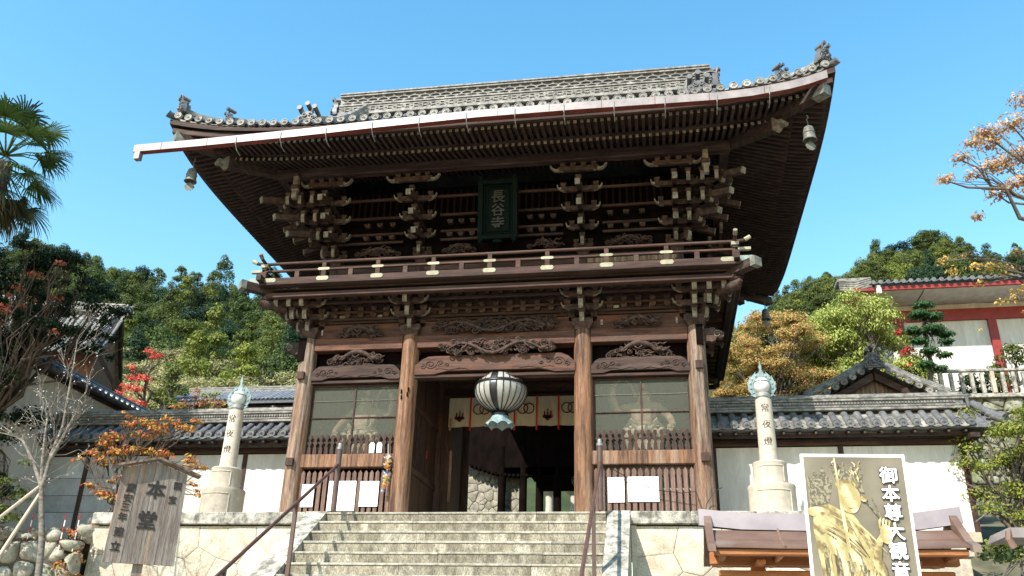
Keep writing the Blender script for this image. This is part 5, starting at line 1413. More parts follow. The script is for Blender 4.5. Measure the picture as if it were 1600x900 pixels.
for x in (-1.5, .5, 2.2, 3.1): MB().box(x - .07, x + .07, -1.5, -1.36, 3, 5.6).build('wall_post', M['wood_z'], t)
MB().box(W0, W1, -1.55, -1.3, 5.42, 5.55).build('eave_beam', M['wood_x'], t)
MB().tube([(2.75, -1.62, 3), (2.75, -1.62, 5.5)], .05, 8).build('downpipe', M['rail_metal'], t)

# white hall with crimson trim on the right
t = thing('white_hall', 'white walled hall with crimson timber trim high on the right', 'hall', (11.9, 16, 0))
t.rotation_euler = (0, 0, R(-1.0))
b = MB(); b.box(1.0, 12, .9, 8, 6, 11.7); b.build('wall', M['plaster'], t)
MB().box(.95, 12, .80, .9, 10.95, 11.45).build('wall_beam', M['redpaint'], t)
for x in (1.0, 2.05, 5.65, 9.2): MB().cbox(x - .16, x + .16, .74, .9, 6, 10.95).build('crimson_post', M['redpaint'], t)
MB().box(.2, 12, -.75, .9, 11.72, 11.78).build('soffit', M['plaster'], t)
MB().box(.1, 12, -.86, -.72, 11.74, 11.90).build('soffit_edge', M['redpaint'], t)
MB().box(2.8, 2.83, -.7, .85, 11.70, 11.72).build('soffit_joint', M['wood_y'], t)
MB().box(.95, 1.15, -.9, -.6, 11.6, 11.95).build('white_corner_block', M['plaster'], t)
b = MB(); b.prism([(-.35, 11.3), (.6, 11.3), (.95, 11.55), (.95, 12.1), (.75, 11.95), (.4, 11.75), (-.35, 11.68)], lambda u, v, w: (u, w, v), -.7, -.55); b.build('bargeboard', M['redpaint'], t)
MB().box(-.33, .9, -.53, 2, 10.6, 11.5).build('gable_wall', M['redpaint'], t)
b = MB(); b.grid([[(x, y, 12.0 + (y + .95) * .28 + .06 * max(0, 1.2 - x) ** 2) for x in (.7, 1, 2, 4, 8, 12)] for y in (-.95, 0, 1.5, 3)]); b.build('roof_bed', M['tile'], t)
for i in range(38):
    m_ = MB(); x = .85 + .29 * i; half_tube(m_, [(x, -1.0, 12.02), (x, 1.0, 12.6)], .085, Vector((1, 0, 0)), 5); m_.lathe([(.095, 0), (.095, .03), (0, .035)], 10, mt=T(x, -1.0, 12.04) @ RX(R(90))); m_.build('tile_row', M['tile'], t, 50)
m_ = MB()
for k in range(5): m_.tube([(-.45, -.8, 11.85 + .10 * k), (.2, -.8, 11.78 + .10 * k), (.8, -.85, 11.95 + .09 * k)], .055, 7)
m_.build('swept_eave_tiles', M['tile_pale'], t, 50)
MB().cbox(-.5, .85, -.75, 0, 12.22, 12.4, .03).build('gable_ridge', M['tile_pale'], t)

# stone retaining wall and baluster fence on the right
t = thing('retaining_wall', 'mossy retaining wall of grey boulders under the stone fence at right', 'retaining wall', (15, 14, 0))
MB().box(-2.6, 6, .1, 3, 3, 6.75).build('earth_core', M['joint'], t)
masonry(t, 8, 3.2, 95, 61, lambda u, v, w: (-2.6 + u, .1 - w, 3.6 + v), 'mossy', .022, .1, .07, .06, True, relax=1)
MB().cbox(-2.6, 6, -.1, .4, 6.76, 6.92, .02).build('kerb', M['cap'], t)
t = thing('stone_fence', 'weathered stone post fence below the white hall', 'fence', (15, 13.95, 6.92))
fp = MB().cbox(-.06, .06, -.06, .06, 0, .80, .012).mesh('fence_post', M['cap'])
fp2 = MB().cbox(-.07, .07, -.07, .07, 0, .84, .012).mesh('fence_post', M['granite'])
for i in range(24): put('fence_post', fp2 if i % 5 == 0 else fp, t, T(-2.5 + .36 * i, 0, 0))
MB().cbox(-2.6, 6, -.07, .07, .84, .94, .012).build('fence_rail', M['cap'], t)

# little gable behind the right wall
t = thing('small_gable_roof', 'small tiled gable with mask ornament peeking over the right wall', 'roof', (9.7, 5, 0))
gz0 = 4.15
for s2 in (-1, 1):
    b = MB(); b.grid([[(s2 * u, y, 5.0 - .60 * u + .03 * u * u) for u in (0, .4, .9, 1.5, 2.0)] for y in (-.15, 1.5, 3)]); b.build('roof_bed', M['tile_pale'], t)
    for k in range(8):
        u0 = .12 + .24 * k; m_ = MB(); m_.tube([(s2 * u0, -.3, 5.03 - .58 * u0), (s2 * u0, 0, 5.05 - .58 * u0), (s2 * u0, 3, 5.05 - .58 * u0)], .085, 8); r_ = m_.build('tile_row', M['tile_pale'], t, 50)
        put('eave_tile', ET, r_, T(s2 * u0, -.31, 5.03 - .58 * u0))
    m_ = MB()
    for k in range(3): m_.tube([(s2 * .05, -.22 + .04 * k, 5.12 + .07 * k), (s2 * .9, -.22 + .04 * k, 4.62 + .07 * k), (s2 * 1.9, -.22 + .04 * k, 4.15 + .07 * k)], .05, 6)
    m_.build('verge_course', M['tile_pale'], t, 50)
    b = MB(); b.prism([(s2 * .02, 4.86), (s2 * .02, 4.64), (s2 * .75, 4.22), (s2 * 1.7, 3.75), (s2 * 1.75, 3.9), (s2 * .8, 4.4)][::s2], lambda u, v, w: (u, w, v), -.12, -.04); b.build('barge_board', M['wood_x'], t)
MB().prism([(-1.6, 3.8), (1.6, 3.8), (0, 4.85)], lambda u, v, w: (u, w, v), .1, .2).build('gable_boards', M['pillar_grey'], t)
MB().box(-1.4, 1.4, .2, 3, 1, 4.0).build('body', M['plaster'], t)
m_ = MB(); ridge_run(m_, [(0, -.1, 5.0), (0, 3, 5.0)], .16, .3, 3); m_.build('ridge', M['tile_pale'], t)
onigawara('ridge_end', (0, -.32, 5.12), 0, .72, t, 3)

# ================================================================== CORRIDOR BEYOND THE GATE
t = thing('covered_corridor', 'dark roofed stair corridor seen through the gateway', 'corridor', (-.417, 15.5, .349)); t.scale = (1.112, 1.112, 1.112)
FL = 1.2
edge = [(-3.9, 4.75), (-3.5, 4.30), (-3.1, 4.02), (-2.6, 3.84), (-2.2, 3.70), (-1.7, 3.62), (.9, 3.58), (3.2, 3.58), (3.2, 6.4), (-3.9, 6.4)]
b = MB(); b.prism(edge, lambda u, v, w: (u, w, v), -.1, .05); b.build('shade_gable', M['black_in'], t)  # black panel stands in for the shaded underside of the porch
sc2 = MB()
for i in range(18):
    x = -3.7 + .16 * i; z = np.interp(x, [e[0] for e in edge[:8]], [e[1] for e in edge[:8]]); sc2.tube([(x, -.16, z), (x, .16, z)], .06, 7)
sc2.build('eave_tile_row', M['black_in'], t, 50)
MB().box(-2.0, 3.4, -3.0, .05, 6.0, 6.15).build('shade_slab', M['tile'], t)  # unseen slab added to keep the sun off the black panel
MB().box(-1.6, 3.2, .1, 6.3, 4.7, 4.8).build('ceiling', M['black_in'], t)
for i in range(3): MB().box(-1.4, 3.0, .5 + 2.8 * i, .75 + 2.8 * i, 4.3, 4.68).build('cross_beam', M['black_in'], t)
for i, (x, y) in enumerate([(-1.9, 0), (-1.12, 0), (-.52, 0.02), (.12, .02), (2.2, 0), (2.2, 3), (2.2, 6)]):
    MB().lathe([(.15, -.5), (.14, 4.7)], 12, (x, y, 0)).build('corridor_pillar', M['black_in'], t, 50)
for (x0, x1) in ((-2.1, -1.8),): MB().box(-1.95, 2.2, -.1, .1, 3.62, 3.9).build('tie_beam', M['black_in'], t)
hl = thing('corridor_lantern', 'small round ribbed lantern hanging in the dark corridor', 'lantern', (.45, 18.2, 4.75))
MB().ell((0, 0, 0), (.42, .42, .36), 20, 10).build('paper_shade', M['paper_lit'], hl, 80)
for k in range(12): MB().tube([(.425 * math.cos(-PI / 2 + PI * i / 10) * math.cos(k * PI / 6), .425 * math.cos(-PI / 2 + PI * i / 10) * math.sin(k * PI / 6), .365 * math.sin(-PI / 2 + PI * i / 10)) for i in range(11)], .02, 4).build('lantern_rib', M['black'], hl)
MB().lathe([(.43, -.03), (.44, 0), (.43, .03)], 20).build('lantern_band', M['black'], hl); MB().tube([(0, 0, .3), (0, 0, .9)], .02, 5).build('chain', M['black'], hl); MB().lathe([(.12, -.5), (.2, -.42), (.1, -.34)], 12).build('lantern_foot', M['black'], hl)
t = thing('dry_stone_wall', 'sunlit wall of irregular boulders seen through the gateway', 'stone wall', (-2.64, 15.72, .349)); t.scale = (1.112, 1.112, 1.112)
MB().box(-2.3, .8, .12, .6, 0, 5.0).build('earth_core', M['joint'], t)
masonry(t, 3.1, 3.0, 120, 77, lambda u, v, w: (-2.3 + u, .12 - w, 2.0 + v), 'rubble', .006, .12, .03, .03, False, relax=1)
def stone_lantern(x, y, z, s, label):
    t = thing('stone_lantern', label, 'stone lantern', (x, y, z)); t.scale = (s, s, s)
    for nm, pr in (('base', [(.5, -1.2), (.5, .1), (.4, .2), (.2, .3)]), ('shaft', [(.17, .3), (.15, .9), (.17, 1.2)]), ('platform', [(.2, 1.2), (.4, 1.35), (.4, 1.45), (.28, 1.45)]), ('fire_box', [(.26, 1.45), (.26, 1.85)]), ('cap', [(.6, 1.85), (.55, 1.95), (.3, 2.1), (.12, 2.25)]), ('finial', [(.1, 2.25), (.14, 2.35), (.1, 2.5), (0, 2.6)])):
        MB().lathe(pr, 8 if nm in ('fire_box', 'cap', 'platform') else 14).build(nm, M['granite_l'], t, 35)
stone_lantern(-1.9, 26, 4.1, 1.25, 'sunlit stone lantern between the corridor pillars, left of two')
stone_lantern(-.75, 27.5, 4.4, 1.25, 'sunlit stone lantern between the corridor pillars, right of two')

# ================================================================== SIGNS AND SHELTER IN FRONT
sg = thing('notice_board', 'weathered wooden notice board with little gabled top and black brush lettering', 'sign', (-2.62, -9.03, 0), math.atan2(.53, .65))
bw = .43; bt = -.80; bb = -1.965; pk = -.675
xs_ = [-.445, -.225, -.02, .19, .435]
for i in range(4):
    a, b2 = xs_[i] * .95, xs_[i + 1] * .95
    k0 = 1.0; t0 = .93
    def top(x): return pk - .03 - (abs(x) / bw) * .13
    mb = MB(); pts = [(a * k0, bb + .004 * i), (b2 * k0 - .004, bb + .004 * i), (b2 * t0 - .004, top(b2 * t0)), ((a + b2) / 2 * t0, top((a + b2) / 2 * t0)), (a * t0, top(a * t0))]
    mb.prism(pts, lambda u, v, w: (u, w, v), -.018 + .001 * (i % 2), .018); mb.build('plank', M['board'], sg)
for s2 in (-1, 1):
    mb = MB(); mb.prism([(0, pk), (s2 * .54, pk - .165), (s2 * .545, pk - .14), (0, pk + .028)][::s2], lambda u, v, w: (u, w, v), -.10, .08); mb.build('top_board', M['pillar_grey'], sg)
MB().cbox(-.055, .055, .022, .10, -4.7, -.8, .008).build('post', M['board'], sg)
def put_text(par, txt, size, x, y, z, m, bold=0, sx=1.0, name='brush_character', ext=.002):
    me = text_mesh(txt, size, ext, bold); me.materials.append(m); return put(name, me, par, T(x, y, z) @ UPR @ S(sx, 1, 1))
for ch, s_, x, z in (('\u56fd', .105, .285, -.975), ('\u5b9d', .105, .25, -1.15), ('\u672c', .235, .035, -1.05), ('\u5802', .235, -.005, -1.43),
                     ('\u6176', .115, -.262, -1.06), ('\u5b89', .115, -.275, -1.19), ('\u4e09', .105, -.285, -1.30), ('\u5e74', .11, -.295, -1.42), ('\u5efa', .12, -.30, -1.60), ('\u7acb', .12, -.31, -1.77)):
    me = text_bold(ch, s_, .002, s_ * .028, 6); me.materials.append(M['ink']); put('brush_character', me, sg, T(x, -.022, z) @ UPR)

ps = thing('event_poster', 'tall white edged poster of a golden robed figure with white outlined lettering', 'poster', (5.88, -9, -1.6)); ps.rotation_euler = (R(-1.5), R(1.2), R(0))
hw = .565; zt = .91; zb = -1.15
MB().cbox(-hw, hw, .0, .03, zb, zt, .006).build('backing_board', M['white'], ps)
def postermat():
    m = bpy.data.materials.new('printed backdrop'); m.use_nodes = True; n = m.node_tree.nodes; l = m.node_tree.links; b = n['Principled BSDF']; b.inputs['Roughness'].default_value = .45
    tc = n.new('ShaderNodeTexCoord'); nz = n.new('ShaderNodeTexNoise'); nz.inputs['Scale'].default_value = 1.6; nz.inputs['Detail'].default_value = 3; l.new(tc.outputs['Object'], nz.inputs['Vector'])
    cr = n.new('ShaderNodeValToRGB'); cr.color_ramp.elements[0].position = .3; cr.color_ramp.elements[0].color = (.11, .088, .058, 1); cr.color_ramp.elements[1].position = .7; cr.color_ramp.elements[1].color = (.22, .185, .125, 1)
    l.new(nz.outputs['Fac'], cr.inputs[0]); l.new(cr.outputs[0], b.inputs['Base Color']); return m
MB().box(-hw + .032, hw - .032, -.003, 0, zb + .035, zt - .035).build('printed_sheet', postermat(), ps)
def foldmat(name, cols, scale, dist, ang, rough=.5):
    m = bpy.data.materials.new(name); m.use_nodes = True; n = m.node_tree.nodes; l = m.node_tree.links; b = n['Principled BSDF']; b.inputs['Roughness'].default_value = rough
    tc = n.new('ShaderNodeTexCoord'); mp = n.new('ShaderNodeMapping'); mp.inputs['Rotation'].default_value = (0, ang, 0); l.new(tc.outputs['Object'], mp.inputs[0])
    wv = n.new('ShaderNodeTexWave'); wv.inputs['Scale'].default_value = scale; wv.inputs['Distortion'].default_value = dist; wv.inputs['Detail'].default_value = 5; wv.inputs['Detail Scale'].default_value = 1.4; wv.inputs['Detail Roughness'].default_value = .65
    l.new(mp.outputs[0], wv.inputs[0]); cr = n.new('ShaderNodeValToRGB'); e = cr.color_ramp.elements; e[0].position = .05; e[0].color = (*cols[0], 1); e[1].position = .95; e[1].color = (*cols[2], 1); q = e.new(.5); q.color = (*cols[1], 1)
    l.new(wv.outputs['Color'], cr.inputs[0]); l.new(cr.outputs[0], b.inputs['Base Color']); return m
gold = foldmat('printed gold robe', [(.17, .12, .045), (.30, .23, .09), (.42, .35, .17)], 1.5, 14, .9)
gold2 = foldmat('printed pale gold', [(.32, .25, .10), (.42, .35, .16), (.52, .46, .27)], 1.6, 9, .4)
gold3 = foldmat('printed bronze ornament', [(.085, .07, .045), (.14, .115, .065), (.26, .22, .13)], 4, 22, .3)
def flat(poly, m, y, nm='printed_figure'):
    return MB().prism(poly, lambda u, v, w: (u, w, v), y - .0015, y).build(nm, m, ps)
def blob(cx, cz, rx, rz, m, y, n=18, wob=.06, sd=1): flat([(cx + rx * (1 + wob * math.sin(3 * q * 2 * PI / n + sd)) * math.cos(q * 2 * PI / n), cz + rz * (1 + wob * math.cos(2 * q * 2 * PI / n + sd)) * math.sin(q * 2 * PI / n)) for q in range(n)], m, y)
def ribbon(pts, w, m, y):
    L = []; Rr = []
    for i, p in enumerate(pts):
        a = Vector(pts[max(0, i - 1)]); b = Vector(pts[min(len(pts) - 1, i + 1)]); t_ = (b - a).normalized(); ww = w * math.sin(PI * (i + .6) / (len(pts) + .2))
        L.append((p[0] - t_.y * ww, p[1] + t_.x * ww)); Rr.append((p[0] + t_.y * ww, p[1] - t_.x * ww))
    flat(Rr + L[::-1], m, y)
Y = -.004
flat([(-.51, .30), (-.51, .66), (-.45, .60), (-.44, .72), (-.38, .64), (-.34, .78), (-.30, .66), (-.24, .6), (-.27, .45), (-.3, .36)], gold3, Y - .001)
flat([(-.50, .10), (-.46, .30), (-.30, .34), (-.20, .28), (-.05, .22), (.08, .02), (.16, -.3), (.2, -1.0), (-.46, -1.0), (-.44, -.4)], gold, Y - .004)   # robe mass
flat([(-.20, .60), (-.24, .72), (-.16, .68), (-.14, .80), (-.07, .70), (-.02, .78), (.02, .66), (.09, .68), (.07, .56), (.09, .46), (-.2, .52)], gold3, Y - .005)  # crown
blob(-.09, .56, .13, .055, gold, Y - .006)
blob(-.075, .40, .115, .165, gold2, Y - .0065, wob=.03)    # face
for (u, v, w_) in ((-.03, .42, .026), (-.11, .425, .024)): ribbon([(u - w_, v), (u, v - .010), (u + w_, v)], .004, gold, Y - .009)
ribbon([(-.055, .42), (-.045, .36), (-.07, .345)], .006, gold, Y - .009); ribbon([(-.10, .30), (-.07, .295), (-.04, .305)], .005, gold, Y - .009)
rr = random.Random(4)
darkg = foldmat('printed shadow gold', [(.07, .045, .018), (.13, .09, .035), (.22, .16, .07)], 2, 8, .2); midg = foldmat('printed warm gold', [(.26, .19, .08), (.36, .27, .11), (.46, .37, .17)], 2, 8, .7)
for k in range(64):
    u = rr.random(); x0 = -.46 + .62 * u; z0 = rr.uniform(-.5, .16) - .25 * abs(u - .45); L = rr.uniform(.3, .65); amp = rr.uniform(-.05, .08); pts = []
    for q in range(9):
        tt = q / 8; pts.append((x0 + amp * math.sin(tt * 3) + .06 * tt * (u - .3), max(-1.0, z0 - L * tt)))
    if pts[-1][1] - pts[-2][1] < -.001: ribbon(pts, rr.uniform(.006, .016), (darkg, gold2, midg, darkg, gold2)[k % 5], Y - .0078 - .00001 * k)
for k in range(14):   # crossing folds of the shawl
    a_ = rr.uniform(-.44, -.2); z0 = rr.uniform(.0, .24); pts = [(a_ + .45 * tt, z0 - .42 * tt + .06 * math.sin(tt * 3)) for tt in [q / 8 for q in range(9)]]
    ribbon(pts, rr.uniform(.005, .013), (darkg, gold2, midg)[k % 3], Y - .0086 - .00001 * k)
for k in range(26):   # jewelled crown and background rays
    x = rr.uniform(-.24, .08); z = rr.uniform(.52, .78); ribbon([(x, z), (x + rr.uniform(-.02, .02), z + .03), (x + rr.uniform(-.03, .03), z + .06)], .008, (gold2, darkg, midg)[k % 3], Y - .0072 - .00001 * k)
for k in range(0):
    x = rr.uniform(-.44, .14); z = rr.uniform(-.95, .26); L = rr.uniform(.06, .16)
    if abs(x + .1) < .12 and z > .2: continue
    ribbon([(x, z), (x + rr.uniform(.0, .04), z - L * .5), (x + rr.uniform(-.03, .06), z - L)], rr.uniform(.005, .012), (gold2, gold3, gold)[k % 3], Y - .0078 - .00001 * k)
blob(-.43, .25, .12, .06, gold2, Y - .007); blob(-.38, .06, .10, .2, gold, Y - .0075)
ribbon([(-.40, .0), (-.3, -.12), (-.18, -.2), (-.04, -.26)], .075, gold2, Y - .009)       # forearm
blob(-.0, -.27, .07, .05, gold2, Y - .0095)
for k in range(4): ribbon([(-.0 + .02 * k, -.25), (.03 + .02 * k, -.30), (.02 + .02 * k, -.36)], .012, gold2, Y - .01 - .0003 * k)
ribbon([(-.20, .86), (-.17, .3), (-.13, -.3), (-.09, -1.0)], .02, gold2, Y - .012)     # staff
for k in range(9):
    x = -.40 + .062 * k; ribbon([(x, -.1 - .02 * k), (x + .03, -.35), (x - .01 + .03 * math.sin(k), -.6), (x + .04, -.98)], .016, gold2 if k % 2 else gold3, Y - .0135 - .0003 * k)
ribbon([(-.12, .2), (.02, -.1), (.16, -.36), (.06, -.62), (-.1, -.4)], .03, gold2, Y - .0175); ribbon([(.24, .05), (.16, -.1), (.13, -.3), (.2, -.5)], .045, gold, Y - .018)
blob(.26, .02, .065, .11, gold2, Y - .0185); 
for k in range(4): ribbon([(.20 + .032 * k, .08), (.205 + .034 * k, .16), (.225 + .03 * k, .2 - .01 * k)], .013, gold2, Y - .019 - .0002 * k)
ribbon([(.22, .18), (.14, .3), (.08, .38)], .008, gold3, Y - .0195); ribbon([(.23, .18), (.19, .32), (.15, .42)], .006, gold3, Y - .0198); blob(.07, .40, .035, .035, gold, Y - .02)
ink2 = simple('printed dark outline', (.045, .03, .02), .5); wht = simple('printed white', (.88, .88, .87), .5)
for i, ch in enumerate('\u5fa1\u672c\u5c0a\u5927\u89b3\u97f3\u7279\u5225\u62dd\u89b3'):
    z = .67 - .205 * i; x = .36
    if z < zb + .1: break
    me = text_bold(ch, .195, .0005, .012, 8); me.materials.append(ink2); put('printed_outline', me, ps, T(x, -.0215, z) @ UPR)
    me = text_bold(ch, .195, .0005, .004, 4); me.materials.append(wht); put('printed_character', me, ps, T(x, -.0235, z) @ UPR)
for s2 in (-1, 1): MB().cbox(s2 * .4 - .03, s2 * .4 + .03, .034, .08, -3.1, .6, .006).build('leg', M['iron'], ps)

# copper roofed board behind the poster
t = thing('roofed_board', 'long low brown copper roof over an orange timber frame, behind the poster', 'roofed notice board', (6.05, -6.1, 0))
b = MB()
ridge = [(-1.78, -.80), (-1.2, -.86), (0, -.885), (1.2, -.86), (1.78, -.78)]
rows = []
for (x, z) in ridge: rows.append([(x, .16, z - .22), (x, .07, z), (x, -.07, z), (x, -.12, z - .24)])
b.grid(rows); b.add([rows[0][k] for k in (0, 1, 2, 3)], [(0, 1, 2, 3)]); b.add([rows[-1][k] for k in (3, 2, 1, 0)], [(0, 1, 2, 3)]); b.build('ridge_cover', M['copper_ridge'], t)
b = MB(); 
for s2 in (1, -1):
    for (ya, za, yb_, zb_) in ((.10, -.235, .42, -.40), (.42, -.415, .74, -.535)):
        rows = [[(x, -s2 * ya, z + za + .0), (x, -s2 * yb_, z + zb_), (x, -s2 * yb_, z + zb_ - .025)] for (x, z) in [(-1.62, -.87), (-.8, -.885), (0, -.89), (.8, -.885), (1.62, -.87)]]
        b.grid(rows)
b.build('roof_sheet', M['copper_roof'], t)
for s2 in (-1, 1):
    for f_ in (1, -1):
        b = MB(); pts = [(.0, -.86), (-.12, -.92), (-.35, -1.12), (-.60, -1.32), (-.84, -1.40), (-.86, -1.50), (-.60, -1.43), (-.32, -1.25), (-.1, -1.08), (0, -1.04)]
        b.prism([(u * f_, v) for u, v in pts], lambda u, v, w: (w, u, v), s2 * 1.66 - .05, s2 * 1.66 + .05); b.build('end_board', M['copper_roof'], t)
sm_ = MB(); sm_.tube([(0, -.12, -1.10), (0, -.42, -1.29), (0, -.75, -1.42)], .018, 5); sme = sm_.mesh('roof_seam', M['copper_roof'])
for x in (-.7, .6): put('roof_seam', sme, t, T(x, 0, 0))
MB().cbox(-1.6, 1.6, -.70, -.60, -1.53, -1.44).build('eave_timber', M['cedar'], t); MB().cbox(-1.6, 1.6, .60, .70, -1.53, -1.44).build('eave_timber', M['cedar'], t)
MB().box(-1.6, 1.6, -.60, .60, -1.46, -1.43).build('soffit', M['cedar'], t)
MB().cbox(-1.66, 1.66, -.06, .06, -1.58, -1.40).build('ridge_timber', M['cedar'], t)
for i in range(5): MB().cbox(-1.5 + .75 * i - .04, -1.5 + .75 * i + .04, -.62, .62, -1.545, -1.47).build('cross_timber', M['cedar'], t)
MB().cbox(-1.55, 1.55, -.16, -.06, -1.74, -1.66).build('frame_rail', M['cedar'], t)
for x in (-1.0, 1.0): MB().cbox(x - .09, x + .09, -.09, .09, -4.7, -1.45).build('post', M['cedar'], t); MB().cbox(x - .06, x + .06, -.5, .5, -1.62, -1.55).build('bracket_arm', M['cedar'], t)
MB().box(-.9, .9, -.03, .03, -3.6, -1.8).build('notice_panel', M['white'], t)

t = thing('roofed_post', 'grey round post with a flat metal roof cut off by the right picture edge', 'roofed post', (8.42, -7, 0))
b = MB(); b.prism([(-.48, -1.36), (-.43, -1.25), (.42, -1.25), (.47, -1.36)], lambda u, v, w: (u, w, v), -.35, .35); b.box(-.43, .42, -.42, -.35, -1.38, -1.27); b.build('roof_sheet', M['gutter'], t)
b = MB(); b.tube([(-.44, -.36, -1.30), (-.46, -.36, -1.40), (-.42, -.36, -1.50)], .045, 6); b.build('roof_hook', M['copper_roof'], t)
MB().lathe([(.12, -4.7), (.12, -1.55), (.135, -1.5), (.135, -1.45), (.09, -1.36)], 18).build('post', M['iron'], t, 40)

# rubble edge at far left
t = thing('rubble_bank', 'bank of rounded pale boulders at the lower left corner', 'stone bank', (-9.6, -2, 0))
MB().box(-2.4, .75, .15, 3.5, -4.7, -.62).build('earth_core', M['joint'], t)
masonry(t, 3.4, 4.1, 75, 21, lambda u, v, w: (-2.3 + u, .2 - w - (0.0), -4.75 + v), 'rubble', .03, .15, .13, .09, True)
for i in range(16):
    rr = random.Random(i); b = MB(); b.ell((0, 0, 0), (rr.uniform(.13, .22), rr.uniform(.13, .2), rr.uniform(.1, .15)), 9, 6); 
    b.v = [tuple(Vector(p) * (1 + .12 * math.sin(p[0] * 23 + p[2] * 17 + i))) for p in b.v]
    put('stone', b.mesh('stone', M['rubble'], 50), t, T(-2.2 + .22 * i, rr.uniform(.1, .7), -.55 + rr.uniform(-.03, .1)))
for x, l in ((-8.62, 'thin red and white marker pole by the boulders, right one'), (-8.95, 'thin red and white marker pole by the boulders, middle one'), (-9.75, 'thin red and white marker pole by the boulders, left one')):
    t = thing('marker_pole', l, 'pole', (x, -1.9, -.9), 0, 'thin marker poles')
    for k in range(6): MB().lathe([(.012, .13 * k), (.012, .13 * k + .13)], 6).build('pole_band', M['redcloth'] if k % 2 else M['white'], t)
# upper terraces (earth behind the walls)
e = MB(); e.add([(-13.2, 1.9, -.15), (-5, 1.9, -.15), (-5, 9, .2), (-40, 9, 2.0), (-40, -6, -.8), (-13.2, -2, -.6)], [(0, 1, 2, 3, 4, 5)]); e.add([(-13, -1.8, -.62), (-8.7, -1.8, -.62), (-8.7, 1.6, -.5), (-13, 1.6, -.5)], [(0, 1, 2, 3)]); struct('upper_ground', e, M['earth'])
e = MB(); e.add([(5, 1.9, -.1), (40, 1.9, -.1), (40, 12, 3), (5, 12, 3)], [(0, 1, 2, 3)]); e.add([(9.8, -3, -2.5), (40, -3, -2.5), (40, 1.9, -.1), (9.8, 1.9, -.1)], [(0, 1, 2, 3)]); struct('right_bank', e, M['earth'])
# ================================================================== VEGETATION
def leaf_mesh(name, P, N, size, m, asp=1.0, seed=0, droop=0.0):
    r = np.random.default_rng(seed); P = np.asarray(P, float); n = len(P)
    N = np.asarray(N, float); N /= np.linalg.norm(N, axis=1, keepdims=True) + 1e-9
    t = r.normal(size=(n, 3)); 
    if droop: t[:, 2] -= droop * 2; 
    t -= N * np.sum(t * N, axis=1, keepdims=True); t /= np.linalg.norm(t, axis=1, keepdims=True) + 1e-9
    b = np.cross(N, t); s = size * r.uniform(.6, 1.35, (n, 1))
    # pointed leaf / spray: kite of four points, slightly folded
    V = np.empty((n, 4, 3)); V[:, 0] = P - t * s * asp; V[:, 1] = P + b * s * .55 + N * s * .15; V[:, 2] = P + t * s * asp; V[:, 3] = P - b * s * .55 + N * s * .15
    me = bpy.data.meshes.new(name); me.vertices.add(4 * n); me.vertices.foreach_set('co', V.reshape(-1))
    me.loops.add(4 * n); me.loops.foreach_set('vertex_index', np.arange(4 * n, dtype=np.int32)); me.polygons.add(n)
    me.polygons.foreach_set('loop_start', np.arange(0, 4 * n, 4, dtype=np.int32)); me.update(calc_edges=True); me.materials.append(m); return me
def clump_points(clumps, per, seed, flat=.75, shell=.5, up=.25):
    r = np.random.default_rng(seed); P = []; N = []
    for (c, R_) in clumps:
        k = max(3, int(per * (R_ ** 2)))
        d = r.normal(size=(k, 3)); d /= np.linalg.norm(d, axis=1, keepdims=True)
        d[:, 2] = np.where(d[:, 2] < -.3, -d[:, 2] * .5, d[:, 2])
        rad = R_ * (shell + (1 - shell) * r.random((k, 1)) ** .6)
        q = d * rad; q[:, 2] *= flat; P.append(np.array(c) + q); N.append(d + r.normal(size=(k, 3)) * .45 + np.array([0, 0, up]))
    return np.concatenate(P), np.concatenate(N)
G_DARK = leafmat('dark forest leaf', [(.020, .038, .012), (.045, .072, .018), (.08, .112, .028)], vary=.3)
G_MID = leafmat('mid forest leaf', [(.045, .065, .016), (.09, .115, .026), (.15, .17, .04)], vary=.3)
G_YEL = leafmat('yellow green leaf', [(.07, .10, .018), (.14, .17, .03), (.22, .24, .05)], vary=.25)
G_BLUE = leafmat('blue green leaf', [(.011, .030, .014), (.026, .055, .024), (.045, .08, .034)], vary=.25)
L_PALE = leafmat('pale straw shrub leaf', [(.26, .25, .11), (.40, .38, .17), (.50, .46, .26)], vary=.15, objw=.3)
L_MAPLE = leafmat('turning maple leaf', [(.18, .24, .05), (.40, .36, .09), (.52, .30, .10), (.56, .24, .14), (.34, .38, .09)], vary=.1, objw=0)
L_RED = leafmat('scarlet maple leaf', [(.42, .03, .03), (.62, .06, .05), (.7, .14, .09)], vary=.1)
L_ORANGE = leafmat('orange cherry leaf', [(.22, .22, .04), (.42, .26, .05), (.50, .16, .06), (.45, .10, .06), (.50, .32, .07)], vary=.1, objw=0)
L_WILLOW = leafmat('weeping cherry leaf', [(.18, .26, .04), (.36, .42, .09), (.52, .50, .15), (.32, .42, .10)], vary=.1, objw=0)
L_PINK = leafmat('dull pink cherry leaf', [(.30, .22, .09), (.50, .28, .17), (.56, .34, .24), (.42, .34, .12)], vary=.1, objw=0)
L_GOLD = leafmat('golden cherry leaf', [(.45, .32, .08), (.60, .42, .12), (.50, .26, .10)], vary=.1)
L_PALM = leafmat('palm blade', [(.020, .045, .012), (.045, .082, .02), (.11, .14, .04)], vary=.25, rough=.4)
L_PINE = leafmat('pine needle', [(.02, .055, .02), (.04, .10, .03), (.06, .13, .04)], vary=.1)
L_BLOSSOM = leafmat('white blossom', [(.75, .70, .70), (.85, .82, .82)], vary=.05)
L_SHADE = leafmat('shade dark camellia leaf', [(.010, .022, .007), (.022, .042, .012), (.035, .06, .016)], vary=.1)  # shade over the left tree is put into these darker greens

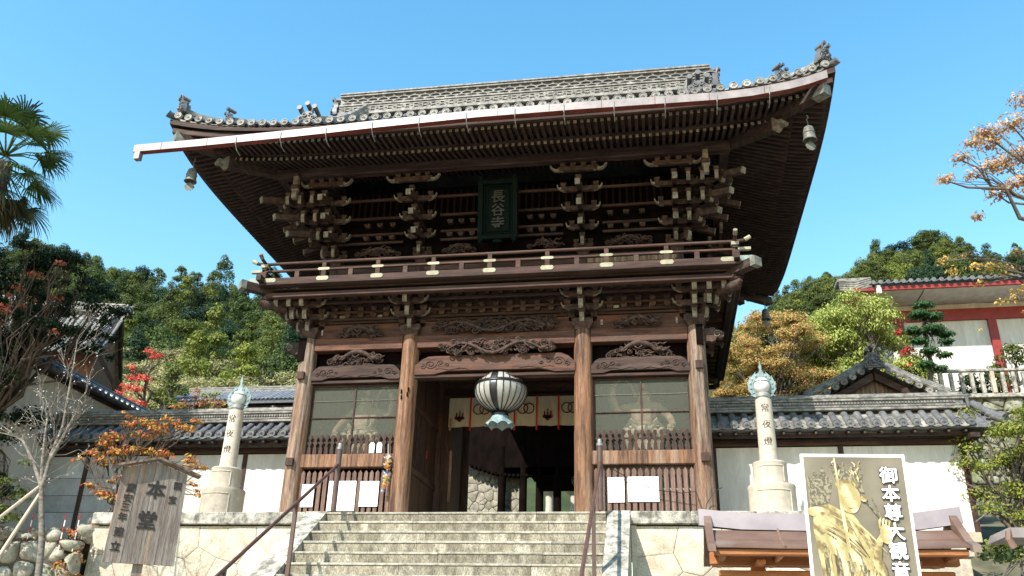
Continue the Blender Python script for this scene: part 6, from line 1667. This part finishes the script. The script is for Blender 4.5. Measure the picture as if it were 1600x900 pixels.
# ---- hills
def lerp(x, xs, ys): return float(np.interp(x, xs, ys))
def topL(k):   # silhouette tangent (height over distance) by bearing
    return lerp(k, [.46, .48, .52, .594, .672, .782, .90, .94, 1.1], [.470, .470, .477, .495, .508, .545, .580, .574, .58])
def hillL(x, y):
    D = y + 19.3; k = (3.7 - x) / D; zr = topL(k) * 114.3 - 3.1 - 7.6; t = (y - 25) / 70
    if t < 0: return 3 + t * 6
    if t <= 1: return 3 + (zr - 3) * t ** .92
    return zr - (t - 1) * 10
def topR(k): return lerp(k, [.05, .14, .181, .235, .282, .336, .384, .439, .6], [.36, .424, .460, .474, .498, .510, .493, .487, .50])
def hillR(x, y):
    D = y + 19.3; k = (x - 3.7) / D; zr = topR(k) * 129.3 - 3.1 - 6.9; t = (y - 30) / 80
    if t < 0: return 4 + t * 6
    if t <= 1: return 4 + (zr - 4) * t ** .9
    return zr - (t - 1) * 10
def hill_mesh(fn, k0, k1, y0, y1, sgn):
    rows = []
    for i in range(30):
        y = y0 + (y1 - y0) * i / 29; rows.append([(3.7 + sgn * (k0 + (k1 - k0) * j / 30) * (y + 19.3), y, fn(3.7 + sgn * (k0 + (k1 - k0) * j / 30) * (y + 19.3), y)) for j in range(31)])
    return MB().grid(rows if sgn > 0 else [r[::-1] for r in rows])
struct('left_hill', hill_mesh(hillL, .02, 1.6, 18, 130, -1), M['forest_floor'], 60)
struct('right_hill', hill_mesh(hillR, -.02, 1.2, 24, 150, 1), M['forest_floor'], 60)
def hill_tree(seed, kind):
    rr = random.Random(seed); cl = []
    if kind == 'cone':
        for i in range(34):
            t = rr.random() ** .8; z = .2 + 2.6 * t; r = (1 - t) * 1.0 + .1; q = rr.uniform(0, 2 * PI); cl.append(((r * .8 * math.cos(q), r * .8 * math.sin(q), z - .6), .42 - .18 * t))
    else:
        for i in range(36):
            q = rr.uniform(0, 2 * PI); u = rr.uniform(-.5, 1); r = math.sqrt(max(0, 1 - u * u)); s = rr.uniform(.6, .95)
            cl.append(((r * s * math.cos(q), r * s * math.sin(q), u * .9 * s + .6), rr.uniform(.26, .44)))
    P, N = clump_points(cl, 1500, seed, .8, .55, .3); return P, N
HT = {}
for nm, m in (('dark', G_DARK), ('mid', G_MID), ('yellow', G_YEL), ('blue', G_BLUE)):
    HT[nm] = []
    for sd, kind in ((1, 'dome'), (2, 'cone'), (3, 'dome')):
        P, N = hill_tree(sd + len(nm) * 10, kind); HT[nm].append(leaf_mesh('hillside_tree', P, N, .040, m, 1.2, sd))
stub = MB().tube([(0, 0, -2.2), (0, 0, .6)], [.09, .05], 6).mesh('trunk', M['bark'])
def plant_hill(fn, k0, k1, y0, y1, sp, sgn, rad, weights, labs, group, seed):
    rr = random.Random(seed); y = y0; cnt = 0
    while y < y1:
        D = y + 19.3; x = k0 * D
        while x < k1 * D:
            xx = 3.7 + sgn * (x + rr.uniform(-.35, .35) * sp); yy = y + rr.uniform(-.4, .4) * sp; s = rr.uniform(*rad)
            nm = rr.choices(list(weights), list(weights.values()))[0]; me = rr.choice(HT[nm])
            o = put('hillside_tree', me, None, T(xx, yy, fn(xx, yy) + s * .55) @ RZ(rr.uniform(0, 6.28)) @ S(s, s, s * rr.uniform(.95, 1.45)))
            zone = ('along the skyline of' if yy > y0 + (y1 - y0) * .86 else 'halfway up' if yy > y0 + (y1 - y0) * .4 else 'low on') ; lab_ = labs[nm].replace('in the wood on', zone); tag(o, lab_, 'tree', group + ', ' + nm + ', ' + zone); cnt += 1; x += sp
        y += sp * .95
    return cnt
c1_ = plant_hill(hillL, .40, .99, 38, 98, 3.95, -1, (1.8, 2.7), {'mid': 5, 'dark': 4, 'yellow': 1.4, 'blue': 1.6},
    {'mid': 'mid green tree in the wood on the left hillside', 'dark': 'dark evergreen tree in the wood on the left hillside', 'yellow': 'bright yellow green tree in the wood on the left hillside', 'blue': 'bluish green conifer in the wood on the left hillside'}, 'trees on the left hill', 4)
c2_ = plant_hill(hillR, .10, .46, 74, 112, 3.6, 1, (1.6, 2.4), {'mid': 7, 'dark': 2, 'yellow': 1.6, 'blue': .5},
    {'mid': 'mid green round tree in the wood on the right hillside', 'dark': 'dark evergreen tree in the wood on the right hillside', 'yellow': 'pale green tree in the wood on the right hillside', 'blue': 'bluish green tree in the wood on the right hillside'}, 'trees on the right hill', 9)
print('HILL TREES', c1_, c2_)
# emergent ragged trees on the skyline
for i, (px_k, yy, s, nm) in enumerate(((.575, 93, 3.4, 'dark'), (.50, 90, 3.2, 'dark'), (.47, 88, 3.0, 'mid'))):
    x = 3.7 - px_k * (yy + 19.3); o = put('hillside_tree', HT[nm][1], None, T(x, yy, hillL(x, yy) + 2.2) @ S(s * .85, s * .85, s * 1.15)); tag(o, ('taller pointed tree breaking the left skyline, ' + ('leftmost of three', 'middle of three', 'rightmost, just left of the balcony')[i]), 'tree')
x = 3.7 + .336 * 127; o = put('hillside_tree', HT['dark'][0], None, T(x, 107.7, hillR(x, 107.7) + 2.6) @ S(3.0, 3.0, 2.6)); tag(o, 'broad dark tree crowning the top of the right hill', 'tree')
# bare dead trunks in the wood
for i, (px_k, yy) in enumerate(((.475, 70), (.435, 62))):
    x = 3.7 - px_k * (yy + 19.3); z = hillL(x, yy); tag(MB().tube([(x, yy, z), (x + .2, yy, z + 5), (x + .1, yy, z + 10.5 - i * 2)], [.22, .17, .06], 7).build('dead_trunk', M['bark_pale']), 'bare pale dead trunk standing in the left wood, ' + ('left one', 'right one'[:9])[i], 'tree trunk')
# pale shrubs on the slope behind the long building
rr = random.Random(8)
for i in range(60):
    k = .435 + .30 * (i % 15) / 14 + rr.uniform(-.012, .012); yy = 32 + 4 * (i // 15) + rr.uniform(-1.5, 1.5); x = 3.7 - k * (yy + 19.3); z = hillL(x, yy) + 3.3; s = rr.uniform(1.7, 2.5)
    if i < 3:
        P, N = clump_points([((rr.uniform(-.7, .7), rr.uniform(-.7, .7), rr.uniform(0, .7)), rr.uniform(.25, .45)) for _ in range(30)], 700, 50 + i, .8, .3); globals()['SHR%d' % i] = leaf_mesh('pale_shrub', P, N, .035, (L_PALE, L_PALE, L_PALE)[i], 1.1, i)
    o = put('pale_shrub', globals()['SHR%d' % (0 if rr.random() < .55 else rr.randint(0, 2))], None, T(x, yy, z) @ RZ(i) @ S(s, s, s * .8)); tag(o, 'pale straw coloured shrub on the slope behind the long tiled roof', 'shrub', 'pale shrubs on the slope')

# ---- individual trees near the gate
def bend(a, b, seed, k=5, w=.08, r0=.05, r1=.01):
    rr = random.Random(seed); a = Vector(a); b = Vector(b); L = (b - a).length; pts = []
    for i in range(k + 1):
        t = i / k; p = a.lerp(b, t) + Vector([rr.uniform(-w, w) * L * math.sin(PI * t) for _ in range(3)]); p.z += .05 * L * math.sin(PI * t); pts.append(p)
    return pts, [r0 + (r1 - r0) * i / k for i in range(k + 1)]
def tree(name, label, base, fork, clumps, lm, per, leaf, bark='bark', r0=.12, cat='tree', asp=1.1, flat=.75, shell=.35, seed=1, group=None, droop=0, twigs=True, up=.3):
    t = thing(name, label, cat, base, 0, group); B = Vector(base)
    tr = MB(); p, r_ = bend((0, 0, 0), Vector(fork) - B, seed, 6, .05, r0, r0 * .6); tr.tube(p, r_, 9); tr.build('trunk', M[bark], t, 70)
    lb = MB(); rr = random.Random(seed)
    for i, (c, R_) in enumerate(clumps):
        c = Vector(c) - B
        if twigs and i % 2 == 0:
            p, r_ = bend(Vector(fork) - B, c, seed + i, 5, .10, r0 * .42, .012); lb.tube(p, r_, 6)
            for k in range(3): q, s_ = bend(p[3], c + Vector((rr.uniform(-1, 1), rr.uniform(-1, 1), rr.uniform(-.3, .8))) * R_, seed + i + k * 31, 3, .1, .014, .004); lb.tube(q, s_, 4)
    if lb.v: lb.build('limbs', M[bark], t, 70)
    P, N = clump_points([(tuple(Vector(c) - B), R_) for c, R_ in clumps], per, seed, flat, shell, up)
    put('crown', leaf_mesh('crown', P, N, leaf, lm, asp, seed, droop), t); return t
def rand_clumps(n, box, r, seed, shape=None):
    rr = random.Random(seed); out = []
    while len(out) < n:
        x = rr.uniform(box[0], box[1]); y = rr.uniform(box[2], box[3]); z = rr.uniform(box[4], box[5])
        u = (x - box[0]) / (box[1] - box[0]) * 2 - 1; v = (z - box[4]) / (box[5] - box[4])
        if shape == 'dome' and u * u + (max(0, v) ** 2) > 1.05: continue
        if shape == 'ell' and u * u + (2 * v - 1) ** 2 > 1.05: continue
        out.append(((x, y, z), rr.uniform(*r)))
    return out
# right side
tree('maple_tree', 'turning maple with orange, red and yellow leaves right behind the gate', (8.0, 12.5, 1.5), (8.1, 12.5, 5.6), rand_clumps(150, (5.7, 10.4, 11.3, 13.6, 4.9, 9.8), (.35, .62), 3, 'dome'), L_MAPLE, 2300, .034, seed=3, flat=.7, shell=.0)
wc = rand_clumps(170, (8.9, 13.9, 12.6, 15, 6.1, 10.7), (.45, .75), 5, 'dome')
tree('weeping_cherry', 'pale yellow green weeping cherry in front of the white hall', (11.4, 14, 2), (11.4, 14, 7.2), wc, L_WILLOW, 1300, .042, seed=5, flat=1.0, shell=.1, droop=1.2, asp=1.5)
pads = [((13.62, 12.2, 9.75), .42), ((13.4, 12.1, 9.35), .45), ((13.85, 12.1, 9.25), .42), ((13.1, 12.2, 8.75), .42), ((13.7, 12, 8.7), .5), ((13.2, 12, 8.3), .35), ((14.15, 12.1, 8.55), .35), ((14.1, 12, 8.25), .3), ((13.5, 12, 7.9), .38), ((13.95, 12, 7.75), .3), ((13.3, 12, 7.4), .35), ((13.75, 12, 7.25), .3)]
tree('cloud_pine', 'small cloud pruned pine standing before the white hall', (13.5, 12.3, 5.5), (13.6, 12.3, 9.3), pads, L_PINE, 2400, .045, seed=7, flat=.5, shell=.3, asp=1.6, r0=.1)
tree('red_shrub', 'small scarlet leaved shrub beside the pruned pine', (12.9, 12.6, 6), (12.9, 12.6, 7), [((12.75, 12.7, 8.9), .22), ((13.0, 12.7, 8.2), .28), ((12.9, 12.7, 7.6), .22), ((13.05, 12.8, 7.1), .2)], L_RED, 1600, .05, seed=8, cat='shrub', r0=.04)
tree('green_shrub', 'round green shrub at the foot of the crimson post by the stone fence', (17.3, 15, 6.5), (17.3, 15, 7.5), rand_clumps(16, (16.6, 18.6, 14.6, 15.2, 7.2, 9.3), (.3, .5), 12), G_MID, 700, .06, seed=12, cat='shrub')
tree('green_shrub', 'dark green hedge shrub behind the posts of the stone fence', (15.9, 15, 6.5), (15.9, 15, 7.2), rand_clumps(14, (15.2, 16.6, 14.5, 15, 7.0, 7.9), (.25, .4), 13), G_DARK, 700, .06, seed=13, cat='shrub')
# cherry reaching in from the upper right
cc = []; rr = random.Random(31)
for (x, z, r) in ((12.3, 8.2, .5), (11.9, 8.5, .42), (11.6, 8.0, .42), (11.2, 7.9, .36), (10.9, 7.75, .30), (10.6, 7.5, .26), (10.35, 7.2, .26), (10.1, 6.95, .22), (9.98, 6.65, .2), (11.7, 7.4, .45), (11.3, 7.2, .40), (10.9, 6.9, .32), (11.9, 6.8, .42), (11.4, 6.6, .36), (11.0, 6.35, .3), (10.7, 6.1, .2), (12.1, 6.2, .35), (11.6, 6.05, .2), (12.2, 7.6, .5), (11.05, 7.55, .3), (10.5, 6.75, .22), (12.4, 5.6, .3)):
    cc.append(((x, -2 + rr.uniform(-.4, .4), z), r))
ct = tree('cherry_tree', 'cherry tree with sparse dull pink leaves reaching in at the upper right', (12.9, -2, -1.5), (12.3, -2, 5.2), cc, L_PINK, 1700, .040, bark='bark', seed=31, flat=.8, shell=.05, r0=.16)
b = MB(); b.tube([(12.3, -2, 4.9), (11.6, -2.05, 5.45), (11.15, -2.1, 5.85), (10.83, -2.1, 6.22)], [.14, .11, .095, .085], 10); b.tube([(12.3, -2, 4.9), (11.7, -2.1, 5.32), (11.08, -2.1, 5.50)], [.1, .07, .06], 9); b.build('sawn_limb', M['bark_pale'], ct, 60)
gc = [((x, -1 + rr.uniform(-.3, .3), z), r) for (x, z, r) in ((10.0, 5.35, .2), (10.3, 5.25, .22), (10.6, 5.15, .22), (10.9, 5.1, .25), (11.3, 5.1, .28), (10.45, 5.5, .15), (10.75, 4.95, .2), (11.5, 4.7, .22), (11.2, 4.4, .2), (10.9, 4.3, .15), (11.6, 4.2, .2), (10.6, 3.9, .1), (11.4, 5.4, .2))]
tree('golden_branch', 'loose spray of golden leaves hanging in front of the white hall', (12.6, -1, -1), (12.3, -1, 4.6), gc, L_GOLD, 1100, .034, seed=33, flat=.6, shell=.0, r0=.07)
tree('garden_tree', 'yellow green garden tree filling the lower right beside the white wall', (11.4, 1.5, -2.5), (11.3, 1.3, -.2), rand_clumps(150, (10.5, 13.4, .3, 1.8, -1.6, 2.6), (.28, .5), 41), leafmat('garden leaf', [(.05, .09, .015), (.16, .21, .03), (.30, .28, .05), (.20, .24, .05)], vary=.1, objw=0), 1500, .036, seed=41, shell=.2)
b = MB(); b.tube([(10.4, 1.2, .2), (10.9, 1.2, .55), (11.6, 1.2, .6)], [.012, .02, .03], 5); b.tube([(10.25, 1.2, 1.1), (10.8, 1.2, .8), (11.4, 1.2, .7)], [.01, .018, .03], 5); tag(b.build('bare_branch', M['bark_pale']), 'bare pale branches poking out of the garden tree at lower right', 'branch')
tree('low_shrub', 'dark low shrub behind the roofed post at the lower right corner', (9.5, -1.5, -3.2), (9.5, -1.5, -2.4), rand_clumps(26, (9.9, 12, -2.2, -.2, -2.4, -.4), (.25, .42), 43), G_DARK, 800, .045, seed=43, cat='shrub')
# left side
tree('dark_tree', 'large shaded evergreen tree covering the left edge below the palm', (-12.9, -.6, -.6), (-12.6, -.6, 2.5), rand_clumps(175, (-15.8, -10.0, -1.8, .8, 4.3, 7.1), (.18, .42), 51, 'dome') + rand_clumps(60, (-15, -11.9, -1.4, .2, -.2, 4.6), (.35, .6), 52), L_SHADE, 1700, .042, bark='twig', seed=51, r0=.13, shell=.0)
tree('maple_sprays', 'sprays of dull red leaves caught among the dark tree at left', (-11.5, -1.9, -.5), (-11.5, -1.9, 2.8), rand_clumps(16, (-12.6, -10.0, -2.3, -1.7, 3.4, 6.0), (.12, .26), 55), leafmat('dull red maple leaf', [(.20, .05, .03), (.38, .09, .05), (.20, .10, .04)], vary=.1), 620, .045, seed=55, r0=.02, bark='twig', shell=0, flat=.4)
tree('maple_tree', 'scarlet maple glowing between the dark tree and the long building', (-14.3, 8.3, 2), (-14.3, 8.3, 5.4), [((-14.3, 8, 7.35), .28), ((-14.15, 8, 7.1), .24), ((-14.9, 8, 6.75), .25), ((-14.75, 8, 6.35), .3), ((-14.3, 8, 6.3), .35), ((-14.9, 8, 6.0), .35), ((-14.5, 8, 5.9), .35), ((-14.7, 8, 5.5), .32), ((-14.3, 8, 5.4), .3), ((-15.2, 8, 5.8), .25), ((-13.9, 8, 7.2), .2)], L_RED, 1500, .036, seed=61, flat=.8, shell=.0)
tree('green_bush', 'dense mid green bush just right of the scarlet maple', (-13.6, 8.6, 2), (-13.6, 8.6, 5.0), rand_clumps(34, (-14.3, -12.9, 8.3, 9.2, 4.8, 7.1), (.24, .4), 63, 'dome'), G_MID, 1100, .045, seed=63, cat='bush')
tree('green_bush', 'low bush of green and orange leaves in front of the long tiled roof', (-12.3, 7.6, 2), (-12.2, 7.6, 4.3), rand_clumps(22, (-12.9, -10.4, 7.2, 7.9, 4.4, 5.55), (.18, .32), 65), L_ORANGE, 700, .045, seed=65, cat='bush')
tree('green_bush', 'pale green bush between the orange bush and the side wall', (-12.0, 7.9, 2), (-12.0, 7.9, 4.3), rand_clumps(10, (-12.0, -11.2, 7.6, 8.2, 4.6, 5.7), (.18, .3), 66), G_YEL, 900, .045, seed=66, cat='bush')
oc = []
for (x, z, r) in ((-9.7, 1.55, .22), (-9.4, 1.75, .24), (-9.1, 1.9, .26), (-8.8, 2.2, .2), (-8.6, 2.0, .28), (-8.3, 2.2, .24), (-8.0, 2.05, .26), (-7.7, 2.25, .22), (-7.4, 2.1, .22), (-7.15, 2.3, .16), (-8.9, 1.5, .28), (-8.5, 1.55, .28), (-9.35, 1.35, .2), (-8.1, 1.5, .22), (-7.7, 1.45, .2), (-7.2, 1.35, .2), (-6.9, 1.2, .18), (-8.3, 1.1, .22), (-8.8, .95, .22), (-9.1, .55, .22), (-8.7, .45, .2), (-9.5, .75, .16), (-8.35, .7, .2), (-8.6, .1, .16), (-9.1, -.15, .2), (-8.8, -.35, .2), (-9.4, -.3, .14), (-7.0, .8, .14), (-6.8, .55, .1), (-8.95, 2.45, .12), (-9.9, 1.4, .12)):
    oc.append(((x, -.5 + rr.uniform(-.2, .2), z), r * 1.25))
    oc.append(((x + rr.uniform(-.25, .25), -.5 + rr.uniform(-.2, .2), z + rr.uniform(-.15, .12)), r * .8))
tree('cherry_tree', 'small cherry tree with orange and green leaves behind the wooden notice board', (-8.95, -.5, -1.2), (-8.8, -.5, .3), oc, L_ORANGE, 1100, .042, bark='twig', seed=71, flat=.6, shell=0, r0=.05)
tree('low_shrub', 'green leafy shrub on the boulders at the far left', (-10.6, -2.6, -1), (-10.6, -2.6, -.4), rand_clumps(26, (-11.2, -9.6, -2.9, -2.3, -.6, .9), (.18, .3), 73), G_MID, 900, .045, seed=73, cat='shrub')
tree('low_shrub', 'dry leafy shrub between the boulders and the left platform corner', (-8.75, -1.75, -1.6), (-8.75, -1.75, -1.0), rand_clumps(16, (-9.1, -8.5, -1.9, -1.6, -1.4, -.45), (.1, .18), 75), L_ORANGE, 1500, .035, bark='twig', seed=75, cat='shrub', r0=.02)
# bare cherry with white blossom and its props
t = thing('blossoming_cherry', 'bare pale cherry tree with a few white blossoms in front of the left wall', 'tree', (-7.62, -4, -1.9)); B = Vector((-7.62, -4, -1.9))
def rel(p): return Vector(p) - B
tr = MB(); tr.tube([rel(p) for p in ((-7.62, -4, -4.7), (-7.66, -4, -1.9), (-7.8, -4, -1.0), (-8.0, -4, -.3), (-8.1, -4, .05))], [.075, .068, .06, .05, .045], 9); tr.build('trunk', M['bark_pale'], t, 70)
limbs = [((-8.1, -4, .05), (-8.42, -4, .55), (-8.75, -4, .95), (-8.95, -4, 1.05), (-9.4, -4, 1.15)), ((-8.1, -4, .05), (-8.22, -4, .6), (-8.30, -4, 1.1), (-8.35, -4, 1.5), (-8.2, -4, 2.0)), ((-8.08, -4, .05), (-8.05, -4, .7), (-7.95, -4, 1.25), (-8.0, -4, 1.9), (-8.05, -4, 2.6), (-8.1, -4, 3.1)), ((-8.05, -4, .55), (-7.9, -4, 1.0), (-7.75, -4, 1.45), (-7.5, -4.1, 1.75))]
lb = MB(); tips = []; rr = random.Random(91)
for L in limbs:
    lb.tube([rel(p) for p in L], [.042 - .034 * i / (len(L) - 1) for i in range(len(L))], 7)
    for k in range(1, len(L)):
        for q in range(4):
            a = Vector(L[k - 1]).lerp(Vector(L[k]), rr.random()); d = Vector((rr.uniform(-1, 1), rr.uniform(-.6, .6), rr.uniform(0, 1.1))) * rr.uniform(.35, 1.0); e_ = a + d
            p, r_ = bend(rel(a), rel(e_), rr.randint(0, 9999), 4, .08, .009, .003); lb.tube(p, r_, 4); tips += [a + d * u for u in (.5, .75, 1.0)]
            for z_ in range(2): f_ = e_ + Vector((rr.uniform(-.3, .3), rr.uniform(-.2, .2), rr.uniform(-.1, .35))); p, r_ = bend(rel(a + d * .6), rel(f_), rr.randint(0, 9999), 3, .08, .005, .002); lb.tube(p, r_, 3); tips.append(f_)
lb.build('limbs', M['bark_pale'], t, 70)
P = [tuple(rel(p) + Vector([rr.uniform(-.05, .05) for _ in range(3)])) for p in tips for _ in range(2)]
rr.shuffle(P); P = P[:260]; put('blossom', leaf_mesh('blossom', P, np.random.default_rng(2).normal(size=(len(P), 3)) + np.array([0, -1, .5]), .017, L_BLOSSOM, .8, 3), t, kind='stuff')
for (a, b_, l) in (((-8.12, -3.95, .10), (-9.75, -4.3, -1.6), 'pale wooden prop leaning against the bare cherry, left one'), ((-8.12, -3.9, .02), (-8.9, -4.4, -2.6), 'pale wooden prop leaning against the bare cherry, right one')):
    tag(MB().tube([a, b_], .035, 8).build('tree_prop', M['bamboo']), l, 'prop', 'wooden props of the bare cherry')
# ---- palm
t = thing('palm_tree', 'tall windmill palm with drooping fan leaves at the upper left', 'palm tree', (-12.15, -3, -1)); rr = random.Random(17)
b = MB(); pts = [(0, 0, z) for z in np.linspace(0, 9.3, 24)]; b.tube(pts, [.13 + .05 * (i % 2) + .06 * (i > 17) for i in range(24)], 12); b.build('trunk', M['bark'], t)
fb = MB()
for i in range(260):
    q = rr.uniform(0, 2 * PI); z = rr.uniform(7.4, 9.5); r = rr.uniform(.14, .24); fb.tube([(r * math.cos(q), r * math.sin(q), z), ((r + .06) * math.cos(q + .1), (r + .06) * math.sin(q + .1), z - rr.uniform(.15, .4))], .012, 3)
fb.build('fibre_sheath', M['twig'], t, kind='stuff')
for i in range(50):
    q = i * 2.399 + rr.uniform(-.2, .2); el = 1.25 - 2.55 * (i / 49) ** .9; pl = rr.uniform(.75, 1.15)
    d = Vector((math.cos(q) * math.cos(el), math.sin(q) * math.cos(el), math.sin(el))); o_ = Vector((0, 0, 9.25 + .3 * (el > 0)))
    hub = o_ + d * pl + Vector((0, 0, -.10 * (1 - el)))
    mb = MB(); mb.tube([o_, o_.lerp(hub, .5) + Vector((0, 0, .06)), hub], [.022, .016, .012], 5)
    side = d.cross(Vector((0, 0, 1))).normalized(); upv = side.cross(d).normalized()
    nb = 28; vs = []; fs = []
    for k in range(nb):
        a = (k / (nb - 1) - .5) * 3.3; L = rr.uniform(.66, .90) * (1 - .12 * abs(a)); dr = (d * math.cos(a) + side * math.sin(a)); w = .021
        n_ = (upv + side * .3 * math.sin(a)).normalized(); wv = dr.cross(n_).normalized() * w
        p0 = hub; p1 = hub + dr * L * .55 - Vector((0, 0, .03)); p2 = hub + dr * L * .85 - Vector((0, 0, .10 + .06 * rr.random())); p3 = hub + dr * L - Vector((0, 0, .24 + .12 * rr.random()))
        o2 = len(vs); vs += [p0 - wv * .3, p0 + wv * .3, p1 - wv, p1 + wv, p2 - wv * .6, p2 + wv * .6, p3]; fs += [(o2, o2 + 1, o2 + 3, o2 + 2), (o2 + 2, o2 + 3, o2 + 5, o2 + 4), (o2 + 4, o2 + 5, o2 + 6)]
    mb.add(vs, fs); mb.build('frond', L_PALM if el > -.75 else leafmat('dry frond', [(.05, .05, .02), (.10, .085, .04)], vary=.2), t)
